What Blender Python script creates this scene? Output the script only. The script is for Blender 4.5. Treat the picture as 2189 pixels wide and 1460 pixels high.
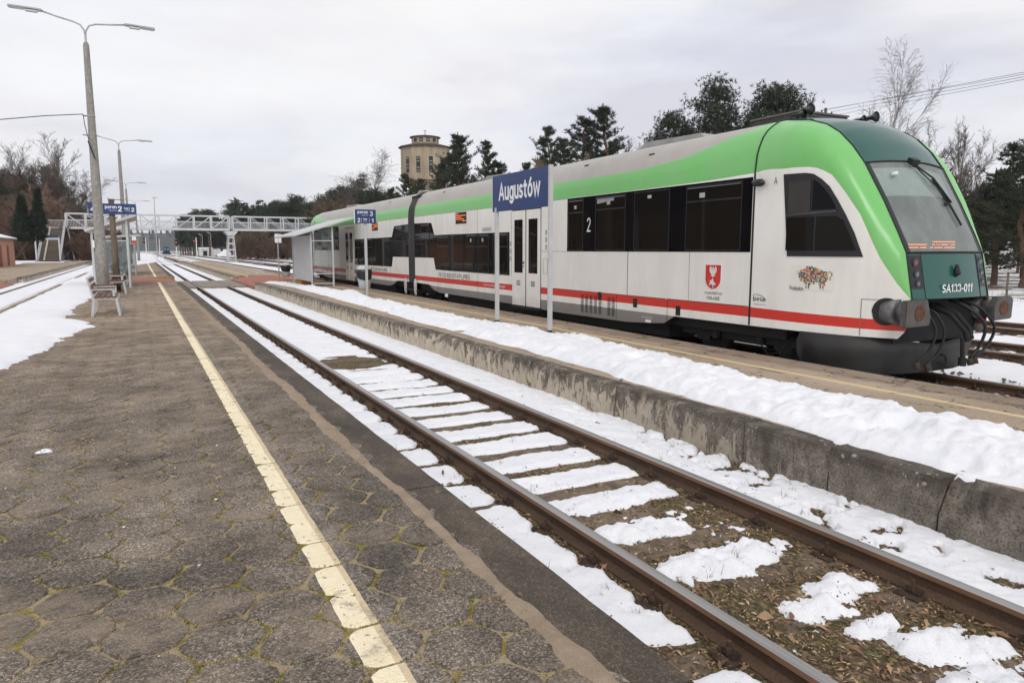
import bpy, bmesh, math, random
import numpy as np
from math import sin, cos, pi, radians, sqrt, atan2
from mathutils import Vector, Matrix
for o in list(bpy.data.objects): bpy.data.objects.remove(o)
S = bpy.context.scene
COL = S.collection
RND = random.Random(7)
NR = np.random.RandomState(11)

# ------------------------------------------------------------------ camera
cd = bpy.data.cameras.new('camera'); cam = bpy.data.objects.new('camera', cd); COL.objects.link(cam)
cd.sensor_width = 36; cd.sensor_fit = 'HORIZONTAL'; cd.lens = 36*1540/2189
cd.clip_start = 0.05; cd.clip_end = 6000
cam.location = (0, 0, 1.945)
cam.rotation_euler = (radians(90-7.2715), 0, -radians(27.160))
S.camera = cam

# ------------------------------------------------------------------ world (overcast)
w = bpy.data.worlds.new('World'); S.world = w; w.use_nodes = True
nt = w.node_tree; N = nt.nodes; L = nt.links
for n in list(N): N.remove(n)
out = N.new('ShaderNodeOutputWorld'); bg = N.new('ShaderNodeBackground'); L.new(bg.outputs[0], out.inputs[0])
sky = N.new('ShaderNodeTexSky'); sky.sky_type = 'NISHITA'; sky.sun_disc = False
SUN_EL, SUN_AZ = radians(38), radians(200)      # azimuth clockwise from +Y
sky.sun_elevation = SUN_EL; sky.sun_rotation = SUN_AZ
tc = N.new('ShaderNodeTexCoord'); mp = N.new('ShaderNodeMapping'); mp.inputs['Scale'].default_value = (1.4, 1.4, 5)
L.new(tc.outputs['Generated'], mp.inputs[0])
n1 = N.new('ShaderNodeTexNoise'); n1.inputs['Scale'].default_value = 1.7; n1.inputs['Detail'].default_value = 5; n1.inputs['Roughness'].default_value = .5
L.new(mp.outputs[0], n1.inputs[0])
n2 = N.new('ShaderNodeTexNoise'); n2.inputs['Scale'].default_value = 3.3; n2.inputs['Detail'].default_value = 4
L.new(mp.outputs[0], n2.inputs[0])
r1 = N.new('ShaderNodeValToRGB'); L.new(n1.outputs[0], r1.inputs[0])
e = r1.color_ramp.elements
e[0].position = .34; e[0].color = (6.7, 6.75, 7.4, 1)
e[1].position = .66; e[1].color = (9.35, 9.25, 9.15, 1)
x = e.new(.5); x.color = (8.5, 8.42, 8.62, 1)
r2 = N.new('ShaderNodeValToRGB'); L.new(n2.outputs[0], r2.inputs[0])
e = r2.color_ramp.elements
e[0].position = .38; e[0].color = (1.0, .99, .985, 1)
e[1].position = .68; e[1].color = (.955, .975, 1.01, 1)
mx = N.new('ShaderNodeMixRGB'); mx.blend_type = 'MULTIPLY'; mx.inputs[0].default_value = 1
L.new(r1.outputs[0], mx.inputs[1]); L.new(r2.outputs[0], mx.inputs[2])
m2 = N.new('ShaderNodeMixRGB'); m2.inputs[0].default_value = .04
L.new(mx.outputs[0], m2.inputs[1]); L.new(sky.outputs[0], m2.inputs[2])
L.new(m2.outputs[0], bg.inputs[0]); bg.inputs[1].default_value = .111

sl = bpy.data.lights.new('sun', 'SUN'); sl.energy = 1.35; sl.angle = radians(25); sl.color = (1, .97, .93)
so = bpy.data.objects.new('sun', sl); COL.objects.link(so)
d = Vector((sin(SUN_AZ)*cos(SUN_EL), cos(SUN_AZ)*cos(SUN_EL), sin(SUN_EL)))
so.rotation_euler = d.to_track_quat('Z', 'Y').to_euler()
S.view_settings.view_transform = 'Standard'; S.view_settings.look = 'None'
S.view_settings.exposure = 0; S.view_settings.gamma = 1; S.view_settings.use_curve_mapping = False
S.render.engine = 'CYCLES'

# ------------------------------------------------------------------ numpy noise
_perm = np.random.RandomState(3).permutation(4096).astype(np.int64)
def _h(ix, iy, iz=0):
    return _perm[(_perm[(_perm[ix & 4095] + iy) & 4095] + iz) & 4095] / 4095.0
def vnoise(x, y):
    x = np.asarray(x, float); y = np.asarray(y, float)
    ix = np.floor(x).astype(np.int64); iy = np.floor(y).astype(np.int64)
    fx = x-ix; fy = y-iy
    fx = fx*fx*fx*(fx*(fx*6-15)+10); fy = fy*fy*fy*(fy*(fy*6-15)+10)
    a = _h(ix, iy); b = _h(ix+1, iy); c = _h(ix, iy+1); dd = _h(ix+1, iy+1)
    return (a*(1-fx)+b*fx)*(1-fy)+(c*(1-fx)+dd*fx)*fy
def fbm(x, y, o=4, g=.5):
    s = 0; a = 1; t = 0
    for i in range(o):
        s = s+a*(vnoise(x*2**i+17.3*i, y*2**i+9.1*i)); t += a; a *= g
    return s/t
def sstep(a, b, x):
    t = np.clip((x-a)/(b-a), 0, 1); return t*t*(3-2*t)

# ------------------------------------------------------------------ materials
MC = {}
class NB:
    """small helper round a node tree"""
    def __init__(s, name):
        s.m = bpy.data.materials.new(name); s.m.use_nodes = True
        s.N = s.m.node_tree.nodes; s.L = s.m.node_tree.links
        s.b = s.N['Principled BSDF']; s.geo = s.N.new('ShaderNodeNewGeometry').outputs['Position']
    def lk(s, a, b): s.L.new(a, b)
    def inp(s, node, k, v):
        if isinstance(v, (int, float, tuple, list)): node.inputs[k].default_value = v
        else: s.L.new(v, node.inputs[k])
    def math(s, op, a, b=0.0, c=None, clamp=False):
        n = s.N.new('ShaderNodeMath'); n.operation = op; n.use_clamp = clamp
        s.inp(n, 0, a); s.inp(n, 1, b)
        if c is not None: s.inp(n, 2, c)
        return n.outputs[0]
    def noise(s, scale=5., detail=4., rough=.55, vec=None, sc=None, dist=0., out=0):
        n = s.N.new('ShaderNodeTexNoise')
        n.inputs['Scale'].default_value = scale; n.inputs['Detail'].default_value = detail
        n.inputs['Roughness'].default_value = rough; n.inputs['Distortion'].default_value = dist
        v = vec or s.geo
        if sc: v = s.scale(v, sc)
        s.lk(v, n.inputs['Vector']); return n.outputs[out]
    def vor(s, scale=5., feature='F1', vec=None, sc=None, out='Distance', rnd=1.):
        n = s.N.new('ShaderNodeTexVoronoi'); n.feature = feature; n.inputs['Scale'].default_value = scale
        n.inputs['Randomness'].default_value = rnd
        v = vec or s.geo
        if sc: v = s.scale(v, sc)
        s.lk(v, n.inputs['Vector']); return n.outputs[out]
    def scale(s, v, sc, loc=(0, 0, 0)):
        n = s.N.new('ShaderNodeMapping'); n.inputs['Scale'].default_value = sc; n.inputs['Location'].default_value = loc
        s.lk(v, n.inputs['Vector']); return n.outputs[0]
    def ramp(s, f, stops, interp='LINEAR'):
        n = s.N.new('ShaderNodeValToRGB'); s.lk(f, n.inputs[0]); cr = n.color_ramp; cr.interpolation = interp
        while len(cr.elements) < len(stops): cr.elements.new(.5)
        for el, (p, c) in zip(cr.elements, stops):
            el.position = p; el.color = (c, c, c, 1) if isinstance(c, (int, float)) else (*c, 1)
        return n.outputs[0]
    def mix(s, f, a, b, mode='MIX'):
        n = s.N.new('ShaderNodeMixRGB'); n.blend_type = mode
        s.inp(n, 0, f)
        for i, v in ((1, a), (2, b)):
            if isinstance(v, tuple) and len(v) == 3: v = (*v, 1)
            s.inp(n, i, v)
        return n.outputs[0]
    def sep(s, v=None):
        n = s.N.new('ShaderNodeSeparateXYZ'); s.lk(v or s.geo, n.inputs[0]); return n.outputs
    def comb(s, x, y, z):
        n = s.N.new('ShaderNodeCombineXYZ'); s.inp(n, 0, x); s.inp(n, 1, y); s.inp(n, 2, z); return n.outputs[0]
    def bump(s, h, st=.3, dist=.01):
        n = s.N.new('ShaderNodeBump'); n.inputs['Strength'].default_value = st; n.inputs['Distance'].default_value = dist
        s.lk(h, n.inputs['Height']); s.lk(n.outputs[0], s.b.inputs['Normal'])
    def col(s, c): s.inp(s.b, 'Base Color', (*c, 1) if isinstance(c, tuple) and len(c) == 3 else c)
    def rough(s, r): s.inp(s.b, 'Roughness', r)
    def set(s, **k):
        for a, v in k.items(): s.b.inputs[a.replace('_', ' ')].default_value = v

def M(name, c, rough=.6, metal=0., var=.15, vs=3., dirt=None, dirtamt=.4, bump=0., bs=60., spec=.5, vsc=(1, 1, 1)):
    if name in MC: return MC[name]
    n = NB(name)
    f = n.noise(vs, 5, sc=vsc)
    lo = tuple(max(0, v*(1-var)) for v in c); hi = tuple(min(1, v*(1+var)) for v in c)
    cc = n.ramp(f, [(.3, lo), (.7, hi)])
    if dirt:
        g = n.ramp(n.noise(vs*.6+.7, 6, .65, sc=(1, 1, .35)), [(.45, 0.), (.75, 1.)])
        cc = n.mix(n.math('MULTIPLY', g, dirtamt), cc, dirt)
    n.col(cc); n.rough(rough); n.set(Metallic=metal, Specular_IOR_Level=spec)
    if bump: n.bump(n.noise(bs, 4), bump, .01)
    MC[name] = n.m; return n.m

def emis(name, c, s):
    if name in MC: return MC[name]
    n = NB(name); n.col((0.02, 0.01, 0.01)); n.set(Emission_Color=(*c, 1), Emission_Strength=s); MC[name] = n.m; return n.m

def mat_snow(name='snow', debris=0.0, dirtc=(.12, .09, .06)):
    if name in MC: return MC[name]
    n = NB(name)
    a = n.noise(2.2, 4)
    c = n.ramp(a, [(.3, (.80, .81, .85)), (.7, (.88, .885, .90))])
    if debris > 0:
        sp = n.vor(26, 'F1'); m = n.noise(5, 3)
        th = n.math('MULTIPLY', n.ramp(m, [(.52, 0.), (.72, 1.)]), .30*debris)
        k = n.math('LESS_THAN', sp, th)
        sp2 = n.vor(70, 'F1'); k2 = n.math('LESS_THAN', sp2, n.math('MULTIPLY', n.ramp(n.noise(9, 3), [(.5, 0.), (.75, 1.)]), .25*debris))
        c = n.mix(n.math('MAXIMUM', k, k2), c, dirtc)
    n.col(c); n.rough(.65); n.set(Specular_IOR_Level=.25)
    n.bump(n.math('ADD', n.noise(14, 5, .65), n.math('MULTIPLY', n.noise(85, 4, .7), .55)), .55, .03)
    MC[name] = n.m; return n.m

def mat_slab():
    n = NB('slab_aggregate')
    big = n.noise(.55, 4); agg = n.vor(115, 'F1', out='Color'); fine = n.noise(190, 2, .7)
    pos = n.sep()
    base = n.ramp(big, [(.28, (.10, .085, .068)), (.5, (.165, .138, .11)), (.75, (.245, .205, .16))])
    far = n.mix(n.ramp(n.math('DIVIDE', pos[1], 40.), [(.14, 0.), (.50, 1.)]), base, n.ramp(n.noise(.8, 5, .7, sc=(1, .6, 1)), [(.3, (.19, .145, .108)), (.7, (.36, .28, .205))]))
    g = n.ramp(n.sep(agg)[0], [(0., .40), (.55, .88), (.82, 1.3), (1., 2.1)])
    c = n.mix(1., far, g, 'MULTIPLY')
    c = n.mix(1., c, n.ramp(fine, [(.3, .62), (.7, 1.42)]), 'MULTIPLY')
    c = n.mix(1., c, n.ramp(n.noise(2.3, 3, .6), [(.3, .62), (.5, 1.), (.7, 1.45)]), 'MULTIPLY')
    dus = n.math('MULTIPLY', n.ramp(n.noise(1.1, 7, .78, sc=(1, 1.6, 1)), [(.50, 0.), (.64, 1.)]), .62)
    c = n.mix(dus, c, n.mix(1., (.31, .24, .175), n.ramp(fine, [(.3, .7), (.7, 1.3)]), 'MULTIPLY'))
    # lighter lichen blotches and moss towards patches
    li = n.ramp(n.noise(7, 5, .7), [(.60, 0.), (.72, 1.)])
    c = n.mix(n.math('MULTIPLY', li, .35), c, (.22, .18, .13))
    mo = n.ramp(n.noise(3.3, 6, .75), [(.62, 0.), (.74, 1.)])
    c = n.mix(n.math('MULTIPLY', mo, .5), c, (.085, .068, .018))
    # worn yellow safety line, flat paint along the platform
    xx = n.math('ADD', pos[0], n.math('MULTIPLY', n.math('SUBTRACT', n.noise(3, 4, .6), .5), .02))
    wear = n.noise(22, 5, .7)
    ln = n.math('MULTIPLY', n.math('GREATER_THAN', xx, .712), n.math('LESS_THAN', xx, .862))
    ln = n.math('MULTIPLY', ln, n.math('LESS_THAN', pos[0], 3.))
    keep = n.math('MULTIPLY', n.ramp(wear, [(.35, 0.), (.40, 1.)]), n.ramp(n.noise(1.9, 6, .75), [(.34, .25), (.44, 1.)]))
    old = n.math('MULTIPLY', n.math('GREATER_THAN', xx, .83), .55)
    paint = n.mix(old, n.ramp(n.noise(6, 4), [(.3, (.86, .74, .50)), (.7, (.94, .84, .61))]), (.50, .36, .20))
    paint = n.mix(1., paint, n.ramp(fine, [(.3, .88), (.7, 1.05)]), 'MULTIPLY')
    spl = n.math('MULTIPLY', n.math('MULTIPLY', n.math('GREATER_THAN', xx, .862), n.math('LESS_THAN', xx, .945)), n.ramp(n.noise(60, 4, .8), [(.52, 0.), (.60, .6)]))
    c = n.mix(n.math('MULTIPLY', ln, keep), c, paint)
    c = n.mix(spl, c, (.42, .40, .36))
    n.col(c); n.rough(.88); n.set(Specular_IOR_Level=.3)
    n.bump(n.math('ADD', n.math('MULTIPLY', n.vor(115, 'F1'), .8), n.noise(30, 4)), .55, .012)
    return n.m

def mat_joint():
    n = NB('sandy_joint')
    c = n.ramp(n.noise(4, 6, .7), [(.35, (.30, .23, .145)), (.5, (.38, .29, .18)), (.55, (.24, .195, .04)), (.75, (.16, .145, .015))])
    c = n.mix(1., c, n.ramp(n.noise(160, 3, .8), [(.3, .5), (.7, 1.5)]), 'MULTIPLY')
    n.col(c); n.rough(.95); n.bump(n.noise(90, 4), .8, .02); return n.m

def mat_sand():
    n = NB('worn_sand_strip')
    c = n.ramp(n.noise(6, 5, .7), [(.3, (.24, .175, .12)), (.7, (.36, .28, .20))])
    c = n.mix(1., c, n.ramp(n.noise(200, 3, .8), [(.3, .65), (.7, 1.35)]), 'MULTIPLY')
    mo = n.ramp(n.noise(9, 5, .75), [(.62, 0.), (.7, 1.)])
    c = n.mix(mo, c, (.13, .12, .02))
    n.col(c); n.rough(.95); n.bump(n.noise(120, 4), .6, .012); return n.m

def mat_coping():
    n = NB('dark_edge_slab')
    c = n.ramp(n.noise(2.2, 7, .75, sc=(1, .6, 1)), [(.30, (.045, .036, .027)), (.5, (.085, .066, .048)), (.62, (.13, .10, .072)), (.75, (.21, .165, .12))])
    c = n.mix(1., c, n.ramp(n.vor(140, 'F1', out='Color'), [(0., .45), (.7, 1.), (1., 2.2)]), 'MULTIPLY')
    li = n.ramp(n.noise(9, 5, .7), [(.66, 0.), (.70, 1.)])
    c = n.mix(n.math('MULTIPLY', li, .6), c, (.24, .20, .13))
    n.col(c); n.rough(.9); n.bump(n.noise(60, 5, .7), .5, .012); return n.m

def mat_p3():
    n = NB('tan_platform_surface')
    pos = n.sep()
    c = n.ramp(n.noise(1.1, 6, .65, sc=(1, .5, 1)), [(.3, (.28, .215, .150)), (.55, (.375, .295, .215)), (.75, (.46, .37, .28))])
    c = n.mix(1., c, n.ramp(n.noise(60, 4, .75), [(.3, .62), (.7, 1.38)]), 'MULTIPLY')
    vv = n.N.new('ShaderNodeVectorMath'); vv.operation = 'ADD'; n.lk(n.geo, vv.inputs[0]); n.lk(n.math('MULTIPLY', n.noise(2.5, 4, .6), .9), vv.inputs[1])
    cr = n.vor(1.15, 'DISTANCE_TO_EDGE', vec=vv.outputs[0])
    crk = n.math('MULTIPLY', n.math('LESS_THAN', cr, .022), n.ramp(n.noise(2.4, 3), [(.46, 0.), (.56, .85)]))
    c = n.mix(crk, c, (.06, .04, .028))
    # slab rows close to the train edge
    e1 = n.math('LESS_THAN', n.math('ABSOLUTE', n.math('SUBTRACT', n.math('ADD', pos[0], n.math('MULTIPLY', n.noise(1.2, 3), .06)), 8.36)), .010)
    c = n.mix(n.math('MULTIPLY', e1, n.ramp(n.noise(1.5, 3), [(.4, .2), (.6, 1.)])), c, (.07, .045, .03))
    dk = n.math('GREATER_THAN', n.math('ADD', pos[0], n.math('MULTIPLY', n.noise(1.7, 5, .7), .5)), 8.45)
    c = n.mix(n.math('MULTIPLY', dk, .35), c, (.11, .075, .05))
    xx = n.math('ADD', pos[0], n.math('MULTIPLY', n.math('SUBTRACT', n.noise(1.4, 5, .6), .5), .05))
    wear = n.ramp(n.noise(9, 5, .75), [(.36, 0.), (.44, .95)])
    l1 = n.math('LESS_THAN', n.math('ABSOLUTE', n.math('SUBTRACT', xx, 7.80)), .052)
    l2 = n.math('MULTIPLY', n.math('LESS_THAN', n.math('ABSOLUTE', n.math('SUBTRACT', xx, 6.10)), .07), n.math('GREATER_THAN', pos[1], 38.))
    c = n.mix(n.math('MULTIPLY', n.math('MAXIMUM', l1, l2), wear), c, (.66, .51, .26))
    n.col(c); n.rough(.92); n.bump(n.math('SUBTRACT', n.noise(45, 5, .7), n.math('MULTIPLY', crk, 1.)), .6, .015); return n.m

def mat_wall():
    n = NB('weathered_concrete')
    pos = n.sep()
    zz = n.math('DIVIDE', n.math('ADD', pos[2], .12), .42)
    near = n.ramp(n.noise(5, 6, .7), [(.3, (.11, .093, .074)), (.5, (.20, .17, .138)), (.7, (.31, .27, .225))])
    pit = n.ramp(n.noise(55, 5, .85), [(.40, .30), (.50, 1.), (.8, 1.3)])
    near = n.mix(1., near, pit, 'MULTIPLY')
    pale = n.ramp(n.noise(3, 4), [(.3, (.46, .39, .29)), (.7, (.60, .53, .42))])
    st = n.noise(7.5, 6, .72, sc=(1, 1.1, .5), dist=.6)
    yb = n.ramp(n.math('DIVIDE', pos[1], 40.), [(.09, 0.), (.135, .62), (.22, .85), (.35, 1.)])
    peel = n.ramp(n.math('ADD', n.math('MULTIPLY', yb, .185), n.math('SUBTRACT', st, n.math('MULTIPLY', n.math('SUBTRACT', zz, .35), .16))), [(.60, 0.), (.635, 1.)])
    c = n.mix(n.math('MULTIPLY', peel, yb), near, pale)
    top = n.ramp(n.math('ADD', n.math('SUBTRACT', zz, .08), n.math('MULTIPLY', n.math('SUBTRACT', n.noise(4, 5, .7, sc=(1, 1, .2)), .5), 1.1)), [(.62, 0.), (.95, 1.)])
    c = n.mix(n.math('MULTIPLY', top, .8), c, (.045, .032, .022))
    lich = n.math('LESS_THAN', n.vor(17, 'F1', sc=(1, 1, 1)), n.math('MULTIPLY', n.ramp(n.noise(3.2, 4), [(.52, 0.), (.66, 1.)]), .32))
    c = n.mix(n.math('MULTIPLY', lich, .7), c, (.42, .41, .36))
    
    n.col(c); n.rough(.93); n.bump(n.math('ADD', n.noise(50, 5, .75), n.math('MULTIPLY', n.noise(9, 4), 1.5)), .7, .02); return n.m

def mat_litter():
    n = NB('leaf_litter_ground')
    a = n.noise(3, 5, .7)
    c = n.ramp(a, [(.3, (.075, .048, .026)), (.45, (.15, .098, .055)), (.55, (.105, .085, .032)), (.7, (.24, .16, .095))])
    v = n.vor(60, 'F1', out='Color', sc=(1, .6, 1))
    c = n.mix(.75, c, n.mix(1., c, n.ramp(n.sep(v)[0], [(0., .25), (.6, .9), (.85, 2.), (1., 3.)]), 'MULTIPLY'))
    n.col(c); n.rough(.95); n.bump(n.vor(45, 'F1'), .9, .03); return n.m

def mat_rail():
    n = NB('rusty_rail')
    c = n.ramp(n.noise(5, 5, .6, sc=(1, .3, 1)), [(.3, (.055, .036, .024)), (.7, (.115, .066, .038))])
    c = n.mix(1., c, n.ramp(n.noise(80, 3), [(.3, .75), (.7, 1.25)]), 'MULTIPLY')
    n.col(c); n.rough(.75); n.set(Metallic=.2); n.bump(n.noise(70, 4), .3, .004); return n.m
def mat_railtop():
    n = NB('polished_rail_top')
    n.col(n.ramp(n.noise(3, 4, .6, sc=(30, .25, 1)), [(.3, (.30, .28, .27)), (.7, (.46, .44, .43))]))
    n.rough(.38); n.set(Metallic=.85); return n.m
def mat_railside():
    n = NB('brown_rail_side')
    c = n.ramp(n.noise(4, 5, .6, sc=(1, .4, 1)), [(.3, (.17, .085, .045)), (.7, (.27, .145, .08))])
    n.col(c); n.rough(.6); n.set(Metallic=.25); return n.m

def mat_paint(name, c, dirt=(.22, .18, .13), amt=.25, rough=.32, top=False):
    if name in MC: return MC[name]
    n = NB(name); pos = n.sep()
    st = n.ramp(n.noise(2.2, 6, .7, sc=(1, 1, .12)), [(.42, 0.), (.8, 1.)])
    bl = n.ramp(n.noise(.9, 4, .6), [(.35, 0.), (.8, 1.)])
    c1 = n.mix(n.math('MULTIPLY', st, amt), tuple(c), dirt)
    c1 = n.mix(n.math('MULTIPLY', bl, amt*.8), c1, dirt)
    lowz = n.ramp(n.math('ADD', pos[2], n.math('MULTIPLY', n.noise(3, 4), .5)), [(.75, 1.), (1.35, 0.)])
    c1 = n.mix(n.math('MULTIPLY', lowz, amt*1.3), c1, dirt)
    n.col(c1); n.rough(rough); n.set(Specular_IOR_Level=.45, Coat_Weight=.15, Coat_Roughness=.15)
    MC[name] = n.m; return n.m

def mat_dglass(name='dark_glass', c=(.006, .006, .007), rough=.03):
    if name in MC: return MC[name]
    n = NB(name); n.col(c); n.rough(rough); n.set(Specular_IOR_Level=.22, IOR=1.33)
    MC[name] = n.m; return n.m

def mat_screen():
    n = NB('windscreen_painted_glare'); m = n.m; NN = n.N
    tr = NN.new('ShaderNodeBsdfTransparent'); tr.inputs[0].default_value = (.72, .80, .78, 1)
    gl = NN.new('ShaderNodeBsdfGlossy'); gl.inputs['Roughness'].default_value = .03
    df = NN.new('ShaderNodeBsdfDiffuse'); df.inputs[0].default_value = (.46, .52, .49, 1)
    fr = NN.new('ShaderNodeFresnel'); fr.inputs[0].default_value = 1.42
    glare = n.ramp(n.noise(2.2, 5, .65, sc=(1, 1, .6)), [(.35, .27), (.75, .48)])  # pale diffuse veil painted into the glass to stand for sky glare
    a = NN.new('ShaderNodeMixShader'); n.lk(glare, a.inputs[0]); n.lk(tr.outputs[0], a.inputs[1]); n.lk(df.outputs[0], a.inputs[2])
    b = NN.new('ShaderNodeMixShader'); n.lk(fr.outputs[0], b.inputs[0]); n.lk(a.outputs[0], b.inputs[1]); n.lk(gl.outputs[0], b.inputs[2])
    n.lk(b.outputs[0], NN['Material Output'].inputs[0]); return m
def mat_clear():
    n = NB('clear_glass'); NN = n.N
    tr = NN.new('ShaderNodeBsdfTransparent'); tr.inputs[0].default_value = (.82, .86, .86, 1)
    gl = NN.new('ShaderNodeBsdfGlossy'); gl.inputs['Roughness'].default_value = .05
    df = NN.new('ShaderNodeBsdfDiffuse'); df.inputs[0].default_value = (.5, .52, .52, 1)
    fr = NN.new('ShaderNodeFresnel'); fr.inputs[0].default_value = 1.4
    a = NN.new('ShaderNodeMixShader'); n.lk(n.ramp(n.noise(5, 5, .7), [(.45, .06), (.7, .35)]), a.inputs[0]); n.lk(tr.outputs[0], a.inputs[1]); n.lk(df.outputs[0], a.inputs[2])
    b = NN.new('ShaderNodeMixShader'); n.lk(fr.outputs[0], b.inputs[0]); n.lk(a.outputs[0], b.inputs[1]); n.lk(gl.outputs[0], b.inputs[2])
    n.lk(b.outputs[0], NN['Material Output'].inputs[0]); return n.m

SLAB = mat_slab(); JOINT = mat_joint(); SAND = mat_sand(); COPING = mat_coping(); P3M = mat_p3(); WALLM = mat_wall()
LITTER = mat_litter(); RAIL = mat_rail(); RTOP = mat_railtop(); RSIDE = mat_railside()
SNOW = mat_snow('snow', 0); SNOWD = mat_snow('snow_with_debris', 1.)
SNOWL = mat_snow('snow_light_debris', .12, (.35, .33, .31))
WHITE = mat_paint('train_white', (.86, .845, .80), amt=.18)
GREEN = mat_paint('train_green', (.155, .50, .125), (.30, .46, .27), .28)
GREENR = None
ROOF = mat_paint('train_roof_grey', (.42, .395, .36), (.26, .23, .20), .35, .55)
TEAL = mat_paint('train_dark_green', (.012, .085, .070), (.05, .12, .11), .15, .22)
RED = mat_paint('train_red', (.62, .035, .022), (.4, .06, .04), .2)
GREY = mat_paint('train_skirt_grey', (.24, .24, .235), (.17, .14, .11), .3, .5)
DGREY = M('plough_dark_grey', (.019, .0185, .018), .55, 0, .35, 2., (.07, .06, .05), .4, .1)
BLACK = M('black_rubber', (.008, .008, .009), .6, 0, .3)
UNDER = M('underframe_black', (.007, .0065, .006), .75, 0, .5, 6.)
DGL = mat_dglass(); DGL2 = mat_dglass('tinted_pane', (.012, .010, .008), .015)
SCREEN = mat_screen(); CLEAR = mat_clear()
GALV = M('galvanised_grey', (.40, .41, .42), .45, .3, .15, 4., (.25, .23, .2), .3)
LGREY = M('light_grey_paint', (.52, .53, .54), .5, 0, .08, 3., (.3, .27, .22), .3)
BLUE = M('sign_blue', (.020, .048, .155), .35, 0, .10, 2.)
SWHITE = M('sign_white', (.80, .80, .80), .4, 0, .04)
PRINTK = M('black_print', (.02, .02, .022), .5, 0, .05)
CONC = M('pole_concrete', (.28, .265, .24), .9, 0, .28, 14., (.15, .13, .11), .6, .5, 50.)
WOOD = M('reddish_bench_wood', (.16, .072, .045), .6, 0, .3, 9., vsc=(1, .15, 1))
DWOOD = M('old_brown_timber', (.13, .095, .065), .9, 0, .35, 14., (.2, .17, .13), .5, .5, vsc=(1, 1, .15))
SLEEP = M('sleeper_concrete', (.17, .128, .088), .95, 0, .4, 9., (.05, .035, .022), .8, .7, 60.)
BOLTM = M('rusty_bolt', (.075, .042, .026), .75, .2, .35, 30., bump=.4)
RUST = M('rusty_clip', (.060, .038, .026), .8, .2, .35, 30., bump=.4)

# ------------------------------------------------------------------ object helpers
def tag(o, label=None, cat=None, group=None, kind=None):
    if label: o['label'] = label
    if cat: o['category'] = cat
    if group: o['group'] = group
    if kind: o['kind'] = kind
    return o
def thing(name, label, cat, loc=(0, 0, 0), rz=0, group=None):
    o = bpy.data.objects.new(name, None); COL.objects.link(o); o.location = loc; o.rotation_euler = (0, 0, rz)
    o.empty_display_size = .2
    return tag(o, label, cat, group)
def mkmesh(name, verts, faces, mats, midx=None, smooth=False):
    me = bpy.data.meshes.new(name); me.from_pydata(verts, [], faces)
    for m in mats: me.materials.append(m)
    if midx is not None: me.polygons.foreach_set('material_index', midx)
    if smooth: me.polygons.foreach_set('use_smooth', [True]*len(me.polygons))
    me.update(); return me
def link(name, me, parent=None, loc=(0, 0, 0)):
    o = bpy.data.objects.new(name, me); COL.objects.link(o); o.location = loc
    if parent: o.parent = parent
    return o
def children(o): return [c for c in bpy.data.objects if c.parent == o]
def copy_tree(o, parent=None, kids=None):
    c = o.copy(); COL.objects.link(c); c.parent = parent
    for ch in (kids[o] if kids else children(o)): copy_tree(ch, c, kids)
    return c
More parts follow.
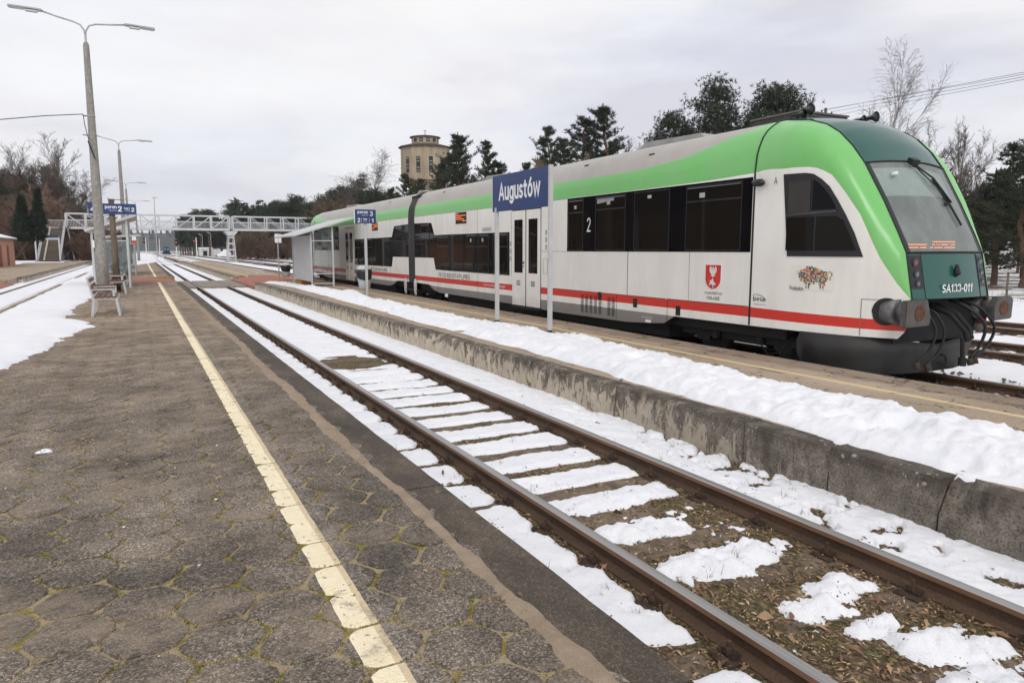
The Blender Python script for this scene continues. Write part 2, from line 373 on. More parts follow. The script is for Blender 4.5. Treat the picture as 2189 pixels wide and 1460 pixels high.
class MB:
    def __init__(s, o=(0, 0, 0)): s.v = []; s.f = []; s.m = []; s.o = Vector(o); s.mats = []
    def mi(s, m):
        if m not in s.mats: s.mats.append(m)
        return s.mats.index(m)
    def add(s, vs, fs, m):
        b = len(s.v); s.v += [tuple(Vector(v)-s.o) for v in vs]; k = s.mi(m)
        for f in fs: s.f.append(tuple(b+i for i in f)); s.m.append(k)
    def box(s, c, d, m, rot=None):
        x, y, z = (a/2 for a in d); R = rot or Matrix.Identity(3); c = Vector(c)
        vs = [c+R@Vector(p) for p in ((-x, -y, -z), (x, -y, -z), (x, y, -z), (-x, y, -z), (-x, -y, z), (x, -y, z), (x, y, z), (-x, y, z))]
        s.add(vs, [(3, 2, 1, 0), (4, 5, 6, 7), (0, 1, 5, 4), (1, 2, 6, 5), (2, 3, 7, 6), (3, 0, 4, 7)], m); return s
    def bb(s, x0, x1, y0, y1, z0, z1, m): return s.box(((x0+x1)/2, (y0+y1)/2, (z0+z1)/2), (abs(x1-x0), abs(y1-y0), abs(z1-z0)), m)
    def bar(s, a, b, w_, h, m, up=(0, 0, 1)):
        a = Vector(a); b = Vector(b); d_ = b-a; y = d_.normalized(); u = Vector(up)
        x = y.cross(u)
        if x.length < 1e-4: x = y.cross(Vector((1, 0, 0)))
        x.normalize(); z = x.cross(y); R = Matrix((x, y, z)).transposed()
        return s.box((a+b)/2, (w_, d_.length, h), m, R)
    def tube(s, pts, r, m, n=8, caps=True):
        pts = [Vector(p) for p in pts]; rs = r if isinstance(r, (list, tuple)) else [r]*len(pts)
        vs = []; fs = []; pv = None
        for i, p in enumerate(pts):
            t = (pts[min(i+1, len(pts)-1)]-pts[max(i-1, 0)]).normalized()
            if pv is None:
                u = t.cross(Vector((0, 0, 1)))
                if u.length < .01: u = t.cross(Vector((1, 0, 0)))
            else: u = pv-t*pv.dot(t)
            u.normalize(); pv = u; v = t.cross(u)
            for k in range(n):
                a = 2*pi*k/n; vs.append(p+(u*cos(a)+v*sin(a))*rs[i])
        for i in range(len(pts)-1):
            for k in range(n):
                a = i*n+k; b = i*n+(k+1) % n; fs.append((a, b, b+n, a+n))
        if caps:
            fs.append(tuple(range(n-1, -1, -1))); q = (len(pts)-1)*n; fs.append(tuple(q+k for k in range(n)))
        s.add(vs, fs, m); return s
    def cyl(s, a, b, r, m, n=12, r2=None): return s.tube([a, b], [r, r if r2 is None else r2], m, n)
    def prism(s, poly, axis, a, b, m):
        """poly of 2D points extruded along axis ('x': pts=(y,z), 'y': pts=(x,z), 'z': pts=(x,y))"""
        def P(p, t): return {'x': (t, p[0], p[1]), 'y': (p[0], t, p[1]), 'z': (p[0], p[1], t)}[axis]
        n = len(poly); vs = [P(p, a) for p in poly]+[P(p, b) for p in poly]
        fs = [tuple(range(n)), tuple(range(2*n-1, n-1, -1))]+[(i, i+n, (i+1) % n+n, (i+1) % n) for i in range(n)]
        s.add(vs, fs, m); return s
    def build(s, name, parent=None, smooth=False, loc=(0, 0, 0), fix=True):
        me = mkmesh(name, s.v, s.f, s.mats, s.m, smooth)
        if fix:
            bm = bmesh.new(); bm.from_mesh(me); bmesh.ops.recalc_face_normals(bm, faces=bm.faces[:]); bm.to_mesh(me); bm.free()
        return link(name, me, parent, loc)
def bevel(o, wd, seg=2):
    me = o.data; bm = bmesh.new(); bm.from_mesh(me)
    bmesh.ops.bevel(bm, geom=bm.edges[:], offset=wd, segments=seg, affect='EDGES', clamp_overlap=True); bm.to_mesh(me); bm.free()
    return o
def grid(name, xs, ys, zf, mat, parent=None, smooth=True, keep=None, o=(0, 0, 0)):
    X, Y = np.meshgrid(xs, ys); Z = zf(X, Y); nx, ny = len(xs), len(ys)
    co = np.stack([X-o[0], Y-o[1], Z-o[2]], -1).reshape(-1, 3)
    i = np.arange((ny-1)*(nx-1)); r = i//(nx-1); c = i % (nx-1); a = r*nx+c
    q = np.stack([a, a+1, a+nx+1, a+nx], 1)
    if keep is not None:
        kk = keep(X, Y, Z).reshape(-1); q = q[kk[q].any(1)]
        used = np.unique(q); mp_ = -np.ones(len(co), int); mp_[used] = np.arange(len(used)); co = co[used]; q = mp_[q]
    me = bpy.data.meshes.new(name); me.vertices.add(len(co)); me.vertices.foreach_set('co', co.ravel())
    me.loops.add(len(q)*4); me.loops.foreach_set('vertex_index', q.ravel().astype(np.int32))
    me.polygons.add(len(q)); me.polygons.foreach_set('loop_start', np.arange(0, len(q)*4, 4, dtype=np.int32))
    me.polygons.foreach_set('loop_total', np.full(len(q), 4, np.int32)); me.polygons.foreach_set('use_smooth', np.full(len(q), smooth))
    me.materials.append(mat); me.update(calc_edges=True); return link(name, me, parent, o if parent is None else (0, 0, 0))
def rawmesh(name, co, tris, mats, midx=None, smooth=False):
    me = bpy.data.meshes.new(name); me.vertices.add(len(co)); me.vertices.foreach_set('co', np.asarray(co, np.float32).ravel())
    k = tris.shape[1]
    me.loops.add(len(tris)*k); me.loops.foreach_set('vertex_index', tris.ravel().astype(np.int32))
    me.polygons.add(len(tris)); me.polygons.foreach_set('loop_start', np.arange(0, len(tris)*k, k, dtype=np.int32))
    me.polygons.foreach_set('loop_total', np.full(len(tris), k, np.int32))
    if smooth: me.polygons.foreach_set('use_smooth', np.full(len(tris), True))
    for m in mats: me.materials.append(m)
    if midx is not None: me.polygons.foreach_set('material_index', midx.astype(np.int32))
    me.update(calc_edges=True); return me
AX_X = Matrix(((0, 0, -1), (-1, 0, 0), (0, 1, 0)))      # text on a plane facing -X
AX_Y = Matrix(((1, 0, 0), (0, 0, -1), (0, 1, 0)))       # text on a plane facing -Y
# ---- own stroked sans lettering (centre lines, cap height 1)
def _E(cx, cy, rx, ry, a0, a1, n=10): return [(cx+rx*cos(radians(a0+(a1-a0)*i/n)), cy+ry*sin(radians(a0+(a1-a0)*i/n))) for i in range(n+1)]
_o = lambda cx, rx=.25, cy=.36, ry=.36: _E(cx, cy, rx, ry, 90, 450, 18)
GL = {
 'A': (.72, [[(0, 0), (.36, 1), (.72, 0)], [(.13, .33), (.59, .33)]]), 'B': (.56, [[(0, .5), (.3, .5)]+_E(.3, .75, .22, .25, -90, 90)+[(0, 1), (0, 0)]+_E(.32, .25, .24, .25, -90, 90)]),
 'D': (.64, [[(0, 0), (0, 1), (.25, 1)]+_E(.25, .5, .39, .5, 90, -90)+[(0, 0)]]), 'E': (.48, [[(.48, 1), (0, 1), (0, 0), (.48, 0)], [(0, .52), (.42, .52)]]),
 'G': (.66, [_E(.38, .5, .38, .5, 50, 300, 14)+[(.62, .08), (.62, .47), (.38, .47)]]), 'I': (.05, [[(.02, 0), (.02, 1)]]), 'J': (.3, [[(.3, 1), (.3, .2)]+_E(.12, .2, .18, .22, 0, -100, 6)]),
 'K': (.56, [[(0, 0), (0, 1)], [(.52, 1), (.03, .45)], [(.16, .6), (.56, 0)]]), 'L': (.44, [[(0, 1), (0, 0), (.44, 0)]]), 'O': (.74, [_E(.37, .5, .37, .5, 90, 450, 20)]),
 'P': (.52, [[(0, 0), (0, 1), (.28, 1)]+_E(.28, .74, .24, .26, 90, -90)+[(0, .48)]]), 'R': (.56, [[(0, 0), (0, 1), (.28, 1)]+_E(.28, .75, .24, .25, 90, -90)+[(0, .5)], [(.28, .49), (.56, 0)]]),
 'S': (.52, [_E(.27, .74, .24, .26, 40, 250, 9)+_E(.25, .25, .26, .25, 80, -140, 9)]), 'T': (.6, [[(0, 1), (.6, 1)], [(.3, 1), (.3, 0)]]),
 'W': (1.0, [[(0, 1), (.25, 0), (.5, .92), (.75, 0), (1, 1)]]), 'Z': (.54, [[(.02, 1), (.54, 1), (0, 0), (.54, 0)]]),
 'a': (.44, [[(.04, .62)]+_E(.22, .50, .22, .22, 110, 10, 6)+[(.44, 0)], [(.44, .42), (.25, .42)]+_E(.20, .21, .20, .21, 90, 290, 8)+[(.44, .14)]]),
 'b': (.5, [[(0, 1.04), (0, 0)], _o(.25)]), 'c': (.42, [_E(.27, .36, .27, .36, 50, 310, 12)]), 'd': (.5, [[(.5, 1.04), (.5, 0)], _o(.25)]),
 'e': (.5, [[(.0, .38), (.5, .38)]+_E(.25, .36, .25, .36, 5, 310, 14)]), 'f': (.34, [[(.36, 1.0)]+_E(.26, .84, .14, .18, 90, 180, 5)+[(.12, 0)], [(0, .70), (.34, .70)]]),
 'g': (.5, [_o(.25), [(.5, .72), (.5, -.05)]+_E(.25, -.05, .25, .23, 0, -140, 8)]), 'i': (.05, [[(.02, 0), (.02, .72)], [(.02, .93), (.02, 1.03)]]), 'k': (.42, [[(0, 0), (0, 1.04)], [(.40, .72), (.02, .33)], [(.14, .45), (.44, 0)]]),
 'l': (.05, [[(.02, 0), (.02, 1.04)]]), 'm': (.78, [[(0, 0), (0, .72)], [(0, .45)]+_E(.2, .5, .19, .22, 170, 0, 7)+[(.39, 0)], [(.39, .45)]+_E(.59, .5, .19, .22, 170, 0, 7)+[(.78, 0)]]),
 'n': (.46, [[(0, 0), (0, .74)], [(0, .45)]+_E(.24, .48, .22, .24, 160, 0, 8)+[(.46, 0)]]), 'o': (.52, [_o(.26, .26)]), 'p': (.5, [[(0, .74), (0, -.28)], _o(.25)]),
 'r': (.28, [[(0, 0), (0, .74)], [(0, .42), (.09, .64), (.28, .72)]]), 's': (.38, [_E(.2, .53, .18, .19, 40, 250, 8)+_E(.18, .18, .2, .18, 80, -140, 8)]),
 't': (.34, [[(.14, .94), (.14, .18)]+_E(.28, .18, .14, .18, 180, 280, 6), [(0, .70), (.34, .70)]]), 'u': (.46, [[(0, .74), (0, .27)]+_E(.22, .24, .22, .24, 180, 340, 8), [(.46, .74), (.46, 0)]]),
 'w': (.78, [[(0, .73), (.19, 0), (.39, .68), (.59, 0), (.78, .73)]]), 'y': (.48, [[(0, .73), (.25, .04)], [(.48, .73), (.2, -.18), (.06, -.27)]]), 'z': (.4, [[(0, .72), (.4, .72), (0, 0), (.4, 0)]]),
 '.': (.05, [[(.02, -.02), (.02, .08)]]), '-': (.28, [[(0, .40), (.28, .40)]]), ' ': (.22, []),
 '0': (.5, [_E(.25, .5, .25, .5, 90, 450, 18)]), '1': (.3, [[(0, .78), (.2, 1.0), (.2, 0)]]), '2': (.5, [_E(.24, .74, .24, .26, 165, -30, 9)+[(0, 0), (.5, 0)]]),
 '3': (.48, [_E(.22, .75, .23, .25, 150, -90, 9)+[(.22, .5)]+_E(.22, .25, .26, .26, 88, -150, 9)]), '4': (.56, [[(.42, 0), (.42, 1), (0, .27), (.56, .27)]]),
 '5': (.48, [[(.44, 1), (.06, 1), (.04, .56)]+_E(.22, .32, .26, .31, 120, -140, 10)]), '6': (.5, [_E(.25, .31, .25, .31, 180, 540, 16)+[(.02, .5), (.10, .8), (.38, 1.0)]]), '7': (.48, [[(0, 1), (.48, 1), (.14, 0)]]),
 '8': (.5, [_E(.25, .75, .21, .24, 90, 450, 14), _E(.25, .26, .25, .27, 90, 450, 16)]), '9': (.5, [_E(.25, .69, .25, .31, 0, 360, 16)+[(.48, .5), (.40, .2), (.12, .0)]])}
GL['ó'] = (.52, GL['o'][1]+[[(.22, .86), (.36, 1.06)]]); GL['Ó'] = (.74, GL['O'][1]+[[(.34, 1.12), (.48, 1.3)]])
def text(name, s, center, width, height, axes, mat, parent, o=(0, 0, 0), bold=0., label=None):
    h = .062+bold*1.6; vs = []; fs = []; x0 = 0; lay = 0
    for ch in s:
        w_, st = GL[ch]
        for pl in st:
            P = [np.array(p, float)+(x0, 0) for p in pl]; n = len(P); closed = np.allclose(P[0], P[-1]) and n > 4; lay += 1; b0 = len(vs)
            for i in range(n):
                a = P[i-1] if i > 0 else (P[-2] if closed else None); c = P[i+1] if i < n-1 else (P[1] if closed else None)
                d1 = (P[i]-a)/max(np.linalg.norm(P[i]-a), 1e-6) if a is not None else None; d2 = (c-P[i])/max(np.linalg.norm(c-P[i]), 1e-6) if c is not None else None
                if d1 is None: d1 = d2
                if d2 is None: d2 = d1
                nn = np.array([-(d1+d2)[1], (d1+d2)[0]]); l = np.linalg.norm(nn); nn = nn/l if l > 1e-3 else np.array([-d1[1], d1[0]])
                k = min(1/max(.45, nn@np.array([-d1[1], d1[0]])), 2.2); q = P[i].copy()
                if not closed and i == 0: q = q-d2*h*.9
                if not closed and i == n-1: q = q+d1*h*.9
                for sg in (1, -1): v = q+nn*h*k*sg; vs.append((v[0], v[1], lay))
            for i in range(n-1): fs.append((b0+2*i, b0+2*i+1, b0+2*i+3, b0+2*i+2))
        x0 += w_+.20+h*.6
    co = np.array(vs); mn = co.min(0); mxx = co.max(0); c = (mn+mxx)/2; L_ = co[:, 2].copy()
    co = (co-c)*np.array([width/(mxx[0]-mn[0]), height/(mxx[1]-mn[1]), 0]); co[:, 2] = L_*.00004
    co = co@np.array(axes.transposed())+np.array(center)-np.array(o)
    t = link(name, mkmesh(name, co.tolist(), fs, [mat]), parent)
    if label: t['label'] = label
    return t

# ================================================================== SETTING
PZ = .28                       # platform height above rail head
# ---- ground (one sheet to the horizon), snow covered with bare patches
def gz(X, Y):
    return -.24+.10*sstep(150, 900, np.hypot(X, Y))*0+.03*(fbm(X*.3, Y*.3)-.5)
NG = NB('snowy_ground')
gp = NG.sep()
ga = NG.ramp(NG.noise(.35, 7, .68), [(.46, 0.), (.54, 1.)])
gc = NG.mix(ga, NG.ramp(NG.noise(9, 5, .7), [(.3, (.05, .035, .02)), (.7, (.17, .12, .07))]), (.84, .85, .875))
NG.col(gc); NG.rough(.8); NG.bump(NG.noise(4, 6, .7), .5, .05)
xs = np.concatenate([-np.geomspace(1500, 20, 14), np.linspace(-15, 40, 56), np.geomspace(45, 1500, 14)])
ys = np.concatenate([[-60, -30, -10], np.linspace(-5, 120, 60), np.geomspace(126, 3200, 24)])
g = grid('ground', xs, ys, gz, NG.m); tag(g, kind='structure')

# ---- left platform (the one we stand on)
def platform(name, x0, x1, y0, y1, m, ztop=PZ-.018):
    b = MB(); b.bb(x0, x1, y0, y1, -.3, ztop, m)
    o = b.build(name); tag(o, kind='structure'); return o
plat = platform('platform_paved', -3.25, 1.80, -3, 41.0, JOINT, PZ-.010)
for (a, b_) in ((49.5, 108),):
    q = platform('platform_paved', -3.25, 1.80, a+.02, b_, JOINT, PZ-.004)
# level crossing dip in the platform
def ramp_sheet(name, x0, x1, y0, y1, z0, z1, m):
    b = MB(); n = 6
    for i in range(n):
        t0, t1 = i/n, (i+1)/n; xa, xb = x0+(x1-x0)*t0, x0+(x1-x0)*t1; za, zb = z0+(z1-z0)*t0, z0+(z1-z0)*t1
        b.add([(xa, y0, za), (xb, y0, zb), (xb, y1, zb), (xa, y1, za)], [(0, 1, 2, 3)], m)
    return b
REDP = M('red_paving', (.33, .125, .085), .9, 0, .15, 2.5, (.28, .2, .15), .4, .4)
b = ramp_sheet('', .35, 1.85, 41.0, 49.5, PZ, .06, REDP); b.bb(-3.25, .35, 41.0, 49.5, -.3, PZ, REDP); b.bb(.35, 1.85, 41.0, 49.5, -.3, .03, REDP)
tag(b.build('crossing_path', fix=False), kind='structure')
# concrete panels of the level crossing between and beside the rails
CPAN = M('crossing_panel', (.24, .20, .165), .9, 0, .15, 3., (.33, .3, .27), .4)
cx_root = thing('level_crossing', 'brown grey concrete foot crossing panels laid across the near track', 'level crossing', (3.43, 45, 0))
for (xa, xb) in ((1.86, 2.57), (2.78, 4.08), (4.29, 5.08)):
    for (ya, yb) in ((41.2, 45.2), (45.26, 49.3)):
        c = MB((3.43, 45, 0)); c.bb(xa, xb, ya, yb, -.16, -.004, CPAN); c.build('panel', cx_root)

# ---- hexagonal slabs
hexm = []
for k in range(8):
    rr = random.Random(50+k); R0 = .190; top = []; bot = []
    for i in range(6):
        a = pi/3*i
        for da in (-.13, .13):
            rad = R0*(cos(pi/6)/cos((((a+da) % (pi/3))-pi/6)))*1.0
            rad = min(rad, R0*.955)*(1+rr.uniform(-.012, .012)); top.append((a+da, rad))
    vs = [(cos(a)*(r_-.010), sin(a)*(r_-.009), 0) for a, r_ in top]+[(cos(a)*r_, sin(a)*r_, -.010) for a, r_ in top]
    fs = [tuple(range(12))]+[(i, i+12, (i+1) % 12+12, (i+1) % 12) for i in range(12)]
    me = mkmesh('paving_slab', vs, fs, [SLAB]); hexm.append(me)
cells = []
for ci in range(-14, 3):
    xc = .83+.3*ci
    yo = .173 if ci % 2 else 0.
    k = 0
    while True:
        yc = 2.83-.346*6+yo+.346*k; k += 1
        if yc > 41 and yc < 49.7: continue
        if yc > 107.5: break
        cells.append((xc, yc))
def inview(x, y):
    dx = x; a = atan2(dx, y); return (-.165 < a < 1.3) and y > 1.2
vis = sorted([c for c in cells if inview(*c)], key=lambda c: c[0]**2+c[1]**2)
near = vis[:296]; nearset = set(near)
proot = plat
for i, (x_, y_) in enumerate(near):
    rr = random.Random(i*7+1)
    o = link('paving_slab', hexm[i % 8], proot, (x_+rr.uniform(-.003, .003), y_+rr.uniform(-.003, .003), PZ+rr.uniform(-.004, .003)))
    o.rotation_euler = (rr.gauss(0, .010), rr.gauss(0, .010), pi/3*rr.randrange(6)+rr.gauss(0, .008))
rest = [c for c in cells if c not in nearset and (c[1] < 60)]
K = len(rest); base = [np.array([v.co[:] for v in m.vertices]) for m in hexm]
co = []; qs = []; ngs = []
vv = []; ff = []
for i, (x_, y_) in enumerate(rest):
    p = base[i % 8]; th = pi/3*NR.randint(6)+NR.normal(0, .008); R_ = np.array([[cos(th), -sin(th), 0], [sin(th), cos(th), 0], [0, 0, 1]])
    q = p@R_.T; q[:, 2] += q[:, 0]*NR.normal(0, .010)+q[:, 1]*NR.normal(0, .010)+PZ+NR.uniform(-.004, .003); q[:, 0] += x_; q[:, 1] += y_
    bb_ = len(vv); vv += q.tolist(); ff.append(tuple(range(bb_, bb_+12)))
    ff += [(bb_+j, bb_+j+12, bb_+(j+1) % 12+12, bb_+(j+1) % 12) for j in range(12)]
hx = link('paving_slabs_far', mkmesh('paving_slabs_far', vv, ff, [SLAB]), proot); tag(hx, kind='stuff')
# far end of the platform is read as one surface
b = MB(); b.bb(-3.2, 1.5, 60, 107.8, PZ-.02, PZ+.002, SLAB); tag(b.build('paving_surface_far', proot), kind='stuff')

# ---- sand worn strip between hexagons and edge slabs (uneven height so its border is ragged)
def sandz(X, Y):
    c = 1.49+.05*(vnoise(Y*.9, 3+0*Y)-.5); wv = .005+.02*sstep(4, 7, Y)+.09*fbm(X*4, Y*3, 5, .6)
    return PZ-.004+.020*(1-(np.abs(X-c)/wv)**1.5)+.006*(fbm(X*14, Y*14, 3)-.5)
ysand = np.concatenate([np.arange(1.4, 9, .03), np.arange(9, 41, .12)])
s = grid('sand_strip', np.arange(1.12, 1.70, .022), ysand, sandz, SAND); tag(s, kind='structure')

# ---- dark edge slabs (coping)
y0 = .3; seams = [.3, 2.0, 4.66, 9.48, 11.5, 13.64]
while seams[-1] < 41: seams.append(min(41.0, seams[-1]+2.0))
for i in range(len(seams)-1):
    a, b_ = seams[i]+.012, seams[i+1]-.012; rr = random.Random(i)
    n = max(3, int((b_-a)/.22)) if a < 15 else 2
    vs = []; fs = []
    for j in range(n+1):
        y = a+(b_-a)*j/n; e_ = rr.uniform(-.006, .003) if a < 15 else 0; en = rr.uniform(-.012, .012) if a < 15 else 0
        x1 = 1.838+e_; x0 = 1.525+en; zt = PZ+rr.uniform(-.001, .001)
        vs += [(x0, y, zt-.03), (x0+.006, y, zt), (x1-.014, y, zt), (x1, y, zt-.014), (x1-.004, y, -.28)]
    for j in range(n):
        for k in range(4): fs.append((j*5+k, j*5+k+1, j*5+k+6, j*5+k+5))
    fs += [tuple(range(4, -1, -1)), tuple(n*5+k for k in range(5))]
    link('edge_slab', mkmesh('edge_slab', vs, fs, [COPING]), proot)
b = MB()
b.bb(1.55, 1.835, 49.54, 107.9, -.3, PZ+.001, COPING); tag(b.build('platform_edge_far'), kind='structure')

# ---- far (train) platform
p3 = MB(); p3.bb(5.36, 8.55, -3, 38.6, -.3, PZ, P3M); p3o = p3.build('platform_sandy'); tag(p3o, kind='structure')
p3 = MB(); p3.bb(5.36, 8.55, 49.63, 200, -.3, PZ, P3M); p3b = p3.build('platform_sandy'); tag(p3b, kind='structure')
b = ramp_sheet('', 5.1, 6.9, 38.6, 49.6, .04, PZ, REDP); b.bb(6.9, 8.55, 38.6, 49.6, -.3, PZ, REDP); b.bb(5.1, 6.9, 38.6, 49.6, -.3, .02, REDP)
tag(b.build('crossing_path', fix=False), kind='structure')
b = MB(); b.bb(7.75, 7.85, 38.6, 49.6, PZ+.004, PZ+.008, M('line_yellow', (.62, .48, .25), .85, 0, .2, 8.)); tag(b.build('yellow_line'), kind='structure')
# edge beams towards the train
yy = -3.
while yy < 60:
    rr = random.Random(int(yy*10)); c = MB(); c.bb(8.56, 8.755, yy+.01, yy+2.99, -.3, PZ+rr.uniform(-.004, .004), P3M); o = c.build('edge_beam', p3o if yy < 38 else p3b)
    if yy > 35 and yy < 39: pass
    yy += 3.
# wall blocks facing the near track
bseams = [-1.2, 1.0, 3.11, 4.07, 5.05, 7.2, 9.37, 11.58]
while bseams[-1] < 38.5: bseams.append(min(38.6, bseams[-1]+2.15))
b2 = [49.6]
while b2[-1] < 120: b2.append(b2[-1]+2.15)
def block(a, b_, par, fine):
    rr = random.Random(int(a*100)); n = max(2, int((b_-a)/.11)) if fine else 1
    prof = [(5.11, -.30), (5.11, .02), (5.11, PZ-.03), (5.135, PZ+.0), (5.36, PZ+.002), (5.45, PZ-.05)]
    vs = []; fs = []; m = len(prof)
    tl = rr.uniform(-.012, .012); off = rr.uniform(-.006, .006)
    for j in range(n+1):
        y = a+.008+(b_-a-.016)*j/n; ed = (j in (0, n))
        er = float(fbm(np.array([y*2.3+a]), np.array([a*3.1]), 4)[0]); er = max(0, er-.48)*2.2 if fine else 0.
        for k, (x, z) in enumerate(prof):
            dx = off; dz = tl*(j/n-.5)
            if fine:
                if k in (2, 3): dz -= er*.10*(1.4 if k == 2 else .7); dx += er*.13*(1 if k == 2 else 1.3)
                if ed and k in (1, 2): dx += .016
                dx += rr.uniform(-.003, .003)
            vs.append((x+dx, y, z+(dz if k > 1 else 0)))
    for j in range(n):
        for k in range(m-1): fs.append((j*m+k, (j+1)*m+k, (j+1)*m+k+1, j*m+k+1))
    fs += [tuple(range(m)), tuple(n*m+k for k in range(m-1, -1, -1))]
    me = mkmesh('wall_block', vs, fs, [WALLM], None, False)
    return link('wall_block', me, par)
for i in range(len(bseams)-1): block(bseams[i], bseams[i+1], p3o, bseams[i] < 14)
for i in range(len(b2)-1): block(b2[i], b2[i+1], p3b, False)

# ---- tracks
def rail_prof(top=0.):
    h = .15; r = .036
    return [(-.0625, -h), (-.0625, -h+.012), (-.03, -h+.022), (-.009, -h+.04), (-.009, -.048), (-r, -.040), (-r, -.010), (-r+.008, -.001), (0, .0005), (r-.008, -.001), (r, -.010), (r, -.040), (.009, -.048), (.009, -h+.04), (.03, -h+.022), (.0625, -h+.012), (.0625, -h)]
def make_rail(parent, path, z=0.):
    pr = rail_prof(); n = len(pr); vs = []; fs = []; mi = []
    for i, (x, y) in enumerate(path):
        a = path[max(i-1, 0)]; c = path[min(i+1, len(path)-1)]; d_ = Vector((c[0]-a[0], c[1]-a[1])).normalized(); nx, ny = d_.y, -d_.x
        vs += [(x+nx*p, y+ny*p, z+q) for p, q in pr]
    for i in range(len(path)-1):
        for k in range(n):
            k2 = (k+1) % n; fs.append((i*n+k, i*n+k2, (i+1)*n+k2, (i+1)*n+k)); mi.append(1 if k in (6, 7, 8, 9) else (2 if k in (5, 10) else 0))
    fs.append(tuple(range(n))); mi.append(0)
    me = mkmesh('rail', vs, fs, [RAIL, RTOP, RSIDE], mi)
    bm = bmesh.new(); bm.from_mesh(me); bmesh.ops.recalc_face_normals(bm, faces=bm.faces[:]); bm.to_mesh(me); bm.free()
    return link('rail', me, parent)
def fastener_mesh(side):
    b = MB(); s = side
    b.box((s*.115, 0, -.146), (.10, .16, .012), RUST)
    b.box((s*.075, 0, -.125), (.055, .09, .03), RUST, Matrix.Rotation(-.25*s, 3, 'Y'))
    b.cyl((s*.092, 0, -.12), (s*.092, 0, -.085), .024, BOLTM, 6); b.cyl((s*.092, 0, -.086), (s*.092, 0, -.052), .013, BOLTM, 6)
    b.cyl((s*.085, 0, -.118), (s*.085, 0, -.112), .028, BOLTM, 8)
    b.cyl((s*.150, .045, -.142), (s*.150, .045, -.118), .017, BOLTM, 6)
    return mkmesh('rail_fastener', b.v, b.f, b.mats, b.m)
FM = {1: fastener_mesh(1), -1: fastener_mesh(-1)}
def track(label, xc, y0, y1, ph, sp, paths=None, ndet=0, ymax_f=60, sw=2.5, x_scr=1):
    t = thing('railway_track', label, 'railway track', (xc, 0, 0))
    for dx in (-.75, .75):
        p = [(dx, y0), (dx, (y0+110)/2), (dx, min(y1, 110))] if not paths else paths(dx)
        if not paths and y1 > 110: p += [(dx, y1)]
        make_rail(t, p)
    ss = MB(); ss.box((0, 0, -.24), (sw, .24, .18), SLEEP); sm = mkmesh('sleeper', ss.v, ss.f, ss.mats, ss.m)
    far = MB(); fv = []
    k = int((y0-ph)/sp)
    y = ph+k*sp; cnt = 0
    while y < min(y1, ymax_f):
        if y > max(y0, .8):
            if cnt < ndet:
                o = link('sleeper', sm, t, (RND.uniform(-.02, .02), y+.0, RND.uniform(-.006, .004))); o.rotation_euler.z = RND.gauss(0, .006)
                if cnt*4 < 280:
                    for dx in (-.75, .75):
                        for s_ in (-1, 1): link('rail_fastener', FM[s_], t, (dx, y+RND.uniform(-.01, .01), 0))
                cnt += 1
            else:
                far.box((0, y, -.24), (sw, .24, .18), SLEEP)
                for dx in (-.75, .75):
                    for s_ in (-1, 1): far.box((dx+s_*.09, y, -.12), (.06, .10, .06), RUST)
        y += sp
    if far.v: tag(far.build('sleepers_far', t), kind='stuff')
    return t
def near_path(dx):
    return [(dx, -2), (dx, 60), (dx, 107), (dx+.25, 150), (dx+.75, 200), (dx+1.6, 280), (dx+2.8, 390), (dx+5, 600)]
track('near railway track with rusty brown rails between the two snowy platforms', 3.43, -2, 600, 3.23, .64, near_path, 66, 107)
t2 = track('railway track the green and white train stands on', 10.4, -2, 600, .3, .6, None, 30, 60)
track('railway track just behind the train, both rails and paired bolts showing', 15.35, -2, 600, .5, .6, None, 40, 110)
track('outer railway track farthest right behind the train, brown rail on snow', 20.0, -2, 600, .1, .6, None, 20, 80)
track('snowed-in railway track on the left between bench platform and station platform', -4.95, 4, 300, .1, .6, None, 0, 8)

# rail joint fishplates on the near track
for (rx, ry) in ((2.68, 11.1), (4.18, 10.5)):
    b = MB((3.43, 0, 0)); b.bb(rx-.024, rx-.010, ry-.3, ry+.3, -.115, -.05, RUST)
    for k in (-.22, -.08, .08, .22): b.cyl((rx-.045, ry+k, -.08), (rx-.012, ry+k, -.08), .018, BOLTM, 6)
    b.build('fishplate', [o for o in bpy.data.objects if o.name == 'railway_track'][0])

# ---- near track bed: soil and leaf litter between the platforms
def bedz(X, Y): return -.153+.012*(fbm(X*2.2, Y*2.2, 4)-.5)*2+.012*(fbm(X*18, Y*18, 2)-.5)
ybed = np.concatenate([np.arange(.8, 9, .05), np.arange(9, 30, .3), np.arange(30, 110, 2)])
b_ = grid('track_bed', np.arange(1.80, 5.15, .05), ybed, bedz, LITTER); tag(b_, kind='structure')
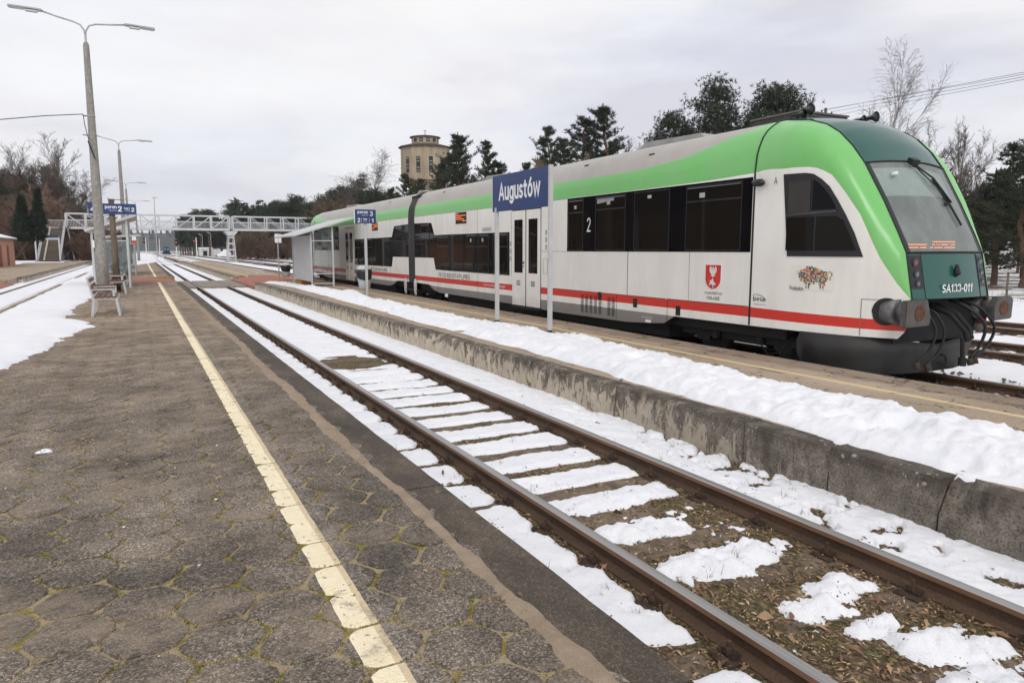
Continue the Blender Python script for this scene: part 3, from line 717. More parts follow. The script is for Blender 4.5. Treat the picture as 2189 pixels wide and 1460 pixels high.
# ---- snow in the near track
def fast_d(Y): return np.abs(((Y-3.23)/.64+.5) % 1.-.5)*.64        # distance to sleeper centre
def snow_near(X, Y):
    xl = X-3.43; ds = fast_d(Y+.05*(fbm(X*1.3, Y*.7, 3)-.5)*2)
    n1_ = fbm(X*1.7+3, Y*1.7, 5, .55); n2_ = fbm(X*5, Y*5, 4)
    t = np.full_like(X, .055)
    far = sstep(8, 14, Y); mid = sstep(4.0, 5.4, Y)
    # sleeper stripes melted out between the rails
    ina = np.abs(xl) < .66
    stripe = sstep(.035+.13*(n2_-.42), .15, ds)
    st = stripe*(.085)-.035+.05*(n1_-.5)
    st = st*(1-far)+far*(.062+.018*stripe*1.2-.012+.03*(n2_-.5))
    pat = np.zeros_like(X)
    for (xa, xb, yc, hw) in ((2.80, 3.95, 4.86, .20), (2.80, 3.62, 4.19, .17), (2.80, 4.02, 3.50, .19), (2.9, 3.5, 3.42, .16), (3.22, 3.62, 2.74, .14), (3.5, 4.02, 2.86, .16), (3.3, 3.7, 2.45, .10), (3.42, 4.08, 2.13, .24), (3.2, 3.8, 1.85, .2)):
        cx_ = (xa+xb)/2; hx_ = (xb-xa)/2
        q = np.maximum(np.abs(X-cx_)/hx_, 0)**4+(np.abs(Y-yc-(X-cx_)*-.06)/hw)**3
        pat = np.maximum(pat, np.exp(-q*1.2))
    stn = .085*pat-.016+.15*(fbm(X*6.5+1, Y*6.5, 6, .68)-.47)
    st = np.where(Y > 5.2, st, st*mid+stn*(1-mid))
    # melt hole further along
    st -= .16*np.exp(-(((Y-13.2)/.75)**2+((xl+.05)/.6)**2))
    # right strip
    rs = .074+.03*(n1_-.5)-.085*(1-sstep(.35, .43, fbm(X*4.2, Y*4.2+31, 4)))*(1-sstep(5, 10, Y))+.02*(n2_-.5)
    # left strip, scalloped at the sleepers
    ls = .066-.055*(1-sstep(.03, .10, ds))*(X > 2.1)*(1-.6*far)+.05*(n1_-.5)
    ls = np.where((Y > 2.95) & (Y < 4.6), .062+.05*(n1_-.5)-.02*(1-sstep(.02, .08, ds))*(X > 2.35), ls); ls = ls-.16*np.exp(-((Y-2.80+.5*(X-2.2))/.12)**2)
    r = np.where(ina, st, np.where(xl > 0, rs, ls))
    # keep clear of rails and fasteners
    dr = np.minimum(np.abs(xl-.75), np.abs(xl+.75))
    clear = .105+.055*(1-sstep(.05, .16, ds))+.05*(n2_-.5)
    r = r-.13*(1-sstep(clear-.03, clear+.055, dr))*(1-.35*sstep(14, 30, Y))
    r = np.minimum(r, .10)
    r = r+.012*(fbm(X*9, Y*9, 3)-.5)*2+.016*(fbm(X*24, Y*24, 2)-.5)*(1-sstep(9, 14, Y))
    return -.172+r
def ndiv(a, b, st): return np.arange(a, b, st)
ysn = np.concatenate([ndiv(1.3, 6, .022), ndiv(6, 10, .035), ndiv(10, 18, .07), ndiv(18, 41.2, .2)])
s = grid('snow', ndiv(1.82, 5.125, .024), ysn, snow_near, SNOWD, keep=lambda X, Y, Z: Z > -.205); tag(s, kind='stuff')
def snow_far(X, Y):
    xl = X-3.43; dr = np.minimum(np.abs(xl-.75), np.abs(xl+.75))
    return -.11+.03*(fbm(X*1.5, Y*.7, 4)-.5)-.06*(1-sstep(.07, .15, dr))
s = grid('snow', ndiv(1.84, 5.10, .06), np.concatenate([ndiv(49.3, 110, .6)]), snow_far, SNOW); tag(s, kind='stuff')

# ---- piled snow on the far platform
ik = np.array([[1, 5.42], [2.7, 5.37], [3.2, 5.33], [3.9, 5.28], [4.4, 5.36], [5.3, 5.39], [6.2, 5.43], [9.3, 5.60], [15.6, 5.65], [26, 5.88], [33, 5.95], [38.4, 5.5]])
ok = np.array([[1, 6.6], [3.4, 6.68], [4.7, 6.80], [6.3, 6.62], [8.5, 6.80], [10.1, 7.00], [12.0, 6.86], [12.3, 7.02], [15.1, 6.60], [18, 6.62], [22.6, 6.63], [26, 7.0], [28, 6.8], [33.4, 6.65], [38.4, 6.3]])
def bank(X, Y):
    a = np.interp(Y, ik[:, 0], ik[:, 1])+.09*(fbm(Y*1.6, 5+0*Y, 5, .6)-.5)*2; c = np.interp(Y, ok[:, 0], ok[:, 1])+.13*(fbm(Y*1.3, 9+0*Y, 5, .6)-.5)*2
    t = (X-a)/(c-a); d1 = (X-a); d2 = (c-X)
    h = .15*(1-np.exp(-np.clip(d1, 0, 9)/.28))*(1-np.exp(-np.clip(d2, 0, 9)/.07))*1.15
    h *= .62+.75*fbm(X*1.1, Y*.8, 4)
    h *= 1-.55*sstep(24, 36, Y)
    lump = .10*np.abs(fbm(X*3.2, Y*3.2, 3)-.5)+.085*(fbm(X*7, Y*7, 4, .65)-.5)+.03*(fbm(X*20, Y*20, 2)-.5)
    pits = -.10*np.clip(fbm(X*2.6+4, Y*2.3, 3)-.60, 0, 1)*4
    h = h+(lump+pits)*np.clip(h/.07, 0, 1)
    return PZ+np.where((d1 > 0) & (d2 > 0), h, np.maximum(np.minimum(d1, d2)*1.8, -.16))
ybk = np.concatenate([ndiv(1.2, 7, .03), ndiv(7, 14, .05), ndiv(14, 38.5, .14)])
s = grid('snow_bank', ndiv(5.05, 7.35, .032), ybk, bank, SNOWL, keep=lambda X, Y, Z: Z > PZ-.12); tag(s, kind='stuff')
# far end of that platform, drifted over
s = grid('snow', ndiv(5.3, 8.6, .3), ndiv(95, 200, 2), lambda X, Y: PZ-.03+.10*(fbm(X*.7, Y*.12, 4)-.30)*sstep(90, 125, Y)*1.4, SNOW); tag(s, kind='stuff')
s = grid('snow', ndiv(5.6, 7.6, .08), ndiv(50, 62, .15), lambda X, Y: PZ-.05+.16*(fbm(X*1.3, Y*.6, 4)-.42)*np.exp(-((Y-53)/3.)**2), SNOW, keep=lambda X, Y, Z: Z > PZ-.03); tag(s, kind='stuff')

# ---- snow field on the left, over platform edge and left track
lk_ = np.array([[2, -2.9], [8, -2.45], [11.0, -1.98], [11.9, -1.80], [13, -1.62], [15, -1.52], [17, -1.20], [18, -1.08], [19.2, -1.18], [20.5, -1.62], [23, -1.80], [28, -1.62], [34, -1.5], [41, -1.4], [48, -2.4], [60, -1.5], [80, -1.3], [108, 2.0]])
def snow_left(X, Y):
    e = np.interp(Y, lk_[:, 0], lk_[:, 1])+.30*(fbm(X*.9+2, Y*1.1, 6, .65)-.5)*2
    d_ = e-X
    h = .10*(1-np.exp(-np.clip(d_, 0, 9)/.22))+.05*(fbm(X*1.2, Y*1.2, 4)-.5)*np.clip(d_*3, 0, 1)
    base = np.where(X > -3.1, PZ, np.where(X > -4.0, PZ-(-3.1-X)/.9*.27, .01))
    tr = -.045+.02*(fbm(X*2, Y*.8, 3)-.5)
    z = np.where(X > -3.25, base+h, np.maximum(base+h-.05, tr))
    z = np.where(X < -4.05, tr+.02*(fbm(X, Y, 3)), z)
    # rails stand free
    dr = np.minimum(np.abs(X+4.20), np.abs(X+5.70)); bare = .035+.05*sstep(38, 52, Y)
    z = np.where((dr < .13), np.minimum(z, tr-.03), z)
    return np.where((d_ < 0) & (X > -3.2), PZ+d_*.8, z)
s = grid('snow', ndiv(-9.2, 2., .06), np.concatenate([ndiv(6, 34, .09), ndiv(34, 108, .5)]), snow_left, SNOW, keep=lambda X, Y, Z: (Z > PZ-.03) | (X < -3.2)); tag(s, kind='stuff')
# snow beyond the platform ends and across the yard
def yard(X, Y): return -.10+.05*(fbm(X*.25, Y*.08, 4)-.5)
s = grid('snow', ndiv(-3.5, 5.3, .4), np.concatenate([ndiv(107.6, 420, 3.)]), lambda X, Y: yard(X, Y)+.03, SNOW); tag(s, kind='stuff')
def snow_right(X, Y):
    z = -.145+.05*(fbm(X*1.4, Y*1.4, 4)-.5)
    for xc in (10.4, 15.35, 20.0):
        xl = X-xc; dr = np.minimum(np.abs(xl-.75), np.abs(xl+.75)); z = z-.10*(1-sstep(.10, .26, dr))
        ds = np.abs(((Y-.3)/.6+.5) % 1-.5)*.6
        if xc > 11: z = z-.05*(1-sstep(.1, .2, ds))*(np.abs(xl) < .7)
    return z
s = grid('snow', ndiv(8.75, 32, .09), np.concatenate([ndiv(2, 12, .07), ndiv(12, 60, .5), ndiv(60, 420, 4)]), snow_right, mat_snow('snow_ballast', .9, (.07, .06, .05)), keep=lambda X, Y, Z: (Z > -.24)); tag(s, kind='stuff')
# black cinders and ballast stones showing through beside the train track
def stones(name, n, xr, yr, z, size, mat, lab=None):
    ico = np.array([(1, 1, 1), (-1, -1, 1), (-1, 1, -1), (1, -1, -1)], float)
    co = []; tr = []
    for i in range(n):
        x = NR.uniform(*xr); y = NR.uniform(*yr); s_ = size*NR.uniform(.4, 1.3)
        q = NR.normal(size=(6, 3)); q /= np.linalg.norm(q, axis=1)[:, None]; q *= s_*np.array([1, 1, .7])
        q = np.array([[s_, 0, 0], [-s_, 0, 0], [0, s_, 0], [0, -s_, 0], [0, 0, s_*.7], [0, 0, -s_*.7]])+NR.normal(size=(6, 3))*s_*.25
        q += (x, y, z); b0 = len(co)*6; co.append(q)
        tr += [(b0+a, b0+b, b0+c) for a, b, c in ((0, 2, 4), (2, 1, 4), (1, 3, 4), (3, 0, 4), (2, 0, 5), (1, 2, 5), (3, 1, 5), (0, 3, 5))]
    me = rawmesh(name, np.concatenate(co), np.array(tr), [mat]); return tag(link(name, me), kind='stuff')
STONE = M('ballast_stone', (.09, .08, .07), .9, 0, .5, 20.)
stones('ballast_stones', 500, (9.9, 12.3), (3, 7.5), -.125, .035, STONE)
stones('ballast_stones', 260, (14.2, 16.6), (5, 14), -.13, .05, STONE)
b = MB(); b.bb(12.0, 13.9, 5, 9.9, -.2, -.18, STONE)

# ---- fallen leaves, twigs and moss by the near track (real small geometry)
def leaves(name, pts, size, mats, up=.5, parent=None):
    n = len(pts); P = np.array(pts); a = NR.uniform(0, 2*pi, n); L_ = size*NR.uniform(.5, 1.35, n); W_ = L_*NR.uniform(.22, .42, n)
    tilt = NR.normal(0, up, n); ux = np.stack([np.cos(a), np.sin(a), np.sin(tilt)*.5], 1); vx = np.stack([-np.sin(a), np.cos(a), NR.normal(0, up, n)*.6], 1)
    c = [P-ux*L_[:, None]*.5, P+vx*W_[:, None]*.5+ux*L_[:, None]*.02, P+ux*L_[:, None]*.5, P-vx*W_[:, None]*.5]
    c[1][:, 2] += L_*.12; c[3][:, 2] += L_*.10
    mid = P+np.array([0, 0, -.0]); co = np.stack([c[0], c[1], c[2], c[3]], 1).reshape(-1, 3)
    i = np.arange(n)*4; tr = np.concatenate([np.stack([i, i+1, i+3], 1), np.stack([i+1, i+2, i+3], 1)])
    mi = NR.randint(0, len(mats), n); mi = np.concatenate([mi, mi])
    return tag(link(name, rawmesh(name, co, tr, mats, mi), parent), kind='stuff')
LM = [M('leaf_tan', (.36, .23, .13), .75, 0, .25, 20.), M('leaf_brown', (.20, .11, .06), .8, 0, .3, 20.), M('leaf_dark', (.10, .06, .035), .85, 0, .3, 20.), M('leaf_red', (.26, .115, .06), .8, 0, .2, 20.), M('leaf_pale', (.46, .33, .20), .75, 0, .2, 20.)]
pts = []
while len(pts) < 15000:
    x = NR.uniform(1.85, 5.1); y = 1.6+NR.beta(1.1, 2.2)*7.5
    z = float(snow_near(np.array([[x]]), np.array([[y]]))[0, 0]) if False else 0
    pts.append((x, y))
PA = np.array(pts); sz = snow_near(PA[:, 0][None], PA[:, 1][None])[0]; bz = bedz(PA[:, 0][None], PA[:, 1][None])[0]
dr = np.minimum(np.abs(PA[:, 0]-2.68), np.abs(PA[:, 0]-4.18))
okk = ((sz < bz+.004) | (NR.rand(len(PA)) < .012)) & (dr > .05)
Z_ = np.maximum(sz, bz)+.008
P_ = np.stack([PA[:, 0], PA[:, 1], Z_], 1)[okk]
leaves('leaf_litter', P_, .034, [LM[0], LM[1], LM[2], LM[1], LM[4], LM[2]], .5)
big = P_[NR.rand(len(P_)) < .035]+np.array([0, 0, .008]); leaves('oak_leaves', big, .075, [LM[1], LM[1], LM[0], LM[2]], .8)
pp = np.stack([NR.uniform(-2, 1.5, 260), NR.uniform(1.6, 9, 260), np.full(260, PZ+.004)], 1)
leaves('fallen_leaves', pp, .022, [LM[0], LM[4], LM[1]], .1)
for (cx_, cy_, r_, n_) in ((-1.35, 7.0, .22, 130), (-.62, 7.05, .12, 60), (-.95, 3.55, .16, 150), (.05, 2.2, .08, 30), (1.42, 2.9, .06, 14), (1.2, 3.3, .08, 25)):
    pp = np.stack([cx_+NR.normal(0, r_, n_), cy_+NR.normal(0, r_*.7, n_), PZ+.004+NR.uniform(0, .01, n_)], 1); leaves('fallen_leaves', pp, .035, [LM[0], LM[1], LM[3], LM[4]], .3)
def tufts(name, pts, h, mats, blades=14, spread=.03):
    P = np.repeat(np.array(pts), blades, 0); n = len(P); P = P+np.stack([NR.normal(0, spread, n), NR.normal(0, spread, n), np.zeros(n)], 1)
    a = NR.uniform(0, 2*pi, n); d_ = np.stack([np.cos(a), np.sin(a), np.zeros(n)], 1); H_ = h*NR.uniform(.4, 1.2, n)
    tip = P+d_*H_[:, None]*NR.uniform(.1, .9, n)[:, None]; tip[:, 2] += H_*NR.uniform(.5, 1, n); sd = np.stack([-np.sin(a), np.cos(a), np.zeros(n)], 1)*.0022
    co = np.stack([P-sd, P+sd, tip], 1).reshape(-1, 3); tr = np.arange(3*n).reshape(-1, 3)
    return tag(link(name, rawmesh(name, co, tr, mats, NR.randint(0, len(mats), n))), kind='stuff')
MOSS = [M('moss_olive', (.11, .115, .02), .95, 0, .4, 30.), M('moss_dark', (.045, .055, .016), .95, 0, .4, 30.), M('dry_grass', (.21, .155, .075), .9, 0, .3, 20.)]
sel = okk & (dr > .1) & (fbm(PA[:, 0]*2.1, PA[:, 1]*2.1, 4) > .50)
tufts('moss', np.stack([PA[:, 0], PA[:, 1], bz-.004], 1)[sel][:1500], .022, MOSS, 10, .02)
gr = np.stack([NR.uniform(2.0, 5.0, 60), NR.uniform(1.9, 9, 60)], 1); gzv = np.maximum(snow_near(gr[:, 0][None], gr[:, 1][None])[0], -.175)
dg = np.minimum(np.abs(gr[:, 0]-2.68), np.abs(gr[:, 0]-4.18)) > .16
tufts('dry_weeds', np.stack([gr[:, 0], gr[:, 1], gzv-.01], 1)[dg], .07, [MOSS[2], MOSS[1]], 9, .018)
# moss lines in the slab joints
jp = []
for (x_, y_) in near:
    for k in range(6):
        a = pi/3*k; b__ = a+pi/3
        if NR.rand() < .8:
            for t in NR.rand(5): jp.append((x_+.2*((1-t)*cos(a)+t*cos(b__)), y_+.2*((1-t)*sin(a)+t*sin(b__)), PZ-.010))
jp = np.array(jp); jp = jp[(fbm(jp[:, 0]*1.6, jp[:, 1]*1.6, 4) > .44)]
tufts('joint_moss', jp, .009, [M('moss_yellow', (.21, .185, .025), .95, 0, .3, 30.), MOSS[0], MOSS[0], MOSS[2]], 9, .007)
# small ice crumbs on the slabs
stones('snow_crumbs', 26, (-1.6, .6), (2.4, 7), PZ+.004, .008, SNOW)
b = MB(); 
bm = bmesh.new(); bmesh.ops.create_icosphere(bm, subdivisions=2, radius=.06); 
for v in bm.verts: v.co.z *= .25; v.co *= 1+.25*sin(v.co.x*60+v.co.y*40)
me = bpy.data.meshes.new('snow_lump'); bm.to_mesh(me); bm.free(); me.materials.append(SNOW)
o = link('snow_lump', me, None, (-.80, 6.95, PZ+.002)); tag(o, kind='stuff')

# ================================================================== TRAIN
XC = 10.4; HW = 1.435; SX = XC-HW          # near side at 8.965
YM = 25.6                                    # articulation
def mir(y): return 2*YM-y
train = thing('train', 'white diesel railcar with green roof band and red stripe at the sandy platform', 'train', (XC, YM, 0))
TO = (XC, YM, 0)
# nose guides
gY = [6.366, 6.43, 6.50, 6.56, 6.63, 6.72, 6.80, 6.88, 6.98, 7.10, 7.21, 7.32, 7.42, 7.54, 7.66, 7.78, 7.90, 8.07, 8.25, 8.5, 8.82]
gw = np.interp(gY, [6.366, 6.47, 6.6, 6.8, 7.0, 7.3, 7.7, 8.2, 8.82], [.920, 1.0, 1.09, 1.19, 1.26, 1.33, 1.39, 1.425, HW])
gzc = np.interp(gY, [6.366, 6.5, 6.715, 6.975, 7.26, 7.445, 7.71, 8.04, 8.82], [1.262, 1.46, 1.84, 2.43, 2.84, 3.054, 3.165, 3.189, 3.175])
ga_ = np.interp(gY, [6.366, 6.5, 6.63, 6.88, 7.21, 7.42, 7.66, 7.9, 8.25, 8.82], [.89, .885, .89, .90, .92, .93, .93, .92, .90, .80])
gzi = np.interp(gY, [6.366, 6.43, 6.50, 6.63, 6.88, 7.21, 7.42, 7.66, 7.9, 8.25, 8.82], [1.258, 1.56, 1.90, 2.163, 2.631, 3.19, 3.46, 3.69, 3.84, 3.96, 4.052])
gzt = gzi+np.interp(gY, [6.366, 6.9, 7.21, 7.5, 7.8, 8.2, 8.82], [0, .02, .05, .12, .12, .08, .05])
gbow = np.interp(gY, [6.366, 7.2, 7.9, 8.4], [.09, .09, .03, 0])
bY = [8.9, 9.3, 9.7, 10.2, 10.75, 11.4, 12.2]
def body_sec(Y):
    a = float(np.interp(Y, [8.82, 9.2, 9.7, 10.2, 10.8, 11.4, 12.2], [.80, 1.02, 1.20, 1.30, 1.345, 1.362, 1.376])); zi = roofpt(a)
    zc = np.interp(Y, [8.82, 10, 12], [3.175, 3.14, 3.125])
    return a, zi, zc
def roofpt(x):      # body roof profile outside the corner
    x = min(abs(x), 1.435)
    return float(np.interp(x, [0, .3, .65, .95, 1.18, 1.30, 1.365, 1.41, 1.435], [4.115, 4.11, 4.085, 4.02, 3.87, 3.71, 3.555, 3.40, 3.125]))
NC, NT = 8, 12
def section(Y):
    """returns side base x, list of corner pts, list of top pts (x,z,dy) from left side to centre"""
    if Y <= 8.82:
        w_, zc, a, zi, zt, bow = (float(np.interp(Y, gY, q)) for q in (gw, gzc, ga_, gzi, gzt, gbow))
        cpt = []
        c1 = (w_+.002, zc+(zi-zc)*.62); c2 = (a+(w_-a)*.72, zi-(zi-zc)*.04)
        for k in range(NC+1):
            t = k/NC; x = (1-t)**3*w_+3*(1-t)**2*t*c1[0]+3*(1-t)*t*t*c2[0]+t**3*a; z = (1-t)**3*zc+3*(1-t)**2*t*c1[1]+3*(1-t)*t*t*c2[1]+t**3*zi
            cpt.append((x, z, 0))
        top = [(a*(1-k/NT), zi+(zt-zi)*(1-(1-k/NT)**2), -bow*(1-(1-k/NT)**2)) for k in range(NT+1)]
        bl = sstep(8.2, 8.82, Y)
        if bl > 0:
            cpt = [(x, z*(1-bl)+bl*(zc+(roofpt(x)-3.125)*(zi-zc)/(roofpt(a)-3.125) if True else z), d_) for x, z, d_ in cpt]
            top = [(x, z*(1-bl)+bl*max(zi, roofpt(x)), d_) for x, z, d_ in top]
    else:
        w_ = HW; a, zi, zc = body_sec(Y)
        cpt = []
        for k in range(NC+1):
            t = k/NC; x = w_-(w_-a)*(t**1.6 if a > 1.2 else t); 
            z = zc+(roofpt(x)-3.125)*(zi-zc)/(roofpt(a)-3.125); cpt.append((x, z, 0))
        top = [(a*(1-k/NT), max(zi, roofpt(a*(1-k/NT))) if k else zi, 0) for k in range(NT+1)]
    return w_, cpt, top
def zb(Y):   # bottom of the painted side
    return float(np.interp(Y, [6.36, 6.40, 6.46, 6.74, 8.8, 10.72, 11.02, 12., 15., 17.4, 20, 22.9, 23.35, 23.9, 25.2, 25.6], [.93, .80, .70, .70, .69, .685, .53, .45, .43, .47, .49, .49, .56, .73, .74, .74]))
def red(Y):
    return float(np.interp(Y, [6.4, 9, 12], [.81, .835, .835])), float(np.interp(Y, [6.4, 9, 12], [.955, 1.0, 1.0]))
def side_rows(Y, zc):
    r0, r1 = red(Y); z0 = zb(Y); g0 = .69 if Y > 8.9 else z0+.001
    zs = [z0, max(z0+.001, min(g0, r0-.02)), max(r0, z0+.002), max(r1, z0+.003)]
    top = max(zc, zs[-1]+.004)
    return zs+[zs[3]+(top-zs[3])*k/5 for k in range(1, 6)]
rowmat = [GREY, WHITE, RED, WHITE, WHITE, WHITE, WHITE, WHITE]
def shell(name, Ys, flip, parent, want):
    """want(mid Y, kind) -> material or None"""
    vs = []; fs = []; mb_m = []; mats = []
    def mi(m):
        if m not in mats: mats.append(m)
        return mats.index(m)
    rows = []
    for Y in Ys:
        w_, cp, tp = section(Y); zz = side_rows(Y, cp[0][1])
        half = [(w_, z, 0) for z in zz]+cp[1:]+tp[1:]
        # slight outward belly of the lower nose side
        full = [(-x, z, d_) for x, z, d_ in half]+[(x, z, d_) for x, z, d_ in half[-2::-1]]
        rows.append([(XC+x, (Y+d_), z) for x, z, d_ in full])
    nh = len(rows[0]); hn = (nh+1)//2
    for r in rows:
        for (x, y, z) in r: vs.append((x-TO[0], (mir(y) if flip else y)-TO[1], z))
    for i in range(len(rows)-1):
        ym = (Ys[i]+Ys[i+1])/2
        for k in range(nh-1):
            kk = k if k < hn-1 else nh-2-k
            kind = 'side%d' % kk if kk < 8 else ('corner' if kk < 8+NC else 'top')
            m = want(ym, kind)
            if m is None: continue
            f = (i*nh+k, (i+1)*nh+k, (i+1)*nh+k+1, i*nh+k+1)
            if flip: f = f[::-1]
            fs.append(f[::-1]); mb_m.append(mi(m))
    used = sorted({i for f in fs for i in f}); mp_ = {u: i for i, u in enumerate(used)}
    me = mkmesh(name, [vs[u] for u in used], [tuple(mp_[i] for i in f) for f in fs], mats, mb_m, True)
    o = link(name, me, parent); return o
noseY = list(gY)
# refine front stations
NY = []
for a, b_ in zip(gY[:-1], gY[1:]): NY += [a, (a+b_)/2]
NY.append(gY[-1])
WSB, WST = 6.50, 7.21
def want_nose(y, kind):
    if kind.startswith('side'): return rowmat[int(kind[4:])]
    if kind == 'corner': return GREEN
    if y < WSB: return TEAL
    if y < WST: return None
    return TEAL
def want_body(y, kind):
    if kind.startswith('side'): return rowmat[int(kind[4:])]
    if kind == 'corner': return GREEN
    return ROOF
for flip in (False, True):
    nose = shell('nose', NY, flip, train, want_nose)
    bY_ = [8.83, 8.9, 9.1, 9.3, 9.5, 9.7, 9.95, 10.2, 10.45, 10.72, 11.02, 11.4, 12.2, 13, 15, 17.4, 18.5, 20, 21.5, 22.9, 23.35, 23.9, 25.0, 25.28]
    shell('car_body', bY_, flip, train, want_body)
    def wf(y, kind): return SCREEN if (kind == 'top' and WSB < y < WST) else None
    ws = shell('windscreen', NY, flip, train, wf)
    if flip: continue
def bxt(b, x0, x1, y0, y1, z0, z1, m): b.bb(x0, x1, y0, y1, z0, z1, m)
def sideprism(name, poly, d0, d1, m, flip=False, parent=train, far=False):
    """polygon (Y,z) on the near body side, from proud d0 to d1 outward"""
    P = [((mir(y) if flip else y), z) for y, z in poly]
    b = MB(TO); b.prism(P, 'x', SX-d0, SX-d1, m); return b.build(name, parent)
def rect(y0, y1, z0, z1): return [(y0, z0), (y1, z0), (y1, z1), (y0, z1)]
FRAME = M('window_frame_black', (.012, .012, .015), .35, 0, .2, 5.)
def pane(y0, y1, z0, z1, flip, hop=None, par=None):
    p = sideprism('window_pane', rect(y0, y1, z0, z1), .006, .009, DGL2, flip, par or train)
    b = MB(TO); t = .02
    Y0, Y1 = (mir(y0), mir(y1)) if flip else (y0, y1); Y0, Y1 = min(Y0, Y1), max(Y0, Y1)
    for (a, c, z_, zz_) in ((Y0-t, Y0, z0-t, z1+t), (Y1, Y1+t, z0-t, z1+t), (Y0, Y1, z0-t, z0), (Y0, Y1, z1, z1+t)):
        b.bb(SX-.013, SX-.004, a, c, z_, zz_, FRAME)
    if hop:
        b.bb(SX-.014, SX-.004, Y0, Y1, hop-.015, hop+.015, FRAME); b.bb(SX-.020, SX-.006, Y0+.02, Y1-.02, z1-.03, z1-.012, M('rain_rail', (.16, .16, .17), .4, .3))
    f = b.build('window_frame', train)
    return p
STICK = M('notice_paper', (.42, .42, .38), .7, 0, .1)
CURT = M('crumpled_curtain', (.34, .34, .37), .8, 0, .2, 9.)
for flip in (False, True):
    # large window band of the front part
    sideprism('window_band', rect(8.86, 14.62, 1.90, 3.115), -.02, .004, DGL, flip)
    for (a, b_, hop) in ((9.10, 10.45, 2.80), (10.95, 12.02, None), (12.35, 13.42, 2.80), (13.95, 14.55, 2.78)): pane(a, b_, 1.94, 3.06, flip, hop)
    # low-floor window band with the stepped black area beside the articulation
    poly = [(17.62, 1.24), (23.18, 1.26), (23.35, 1.66), (25.27, 1.66), (25.27, 2.88), (23.55, 2.85), (23.25, 2.43), (17.62, 2.41)]
    sideprism('window_band', poly, -.02, .004, DGL, flip)
    for (a, b_, z0_, z1_, hop) in ((17.72, 18.62, 1.28, 2.37, 2.02), (18.95, 19.62, 1.28, 2.37, 2.03), (19.72, 20.55, 1.28, 2.37, 2.03), (20.85, 21.85, 1.28, 2.37, None), (22.0, 22.95, 1.30, 2.36, 2.05), (23.75, 24.55, 1.74, 2.80, 2.52)): pane(a, b_, z0_, z1_, flip, hop)
    # doors
    for dy0, dy1 in ((15.90, 17.42),):
        sideprism('door_frame', rect(dy0-.03, dy1+.03, .44, 2.99), -.01, .004, BLACK, flip)
        md = (dy0+dy1)/2
        for (a, b_) in ((dy0, md-.035), (md+.035, dy1)):
            dr_ = sideprism('door', rect(a, b_, .47, 2.955), .0, .020, WHITE, flip)
            c1_, c2_ = a+.13, b_-.13
            sideprism('door_window', rect(c1_, c2_, 1.335, 2.72), .016, .024, DGL2, flip, dr_)
            for kx in (0, 1):
                yy_ = (a+b_)/2+(.055 if kx else -.055)
                sideprism('pictogram', rect(yy_-.045, yy_+.045, 1.0, 1.13), .021, .0225, PRINTK, flip, dr_)
                sideprism('pictogram', [(yy_-.02, 1.02), (yy_+.02, 1.03), (yy_-.005, 1.07), (yy_+.02, 1.11), (yy_-.03, 1.11)], .023, .0245, SWHITE, flip, dr_)
        b = MB(TO); Ym = mir(md) if flip else md
        b.cyl((SX-.02, Ym+.10, 1.60), (SX-.035, Ym+.10, 1.60), .03, BLACK, 10); b.cyl((SX-.02, Ym+.10, 1.50), (SX-.035, Ym+.10, 1.50), .02, M('button_green', (.02, .2, .08), .4), 10); b.build('door_button', train)
        b = MB(TO); b.bb(SX-.06, SX+.1, (mir(dy1) if flip else dy0)-.02, (mir(dy0) if flip else dy1)+.02, .40, .44, UNDER); b.build('door_step', train)
    # panel seams
    sm_ = M('seam_black', (.01, .01, .01), .7)
    def seam(y0, y1, z0, z1, m=sm_, d=.0025): sideprism('panel_seam', rect(y0, y1, z0, z1), -.003, d, m, flip)
    seam(8.805, 8.845, .70, 3.17)
    seam(8.86, 10.95, 1.0, 1.010); seam(11.0, 15.45, 1.0, 1.008); seam(12.225, 12.24, 1.01, 1.90); seam(10.34, 10.345, 1.01, 1.9)
    seam(14.63, 15.86, 1.893, 1.900); seam(14.62, 14.63, 1.9, 3.115); seam(14.63, 25.2, 3.112, 3.120); seam(15.44, 15.455, .47, .99); seam(12.60, 12.61, .46, .99); seam(10.93, 10.94, .56, .99)
    seam(19.72, 19.727, .5, 1.22); seam(19.72, 19.727, 2.43, 3.11); seam(22.98, 22.987, .5, 1.22); seam(23.1, 23.107, 2.43, 3.11); seam(17.50, 17.507, 1.24, 3.11)
    seam(6.93, 6.935, .71, .81) if False else None
    # louvres in the engine bay
    for k, yk in enumerate((12.72, 12.88, 13.22, 13.40, 13.58, 13.76, 13.94)):
        b = MB(TO)
        for j in range(15):
            Yk = mir(yk) if flip else yk
            b.bb(SX-.004, SX+.01, Yk-.055, Yk+.055, .53+j*.027, .53+j*.027+.013, BLACK)
        b.build('louvre', train)
    # latch openings
    for (a, z_) in ((11.95, .86), (10.62, .80)):
        sideprism('latch', rect(a-.065, a+.065, z_-.09, z_+.09), -.002, .005, BLACK, flip)
    if not flip:
        sideprism('soot_mark', [(13.17, .86), (13.30, .84), (13.31, .99), (13.27, 1.02), (13.20, 1.02), (13.16, .98)], .004, .0055, M('soot', (.018, .014, .012), .9, 0, .3, 30.))
    # destination display on the side
    sideprism('side_display', rect(20.53, 21.37, 2.74, 3.09), -.01, .010, BLACK, flip)
    b = MB(TO); rr = random.Random(4)
    LED = emis('led_orange', (1, .22, .03), 1.1)
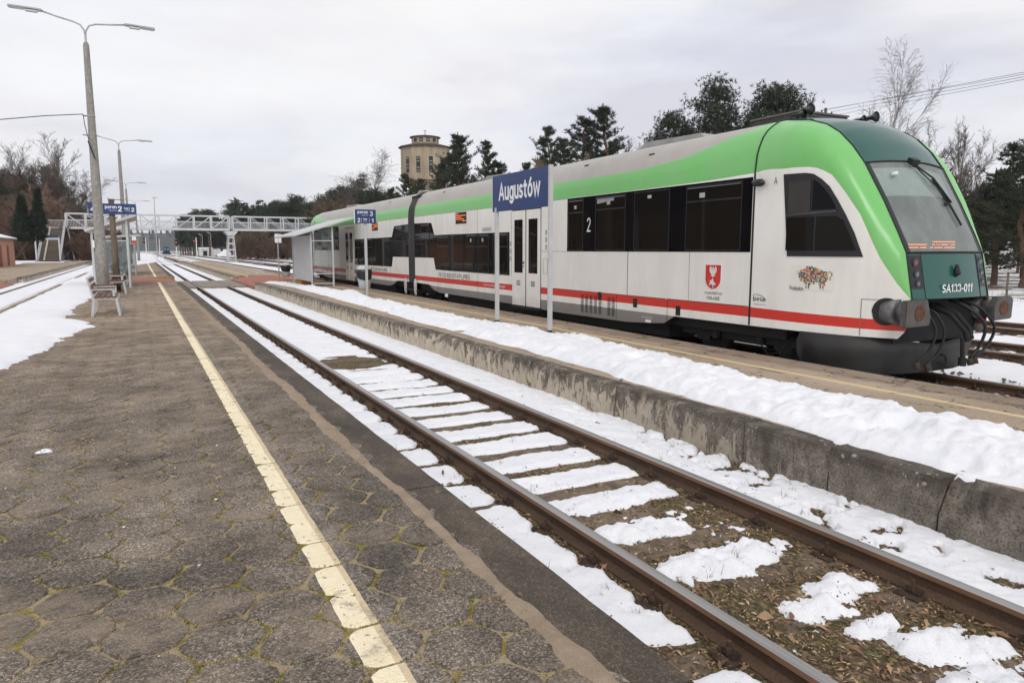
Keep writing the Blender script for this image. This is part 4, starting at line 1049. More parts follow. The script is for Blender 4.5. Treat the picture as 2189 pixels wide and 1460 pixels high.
    for j, (l0, l1) in enumerate(((.0, .25), (.0, .8), (0, .45), (0, .68), (.5, .8), )):
        zr = 3.045-j*.056; yst = 21.30-l0
        y_ = 21.31-l0
        while y_ > 21.31-l1+.04:
            wd = rr.uniform(.025, .055); Yk = mir(y_) if flip else y_
            b.bb(SX-.014, SX-.008, Yk-wd/2, Yk+wd/2, zr-.013, zr+.013, LED); y_ -= wd+.012
    b.build('display_text', train)
# things on the front (near) end only
b = MB(TO)
pts_ = []
# black edge seam along the corner/top border of the nose
for sx in (-1, 1):
    P = [(XC+sx*float(np.interp(Y, gY, ga_)), Y, float(np.interp(Y, gY, gzi))) for Y in NY]
    b = MB(TO); b.tube([(x, y-.004, z+.004) for x, y, z in P], .011, sm_, 5); b.build('nose_seam', train)
# seam between cab module and body over the roof
w_, cp, tp = section(8.82)
P = [(-x, z) for x, z, _ in cp+tp[1:]]+[(x, z) for x, z, _ in (cp+tp[1:])[-2::-1]]
b = MB(TO); b.tube([(XC+x, 8.825, z+.002) for x, z in P], .016, sm_, 5); b.build('cab_seam', train)
# seam at windscreen top and bottom
def topline(Y): 
    _, _, tp = section(Y); h = [(-x, z, d_) for x, z, d_ in tp]; return [(XC+x, Y+d_, z) for x, z, d_ in h+[(-x, z, d_) for x, z, d_ in h[-2::-1]]]
b = MB(TO); b.tube([(x, y-.006, z+.004) for x, y, z in topline(WST+.005)], .014, sm_, 5); b.tube([(x, y-.008, z) for x, y, z in topline(WSB)], .016, sm_, 5); b.build('windscreen_seal', train)
# black ceramic borders of the windscreen left and right
for sx in (0, 1):
    vs = []; n_ = 0
    for Y in [6.50, 6.6, 6.75, 6.9, 7.05, 7.21]:
        _, _, tp = section(Y)
        for k in (0, 1):
            x, z, d_ = tp[0] if k == 0 else ((tp[0][0]-.075), tp[0][1]+.003, tp[0][2]-.012)
            X_ = XC-x if sx == 0 else XC+x; vs.append((X_, Y+d_-.006, z+.003))
    fs = [(2*i, 2*i+1, 2*i+3, 2*i+2) for i in range(5)]
    b = MB(TO); b.add(vs, fs, FRAME); b.build('windscreen_border', train, fix=False)
# cab interior
CABW = M('cab_lining', (.34, .37, .35), .8, 0, .1); CABD = M('cab_desk', (.13, .15, .15), .7, 0, .2); CABB = M('cab_blue_door', (.10, .15, .20), .7, 0, .1)
b = MB(TO); b.bb(XC-1.3, XC+1.3, 8.35, 8.4, 1.0, 3.6, CABW); b.bb(XC-.95, XC-.55, 8.30, 8.35, 1.0, 2.9, CABB); b.bb(XC-.30, XC+.15, 8.30, 8.35, 1.9, 2.9, M('cab_pale_panel', (.55, .57, .54), .7)); b.bb(XC+.3, XC+.85, 8.29, 8.35, 1.1, 2.75, CABB); b.build('cab_rear_wall', train)
b = MB(TO); b.prism([(6.62, 1.75), (7.5, 1.85), (7.5, 2.0), (7.25, 2.12), (6.78, 2.02)], 'x', XC-.92, XC+.92, CABD); b.build('driver_desk', train)
b = MB(TO); b.bb(XC-.9, XC+.9, 7.45, 8.4, 3.15, 3.2, CABW); b.build('cab_ceiling', train)
# sun blind behind the glass (upper part)
vs = []; fs = []
for j, Y in enumerate((6.93, 7.0, 7.1, 7.17)):
    _, _, tp = section(Y)
    for x, z, d_ in [(-x, z, d_) for x, z, d_ in tp]+[(x, z, d_) for x, z, d_ in tp[-2::-1]]: vs.append((XC+x*.93, Y+d_+.045, z-.01))
m_ = len(vs)//4; fs = [(j*m_+k, j*m_+k+1, (j+1)*m_+k+1, (j+1)*m_+k) for j in range(3) for k in range(m_-1)]
b = MB(TO); b.add(vs, fs, M('sun_blind', (.52, .58, .54), .85, 0, .05)); b.build('sun_blind', train, fix=False)
b = MB(TO); b.tube([(XC-.52, 7.02, 3.06), (XC-.52, 7.01, 3.02)], [.055, .045], SWHITE, 12); b.build('camera_dome', train)
# orange destination text behind the windscreen
b = MB(TO); rr = random.Random(9); Yd = 6.66
b.bb(XC-.72, XC+.55, Yd-.0, Yd+.05, 1.93, 2.13, BLACK)
LED2 = emis('led_orange_bright', (1, .20, .025), 2.2)
for (xa, xb, rows_) in ((-.62, -.22, (0, 1)), (-.12, .46, (0, 1, 2))):
    x = xa
    while x < xb:
        wd = rr.uniform(.018, .036)
        for r_ in rows_:
            if rr.random() < .85: b.bb(XC+x, XC+x+wd, Yd-.012, Yd-.001, 1.965+r_*.042, 1.965+r_*.042+.016, LED2)
        x += wd+.010
b.build('destination_display', train)
# wipers
b = MB(TO)
def onscr(x, z):
    Y = float(np.interp(z, gzi, gY)); _, _, tp = section(Y); a = tp[0][0]; u = min(1, abs(x)/a); bow = float(np.interp(Y, gY, gbow))
    return Vector((XC+x, Y-bow*(1-u*u)-.03, z+.02))
A_ = onscr(.0, 3.22); b.box(A_+Vector((0, -.02, 0)), (.16, .10, .11), BLACK, Matrix.Rotation(.5, 3, 'X'))
b.tube([A_, onscr(.22, 2.95)+Vector((0, -.05, .03)), onscr(.45, 2.62)+Vector((0, -.03, 0))], .014, BLACK, 6)
b.tube([A_+Vector((.05, 0, -.03)), onscr(.25, 2.86)+Vector((0, -.03, 0)), onscr(.42, 2.55)], .009, BLACK, 5)
b.tube([onscr(.30, 2.98), onscr(.43, 2.62), onscr(.50, 2.28)], .016, BLACK, 5)
b.tube([onscr(.47, 2.64), onscr(.40, 2.60), onscr(.30, 2.60)], .014, BLACK, 5)
b.tube([onscr(.28, 2.92)+Vector((0, -.02, 0)), onscr(.50, 2.66), onscr(.34, 2.58)], .012, BLACK, 5)
b.build('wiper', train)
b = MB(TO); b.tube([onscr(-.1, 3.18), onscr(.08, 3.02), onscr(.30, 2.68)], .005, GALV, 5); b.build('wiper_hose', train)
# lower front: headlight clusters, marker lamp, number
def front(x, z, dd=0.):
    Y = float(np.interp(z, [1.25, 1.9], [6.366, 6.5])); return Vector((XC+x, Y-.09*(1-min(1, (x/.885))**2)-dd, z))
LENS = M('lamp_lens_dark', (.05, .05, .06), .12, 0, .4, 30.)
for sx in (-1, 1):
    o_ = None
    vs = []; zs_ = (1.40, 1.55, 1.70, 1.86)
    for z in zs_:
        for x in (.875, .84, .66): vs.append(front(sx*x, z, .008 if x < .875 else .0))
    fs = [(3*i+k, 3*i+k+1, 3*i+k+4, 3*i+k+3) for i in range(3) for k in range(2)]
    b = MB(TO); b.add(vs, fs, FRAME); o_ = b.build('headlight', train, fix=False)
    for (z, r_) in ((1.76, .062), (1.60, .058), (1.47, .050)):
        c = front(sx*.755, z, .012); b = MB(TO); b.cyl(c+Vector((0, .02, 0)), c+Vector((0, -.006, 0)), r_, LENS, 14); b.cyl(c+Vector((0, -.004, 0)), c+Vector((0, -.008, 0)), r_*.5, M('lamp_lens_red' if z > 1.7 and sx < 0 else 'lamp_lens_clear', (.35, .05, .05) if z > 1.7 and sx < 0 else (.2, .2, .22), .1), 10); b.build('lens', o_)
b = MB(TO); c = front(.02, 1.66); b.tube([c+Vector((0, .0, -.07)), c+Vector((0, -.05, -.05)), c+Vector((0, -.03, .07))], [.05, .05, .02], BLACK, 8); b.build('front_lamp', train)
text('number', 'SA133-011', front(.02, 1.40, .012), .70, .135, AX_Y, SWHITE, train, TO, .02)
for k in (-1, 1):
    b = MB(TO); b.tube([front(k*.645, 1.26, .004), front(k*.645, 1.88, .004)], .006, sm_, 4); b.build('panel_seam', train)
# buffer zone: recess, buffers, hoses, coupler
b = MB(TO)
b.bb(XC-.95, XC+.95, 6.56, 7.6, .62, 1.25, UNDER); b.build('headstock', train)
STEELD = M('buffer_grey', (.15, .15, .155), .5, .1, .35, 12., (.13, .09, .06), .4, .2)
RB = M('buffer_face', (.10, .098, .095), .6, .3, .3, 12., (.11, .06, .03), .5, .3)
for sx in (-1, 1):
    bx_ = XC+sx*.99; t = MB(TO)
    t.cyl((bx_-sx*.0, 6.66, 1.075), (bx_, 6.45, 1.075), .180, STEELD, 22); t.cyl((bx_, 6.46, 1.075), (bx_, 6.28, 1.075), .135, STEELD, 20)
    bo = t.build('buffer', train); bo.data.polygons.foreach_set('use_smooth', [len(p.vertices) == 4 for p in bo.data.polygons])
    hp = [(-.24, -.17), (.24, -.15), (.27, .0), (.20, .18), (-.22, .18), (-.27, .10)] if sx < 0 else [(-.20, -.18), (.26, -.16), (.27, .12), (.22, .18), (-.15, .18), (-.22, .02)]
    if sx < 0: hp = [(-.27, -.19), (.27, -.18), (.29, -.05), (.20, .19), (-.26, .18)]
    t = MB(TO); t.prism([(bx_+x, 1.075+z) for x, z in hp], 'y', 6.19, 6.28, RB); f_ = t.build('buffer_plate', bo); bevel(f_, .015, 2)
    t = MB(TO); t.cyl((bx_+.03, 6.195, 1.08), (bx_+.03, 6.184, 1.08), .11, M('buffer_rust', (.105, .045, .022), .8, .2, .5, 25.), 16); t.build('rust_spot', bo)
    # rounded housing cut in the white side
    t = MB(TO); t.cyl((bx_-sx*.10, 6.80, 1.07), (bx_-sx*.10, 6.60, 1.07), .12, BLACK, 22); t.build('buffer_socket', train)
def hose(pts, r=.019): 
    # smooth through control points
    P = [Vector(p) for p in pts]; out_ = []
    for i in range(len(P)-1):
        p0 = P[max(i-1, 0)]; p1 = P[i]; p2 = P[i+1]; p3_ = P[min(i+2, len(P)-1)]
        for t in (0, .25, .5, .75): out_.append(.5*((2*p1)+(p2-p0)*t+(2*p0-5*p1+4*p2-p3_)*t*t+(3*p1-p0-3*p2+p3_)*t**3))
    out_.append(P[-1]); b = MB(TO); b.tube(out_, r, BLACK, 8); e_ = out_[-1]; b.cyl(e_, e_+Vector((0, -.03, -.10)), .045, RUST, 8); b.build('brake_hose', train, True)
hose([(XC-.62, 6.55, 1.15), (XC-.60, 6.32, 1.05), (XC-.52, 6.22, .80), (XC-.58, 6.28, .50), (XC-.72, 6.35, .36)])
hose([(XC-.48, 6.55, 1.15), (XC-.44, 6.30, 1.05), (XC-.36, 6.20, .78), (XC-.42, 6.24, .48), (XC-.55, 6.30, .34)])
hose([(XC+.18, 6.5, 1.2), (XC+.25, 6.28, 1.12), (XC+.52, 6.16, .86), (XC+.52, 6.2, .56), (XC+.36, 6.25, .36)], .023)
hose([(XC+.42, 6.5, 1.2), (XC+.52, 6.28, 1.12), (XC+.80, 6.18, .82), (XC+.75, 6.24, .52), (XC+.56, 6.3, .36)], .023)
b = MB(TO); b.tube([(XC-.16, 6.6, 1.15), (XC-.15, 6.25, 1.02), (XC-.05, 6.1, .80), (XC-.0, 6.08, .66)], [.05, .035, .035, .05], UNDER, 8)
b.tube([(XC-.02, 6.6, 1.15), (XC+.0, 6.25, 1.02), (XC+.08, 6.12, .82), (XC+.02, 6.06, .70)], [.045, .035, .035, .05], UNDER, 8)
b.cyl((XC-.06, 6.12, .70), (XC-.06, 6.1, .40), .03, UNDER, 8); b.cyl((XC-.06, 6.1, .42), (XC-.06, 6.1, .30), .055, UNDER, 10); b.build('screw_coupling', train)
b = MB(TO); b.tube([(XC+.02, 6.50, .29), (XC+.10, 6.44, .27), (XC+.16, 6.46, .31), (XC+.15, 6.48, .38), (XC+.09, 6.5, .40)], .016, UNDER, 6); b.build('tow_hook', train)
# snow plough skirt
vs = []; 
pl = [(-1.40, 7.74), (-1.36, 7.4), (-1.28, 7.08), (-1.14, 6.80), (-.95, 6.62), (-.6, 6.56), (0, 6.54)]
plb = [(-1.42, 7.70), (-1.36, 7.40), (-1.26, 7.12), (-1.10, 6.85), (-.88, 6.68), (-.5, 6.58), (0, 6.55)]
plf = pl+[(-x, y) for x, y in pl[-2::-1]]; plbf = plb+[(-x, y) for x, y in plb[-2::-1]]
n_ = len(plf)
for (Q, z, ins) in ((plf, .70, .0), (plf, .48, -.015), (plbf, .17, 0), (plbf, .165, .05)):
    for i, (x, y) in enumerate(Q): 
        nz = z
        if z > .6: nz = .70 if abs(x) > .9 else .56+.14*(abs(x)/.9)**2
        k = 1 if abs(x) < .01 else 1
        vs.append((XC+x*(1-ins*.4), y+ins, nz))
fs = [(j*n_+i, j*n_+i+1, (j+1)*n_+i+1, (j+1)*n_+i) for j in range(3) for i in range(n_-1)]
b = MB(TO); b.add(vs, fs, DGREY); pz_ = b.build('plough_skirt', train, True, fix=False)
sd = pz_.modifiers.new('s', 'SOLIDIFY'); sd.thickness = .02; sd.offset = -1
# curved rear edge of the skirt
b = MB(TO); b.prism([(7.70, .17), (7.85, .35), (7.86, .55), (7.80, .70), (7.6, .70), (7.6, .17)], 'x', XC-1.40, XC-1.37, DGREY); b.build('plough_side', train)
# cab side window
cw = [(8.22, 1.84), (8.235, 3.10), (7.76, 3.085), (7.63, 3.03), (7.44, 2.86), (7.25, 2.58), (7.05, 2.20), (6.91, 1.84)]
def noseside(poly, dd, m, name, par, flip=False):
    top = [(XC-float(np.interp(y, gY, gw))-dd, y, z) for y, z in poly]; bot = [(x+dd+.01, y, z) for x, y, z in top]; n = len(poly)
    b = MB(TO); b.add(top+bot, [tuple(range(n))]+[(i, i+n, (i+1) % n+n, (i+1) % n) for i in range(n)], m); return b.build(name, par)
def dens(poly, k=5): return [(a[0]+(c[0]-a[0])*t/k, a[1]+(c[1]-a[1])*t/k) for a, c in zip(poly, poly[1:]+poly[:1]) for t in range(k)]
def fan_patch(poly, dd, m, name, par, nx=10):
    """surface patch following the curved nose side"""
    ys_ = [p[0] for p in poly]; y0_, y1_ = min(ys_), max(ys_); vs = []; fs = []
    for i in range(nx+1):
        y = y0_+(y1_-y0_)*i/nx; yy_ = min(max(y, y0_+1e-4), y1_-1e-4); cr_ = []
        for a, c in zip(poly, poly[1:]+poly[:1]):
            if (a[0]-yy_)*(c[0]-yy_) < 0: cr_.append(a[1]+(c[1]-a[1])*(yy_-a[0])/(c[0]-a[0]))
        lo, hi = min(cr_), max(cr_); x = XC-float(np.interp(y, gY, gw))-dd
        vs += [(x, y, lo), (x, y, hi)]
    for i in range(nx): fs.append((2*i, 2*i+1, 2*i+3, 2*i+2))
    b = MB(TO); b.add(vs, fs, m); o = b.build(name, par, fix=False)
    sd = o.modifiers.new('s', 'SOLIDIFY'); sd.thickness = .012; sd.offset = 0; return o
cwo = fan_patch(cw, .006, FRAME, 'cab_side_window', train)
fan_patch([(8.13, 1.93), (8.13, 2.43), (7.66, 2.43), (7.66, 1.93)], .016, DGL2, 'pane', cwo, 4)
fan_patch([(7.62, 1.93), (7.62, 2.43), (7.235, 2.43), (7.00, 1.93)], .016, DGL2, 'pane', cwo, 6)
fan_patch([(8.12, 2.50), (8.12, 2.97), (7.73, 2.97), (7.73, 2.50)], .016, M('drawn_blind', (.030, .026, .022), .5), 'pane', cwo, 4)
fan_patch([(7.69, 2.53), (7.69, 2.97), (7.60, 2.92), (7.42, 2.72), (7.32, 2.53)], .020, DGL, 'pane', cwo, 6)
fan_patch([(8.15, 2.455), (8.15, 2.485), (7.30, 2.515), (7.30, 2.485)], .026, M('slider_rail', (.05, .05, .055), .3), 'slider_rail', cwo, 4)
fan_patch([(6.60+.165*cos((a_+.37)*pi/12), 1.075+.195*sin((a_+.37)*pi/12)) for a_ in range(24)], .004, BLACK, 'buffer_recess', train, 14)
# panel outline near the buffer
fan_patch([(6.90, .72), (6.90, 1.245), (6.893, 1.245), (6.893, .72)], .002, M('seam_grey', (.22, .21, .19), .7), 'panel_seam', train, 2)
fan_patch([(6.90, 1.238), (6.90, 1.245), (6.45, 1.245), (6.45, 1.238)], .002, M('seam_grey', (.22, .21, .19), .7), 'panel_seam', train, 6)
# exterior camera
b = MB(TO); b.tube([(SX-.0, 8.80, 3.01), (SX-.07, 8.76, 3.01), (SX-.09, 8.60, 3.0), (SX-.08, 8.55, 2.99)], [.05, .055, .062, .03], FRAME, 10); b.build('exterior_camera', train, True)
# articulation bellows
b = MB(TO)
for k in range(9):
    y = 25.30+k*.07; sc_ = 1-.012*(k % 2)
    w_, cp, tp = section(24.9); P = [(-x*sc_, z*sc_ if z > 2 else z) for x, z, _ in [(HW, .75, 0)]+cp+tp[1:]]; P = P+[(-x, z) for x, z in P[-2::-1]]
    b.tube([(XC+x*.995, y, z-.01) for x, z in P], .040, M('bellows_black', (.022, .022, .022), .6, 0, .3, 12., (.07, .065, .06), .5), 6)
b.build('gangway_bellows', train)
b = MB(TO); b.bb(XC-1.25, XC+1.25, 25.2, 26.0, .5, 3.9, UNDER); b.build('gangway_core', train)
for k in (-1, 1):
    b = MB(TO); yk = 25.6+k*.55; b.prism([(yk-.05, .30), (yk+.07, .40), (yk+.12, .75), (yk+.02, .88), (yk-.08, .70)], 'x', SX-.10, SX-.05, LGREY); b.build('damper_guard', train)
b = MB(TO); b.cyl((SX-.02, 24.9, .45), (SX-.02, 26.3, .45), .05, UNDER, 8); b.bb(SX, SX+.1, 25.3, 25.9, .2, .45, UNDER); b.build('articulation_damper', train)
# underframe, bogies and wheels
b = MB(TO); b.bb(XC-1.25, XC+1.25, 8.2, 43.0, .50, .72, UNDER); b.bb(XC-1.15, XC+1.15, 11.2, 22.8, .22, .5, UNDER); b.bb(XC-1.15, XC+1.15, mir(22.8), mir(11.2), .22, .5, UNDER); b.build('underframe', train)
for (yc_, nm) in ((9.35, 0), (YM, 0), (mir(9.35), 0)):
    b = MB(TO); b.bb(XC-1.1, XC-.95, yc_-1.5, yc_+1.5, .36, .56, UNDER); b.bb(XC+.95, XC+1.1, yc_-1.5, yc_+1.5, .36, .56, UNDER); b.bb(XC-.9, XC+.9, yc_-.4, yc_+.4, .3, .6, UNDER)
    for s_ in (-1, 1):
        for w2 in (-.95, .95): b.bb(XC+s_*1.0-.09, XC+s_*1.0+.09, yc_+w2-.18, yc_+w2+.18, .28, .6, UNDER); b.cyl((XC+s_*1.15, yc_+w2*.55, .35), (XC+s_*1.15, yc_+w2*.55, .62), .07, UNDER, 10)
    bg_ = b.build('bogie', train)
    for w2 in (-.95, .95):
        for s_ in (-1, 1):
            t = MB(TO); t.cyl((XC+s_*.68, yc_+w2, .415), (XC+s_*.80, yc_+w2, .415), .42, UNDER, 28); t.build('wheel', bg_)
    b = MB(TO); b.tube([(XC-1.16, yc_-1.2, .55), (XC-1.2, yc_-1.0, .28), (XC-1.2, yc_-.75, .22), (XC-1.16, yc_-.55, .35)], .012, UNDER, 5); b.build('cable', bg_)
# roof equipment
b = MB(TO); b.bb(9.88, 11.05, 8.80, 9.85, 4.02, 4.21, M('roof_grille_dark', (.05, .05, .05), .6, .2, .3, 20.)); b.bb(9.86, 11.07, 8.78, 9.88, 4.21, 4.24, M('roof_box_lid', (.13, .12, .11), .6, .1))
for j in range(5): b.bb(9.875, 11.06, 8.785, 8.80, 4.045+j*.03, 4.055+j*.03, M('grille_bar', (.15, .14, .13), .5, .3))
b.build('roof_unit', train)
FAIR = M('roof_fairing', (.33, .33, .32), .5, 0, .12, 3., (.22, .2, .17), .4)
for (a, c_) in ((10.9, 13.3), (19.5, 21.4), (mir(15.0), mir(12.5)), (26.3, 27.6)):
    b = MB(TO); b.prism([(a, 4.0), (a+.3, 4.20), (c_-.4, 4.24), (c_, 4.06), (c_, 4.0)], 'x', XC-.52, XC+.52, FAIR); b.build('roof_fairing', train)
for (a, c_) in ((18.05, 18.6), (18.75, 19.3), (mir(20.4), mir(20.1)), (mir(20.0), mir(19.7))):
    b = MB(TO)
    p = [(XC-x, z+.006) for x, z in ((1.26, 3.74), (1.0, 3.94))]
    b.add([(p[0][0], a, p[0][1]), (p[0][0], c_, p[0][1]), (p[1][0], c_-.15, p[1][1]), (p[1][0], a-.15, p[1][1])], [(0, 1, 2, 3)], M('roof_vent_dark', (.07, .065, .06), .6, 0, .4, 40.)); b.build('roof_vent', train)
for (y_, xx_) in ((11.8, 1.22), (14.2, 1.2), (18.4, 1.37), (22.9, 1.2), (28.8, 1.2)):
    b = MB(TO); b.box((XC-xx_, y_, roofpt(xx_)+.006), (.03, .16, .01), BLACK, Matrix.Rotation(-.9, 3, 'Y')); b.build('roof_step', train)
HG = M('horn_green', (.02, .085, .02), .35, 0, .3); HB = M('horn_black', (.01, .012, .012), .4)
def horn(x, y, z, r, L_, m, nm='horn'):
    b = MB(TO); prof = [(.0, r), (.10, r*.72), (.25, r*.42), (.5, r*.28), (1., r*.22)]
    b.tube([(x, y+L_*t, z) for t, _ in prof], [q for _, q in prof], m, 16, caps=False); b.tube([(x, y+.008, z), (x, y+.012, z)], r*.9, HB, 12); b.cyl((x, y+L_*.5, z), (x, y+L_*.5, z-.08), .02, BLACK, 6); o = b.build(nm, train, True, fix=False); return o
horn(9.70, 8.55, 4.13, .075, .26, HB); horn(9.80, 8.50, 4.19, .10, .28, HG); horn(10.83, 8.30, 4.09, .065, .3, HB); horn(11.02, 8.22, 4.13, .090, .4, HB)
b = MB(TO); b.tube([(11.05, 8.5, 4.08), (11.0, 8.35, 4.09)], .01, BLACK, 5); b.tube([(11.12, 8.75, 4.02), (11.13, 8.7, 4.14), (11.12, 8.62, 4.17)], [.07, .06, .03], LGREY, 10); b.build('antenna', train)
# oval hatch line on the dark roof
b = MB(TO); P = []
for k in range(17):
    a = pi*k/16; yy_ = 7.95-.36*sin(a); P.append((XC+.42-.17*cos(a)*1.0, yy_+.0, 0))
P2 = []
for (x, y, _) in P:
    w_, cp, tp = section(y); xs_ = [q[0] for q in tp][::-1]; zs_ = [q[1] for q in tp][::-1]; P2.append((x, y, float(np.interp(abs(x-XC), xs_, zs_))+.004))
b.tube(P2, .008, sm_, 4); b.build('hatch_outline', train)
# ---- lettering and marks on the near side
TX = SX-.006
text('lettering', '2', (SX-.016, 13.70, 2.49), .16, .31, AX_X, SWHITE, train, TO)
text('lettering', 'SA133-011', (TX, 19.08, 2.52), .60, .12, AX_X, PRINTK, train, TO)
text('lettering', '95 512 820 037-0 PL-PREG', (TX, 21.58, 1.105), 2.55, .15, AX_X, PRINTK, train, TO)
text('lettering', '95 512 820 038-0 PL-PREG', (TX, mir(21.4), 1.105), 2.3, .15, AX_X, PRINTK, train, TO)
b = MB(TO); b.bb(TX-.001, TX+.001, 20.72, 20.90, 1.02, 1.028, PRINTK); b.build('lettering', train)
text('lettering', 'www.wrotapodlasia.pl', (TX, 18.60, .915), 1.42, .095, AX_X, SWHITE, train, TO)
text('lettering', 'WOJEWÓDZTWO', (TX, 9.69, 1.185), .44, .062, AX_X, PRINTK, train, TO)
text('lettering', 'PODLASKIE', (TX, 9.69, 1.095), .32, .060, AX_X, PRINTK, train, TO)
text('lettering', 'Akumulatory', (TX, 11.55, .60), .36, .07, AX_X, M('print_pale', (.5, .5, .5), .6), train, TO)
b = MB(TO); b.bb(TX, TX+.002, 11.42, 11.60, .50, .555, SWHITE); b.build('sticker', train)
text('lettering', 'A', (TX-.004, 8.38, 3.02), .065, .12, AX_X, PRINTK, train, TO)
text('lettering', 'pesa', (TX, 8.62, 1.13), .24, .075, AX_X, PRINTK, train, TO)
text('lettering', 'Bydgoszcz SA', (TX, 8.60, 1.055), .27, .022, AX_X, PRINTK, train, TO)
b = MB(TO); P = [(TX, 8.745, 1.12), (TX, 8.745, 1.215), (TX, 8.66, 1.218), (TX, 8.58, 1.20), (TX, 8.52, 1.17), (TX, 8.475, 1.125)]; b.tube(P, .0035, PRINTK, 4); b.build('emblem', train)
# shield of arms
sh = [(9.90, 1.675), (9.52, 1.675), (9.52, 1.42), (9.535, 1.36), (9.58, 1.305), (9.64, 1.268), (9.71, 1.255), (9.78, 1.268), (9.84, 1.305), (9.885, 1.36), (9.90, 1.42)]
so_ = sideprism('coat_of_arms', [(9.71+(y-9.71)*1.05, 1.46+(z-1.46)*1.03) for y, z in sh], .0, .005, SWHITE); 
sideprism('shield', sh, .004, .0065, M('arms_red', (.55, .03, .025), .4), par if False else False, so_)
eag = [(9.71, 1.655), (9.725, 1.63), (9.735, 1.60), (9.755, 1.63), (9.765, 1.66), (9.79, 1.64), (9.80, 1.60), (9.795, 1.56), (9.775, 1.53), (9.745, 1.51), (9.77, 1.475), (9.735, 1.485), (9.71, 1.45), (9.685, 1.485), (9.65, 1.475), (9.675, 1.51), (9.645, 1.53), (9.625, 1.56), (9.62, 1.60), (9.63, 1.64), (9.655, 1.66), (9.665, 1.63), (9.685, 1.60), (9.695, 1.63)]
sideprism('eagle', eag, .0063, .0078, M('arms_white', (.66, .65, .62), .5), False, so_)
kn = [(9.73, 1.435), (9.715, 1.44), (9.70, 1.43), (9.70, 1.40), (9.68, 1.385), (9.665, 1.35), (9.64, 1.365), (9.635, 1.335), (9.665, 1.32), (9.69, 1.335), (9.70, 1.30), (9.69, 1.27), (9.715, 1.28), (9.725, 1.32), (9.76, 1.33), (9.79, 1.31), (9.795, 1.35), (9.77, 1.365), (9.785, 1.395), (9.76, 1.41), (9.74, 1.40)]
sideprism('rider', kn, .0063, .0078, M('arms_white', (.66, .65, .62), .5), False, so_)
sideprism('rider_shield', [(9.755, 1.335), (9.72, 1.335), (9.715, 1.30), (9.73, 1.28), (9.75, 1.295)], .008, .009, M('arms_blue', (.08, .13, .30), .5), False, so_)
# pixel bison sticker
cols_ = [(.55, .05, .04), (.75, .30, .05), (.70, .60, .25), (.08, .22, .08), (.05, .30, .28), (.05, .10, .30), (.25, .05, .18), (.03, .03, .04), (.70, .35, .28), (.30, .40, .08)]
CM = [M('bison_colour_%s' % 'abcdefghij'[i], c, .5, 0, .05) for i, c in enumerate(cols_)]
rws = {0: [(8, 8), (10, 12)], 1: [(7, 15)], 2: [(6, 17)], 3: [(3, 20)], 4: [(0, 0), (2, 23), (25, 26)], 5: [(2, 24), (27, 27)], 6: [(0, 24), (27, 27)], 7: [(2, 24), (27, 27)], 8: [(2, 24), (26, 26)], 9: [(2, 24), (26, 26)], 10: [(3, 24), (26, 26)], 11: [(3, 4), (6, 23)], 12: [(4, 4), (6, 22)], 13: [(7, 8), (10, 12), (14, 14), (18, 22)], 14: [(7, 8), (10, 11), (14, 14), (18, 19), (21, 22)], 15: [(8, 8), (10, 10), (19, 19), (21, 22)], 16: [(8, 8), (10, 10), (19, 19), (21, 21)], 17: [(8, 8), (10, 10), (19, 19), (21, 21)], 18: [(10, 10), (21, 21)]}
st_ = MB(TO); xw = lambda y: XC-float(np.interp(y, gY, gw))
vs = []; 
for y in (8.02, 7.8, 7.6, 7.42, 7.30): vs += [(xw(y)-.003, y, 1.325), (xw(y)-.003, y, 1.705)]
st_.add(vs, [(2*i, 2*i+1, 2*i+3, 2*i+2) for i in range(4)], M('sticker_grey', (.77, .76, .70), .5, 0, .04)); sto = st_.build('bison_sticker', train, fix=False)
b = MB(TO); rr = random.Random(12); ys0 = 7.915; cw_ = .0212; ch_ = .0185
for r_, sp in rws.items():
    for a, c_ in sp:
        for q in range(a, c_+1):
            y1 = ys0-q*cw_; y2 = y1-cw_; z1 = 1.695-r_*ch_; z2 = z1-ch_
            b.add([(xw(y1)-.006, y1, z1), (xw(y1)-.006, y1, z2), (xw(y2)-.006, y2, z2), (xw(y2)-.006, y2, z1)], [(0, 1, 2, 3)], CM[rr.randrange(10)])
b.build('bison_picture', sto, fix=False)
text('lettering', 'Podlaskie', (xw(7.93)-.012, 7.90, 1.355), .26, .065, AX_X, PRINTK, train, TO)
# small notices in the windows
for (y_, z_, w2, h_) in ((10.05, 2.90, .14, .085), (11.55, 2.97, .12, .06), (12.95, 2.93, .12, .07), (14.27, 2.90, .10, .08), (19.35, 2.22, .10, .10), (20.2, 2.22, .10, .10)):
    sideprism('window_notice', rect(y_-w2/2, y_+w2/2, z_-h_/2, z_+h_/2), .010, .0105, STICK)
sideprism('curtain', [(12.75, 3.03), (13.38, 3.03), (13.38, 2.93), (13.1, 2.95), (12.95, 2.96), (12.75, 2.97)], .0101, .0108, CURT)
for (y_, z_) in ((15.62, 2.36), (15.62, 2.18), (15.62, 2.0), (17.56, 2.1), (17.56, 1.9), (17.56, 1.7)):
    sideprism('pictogram', rect(y_-.04, y_+.04, z_-.06, z_+.06), .001, .003, M('pictogram_grey', (.36, .355, .34), .6, 0, .5, 60.))
b = MB(TO); P = [(TX, 15.62, 1.35), (TX, 15.75, 1.35), (TX, 15.75, 1.72), (TX, 15.55, 1.72), (TX, 15.55, 1.35), (TX, 15.62, 1.35)]; b.tube(P, .004, M('seam_grey', (.22, .21, .19), .7), 4); b.build('handle_recess', train)

HAZE = .00022
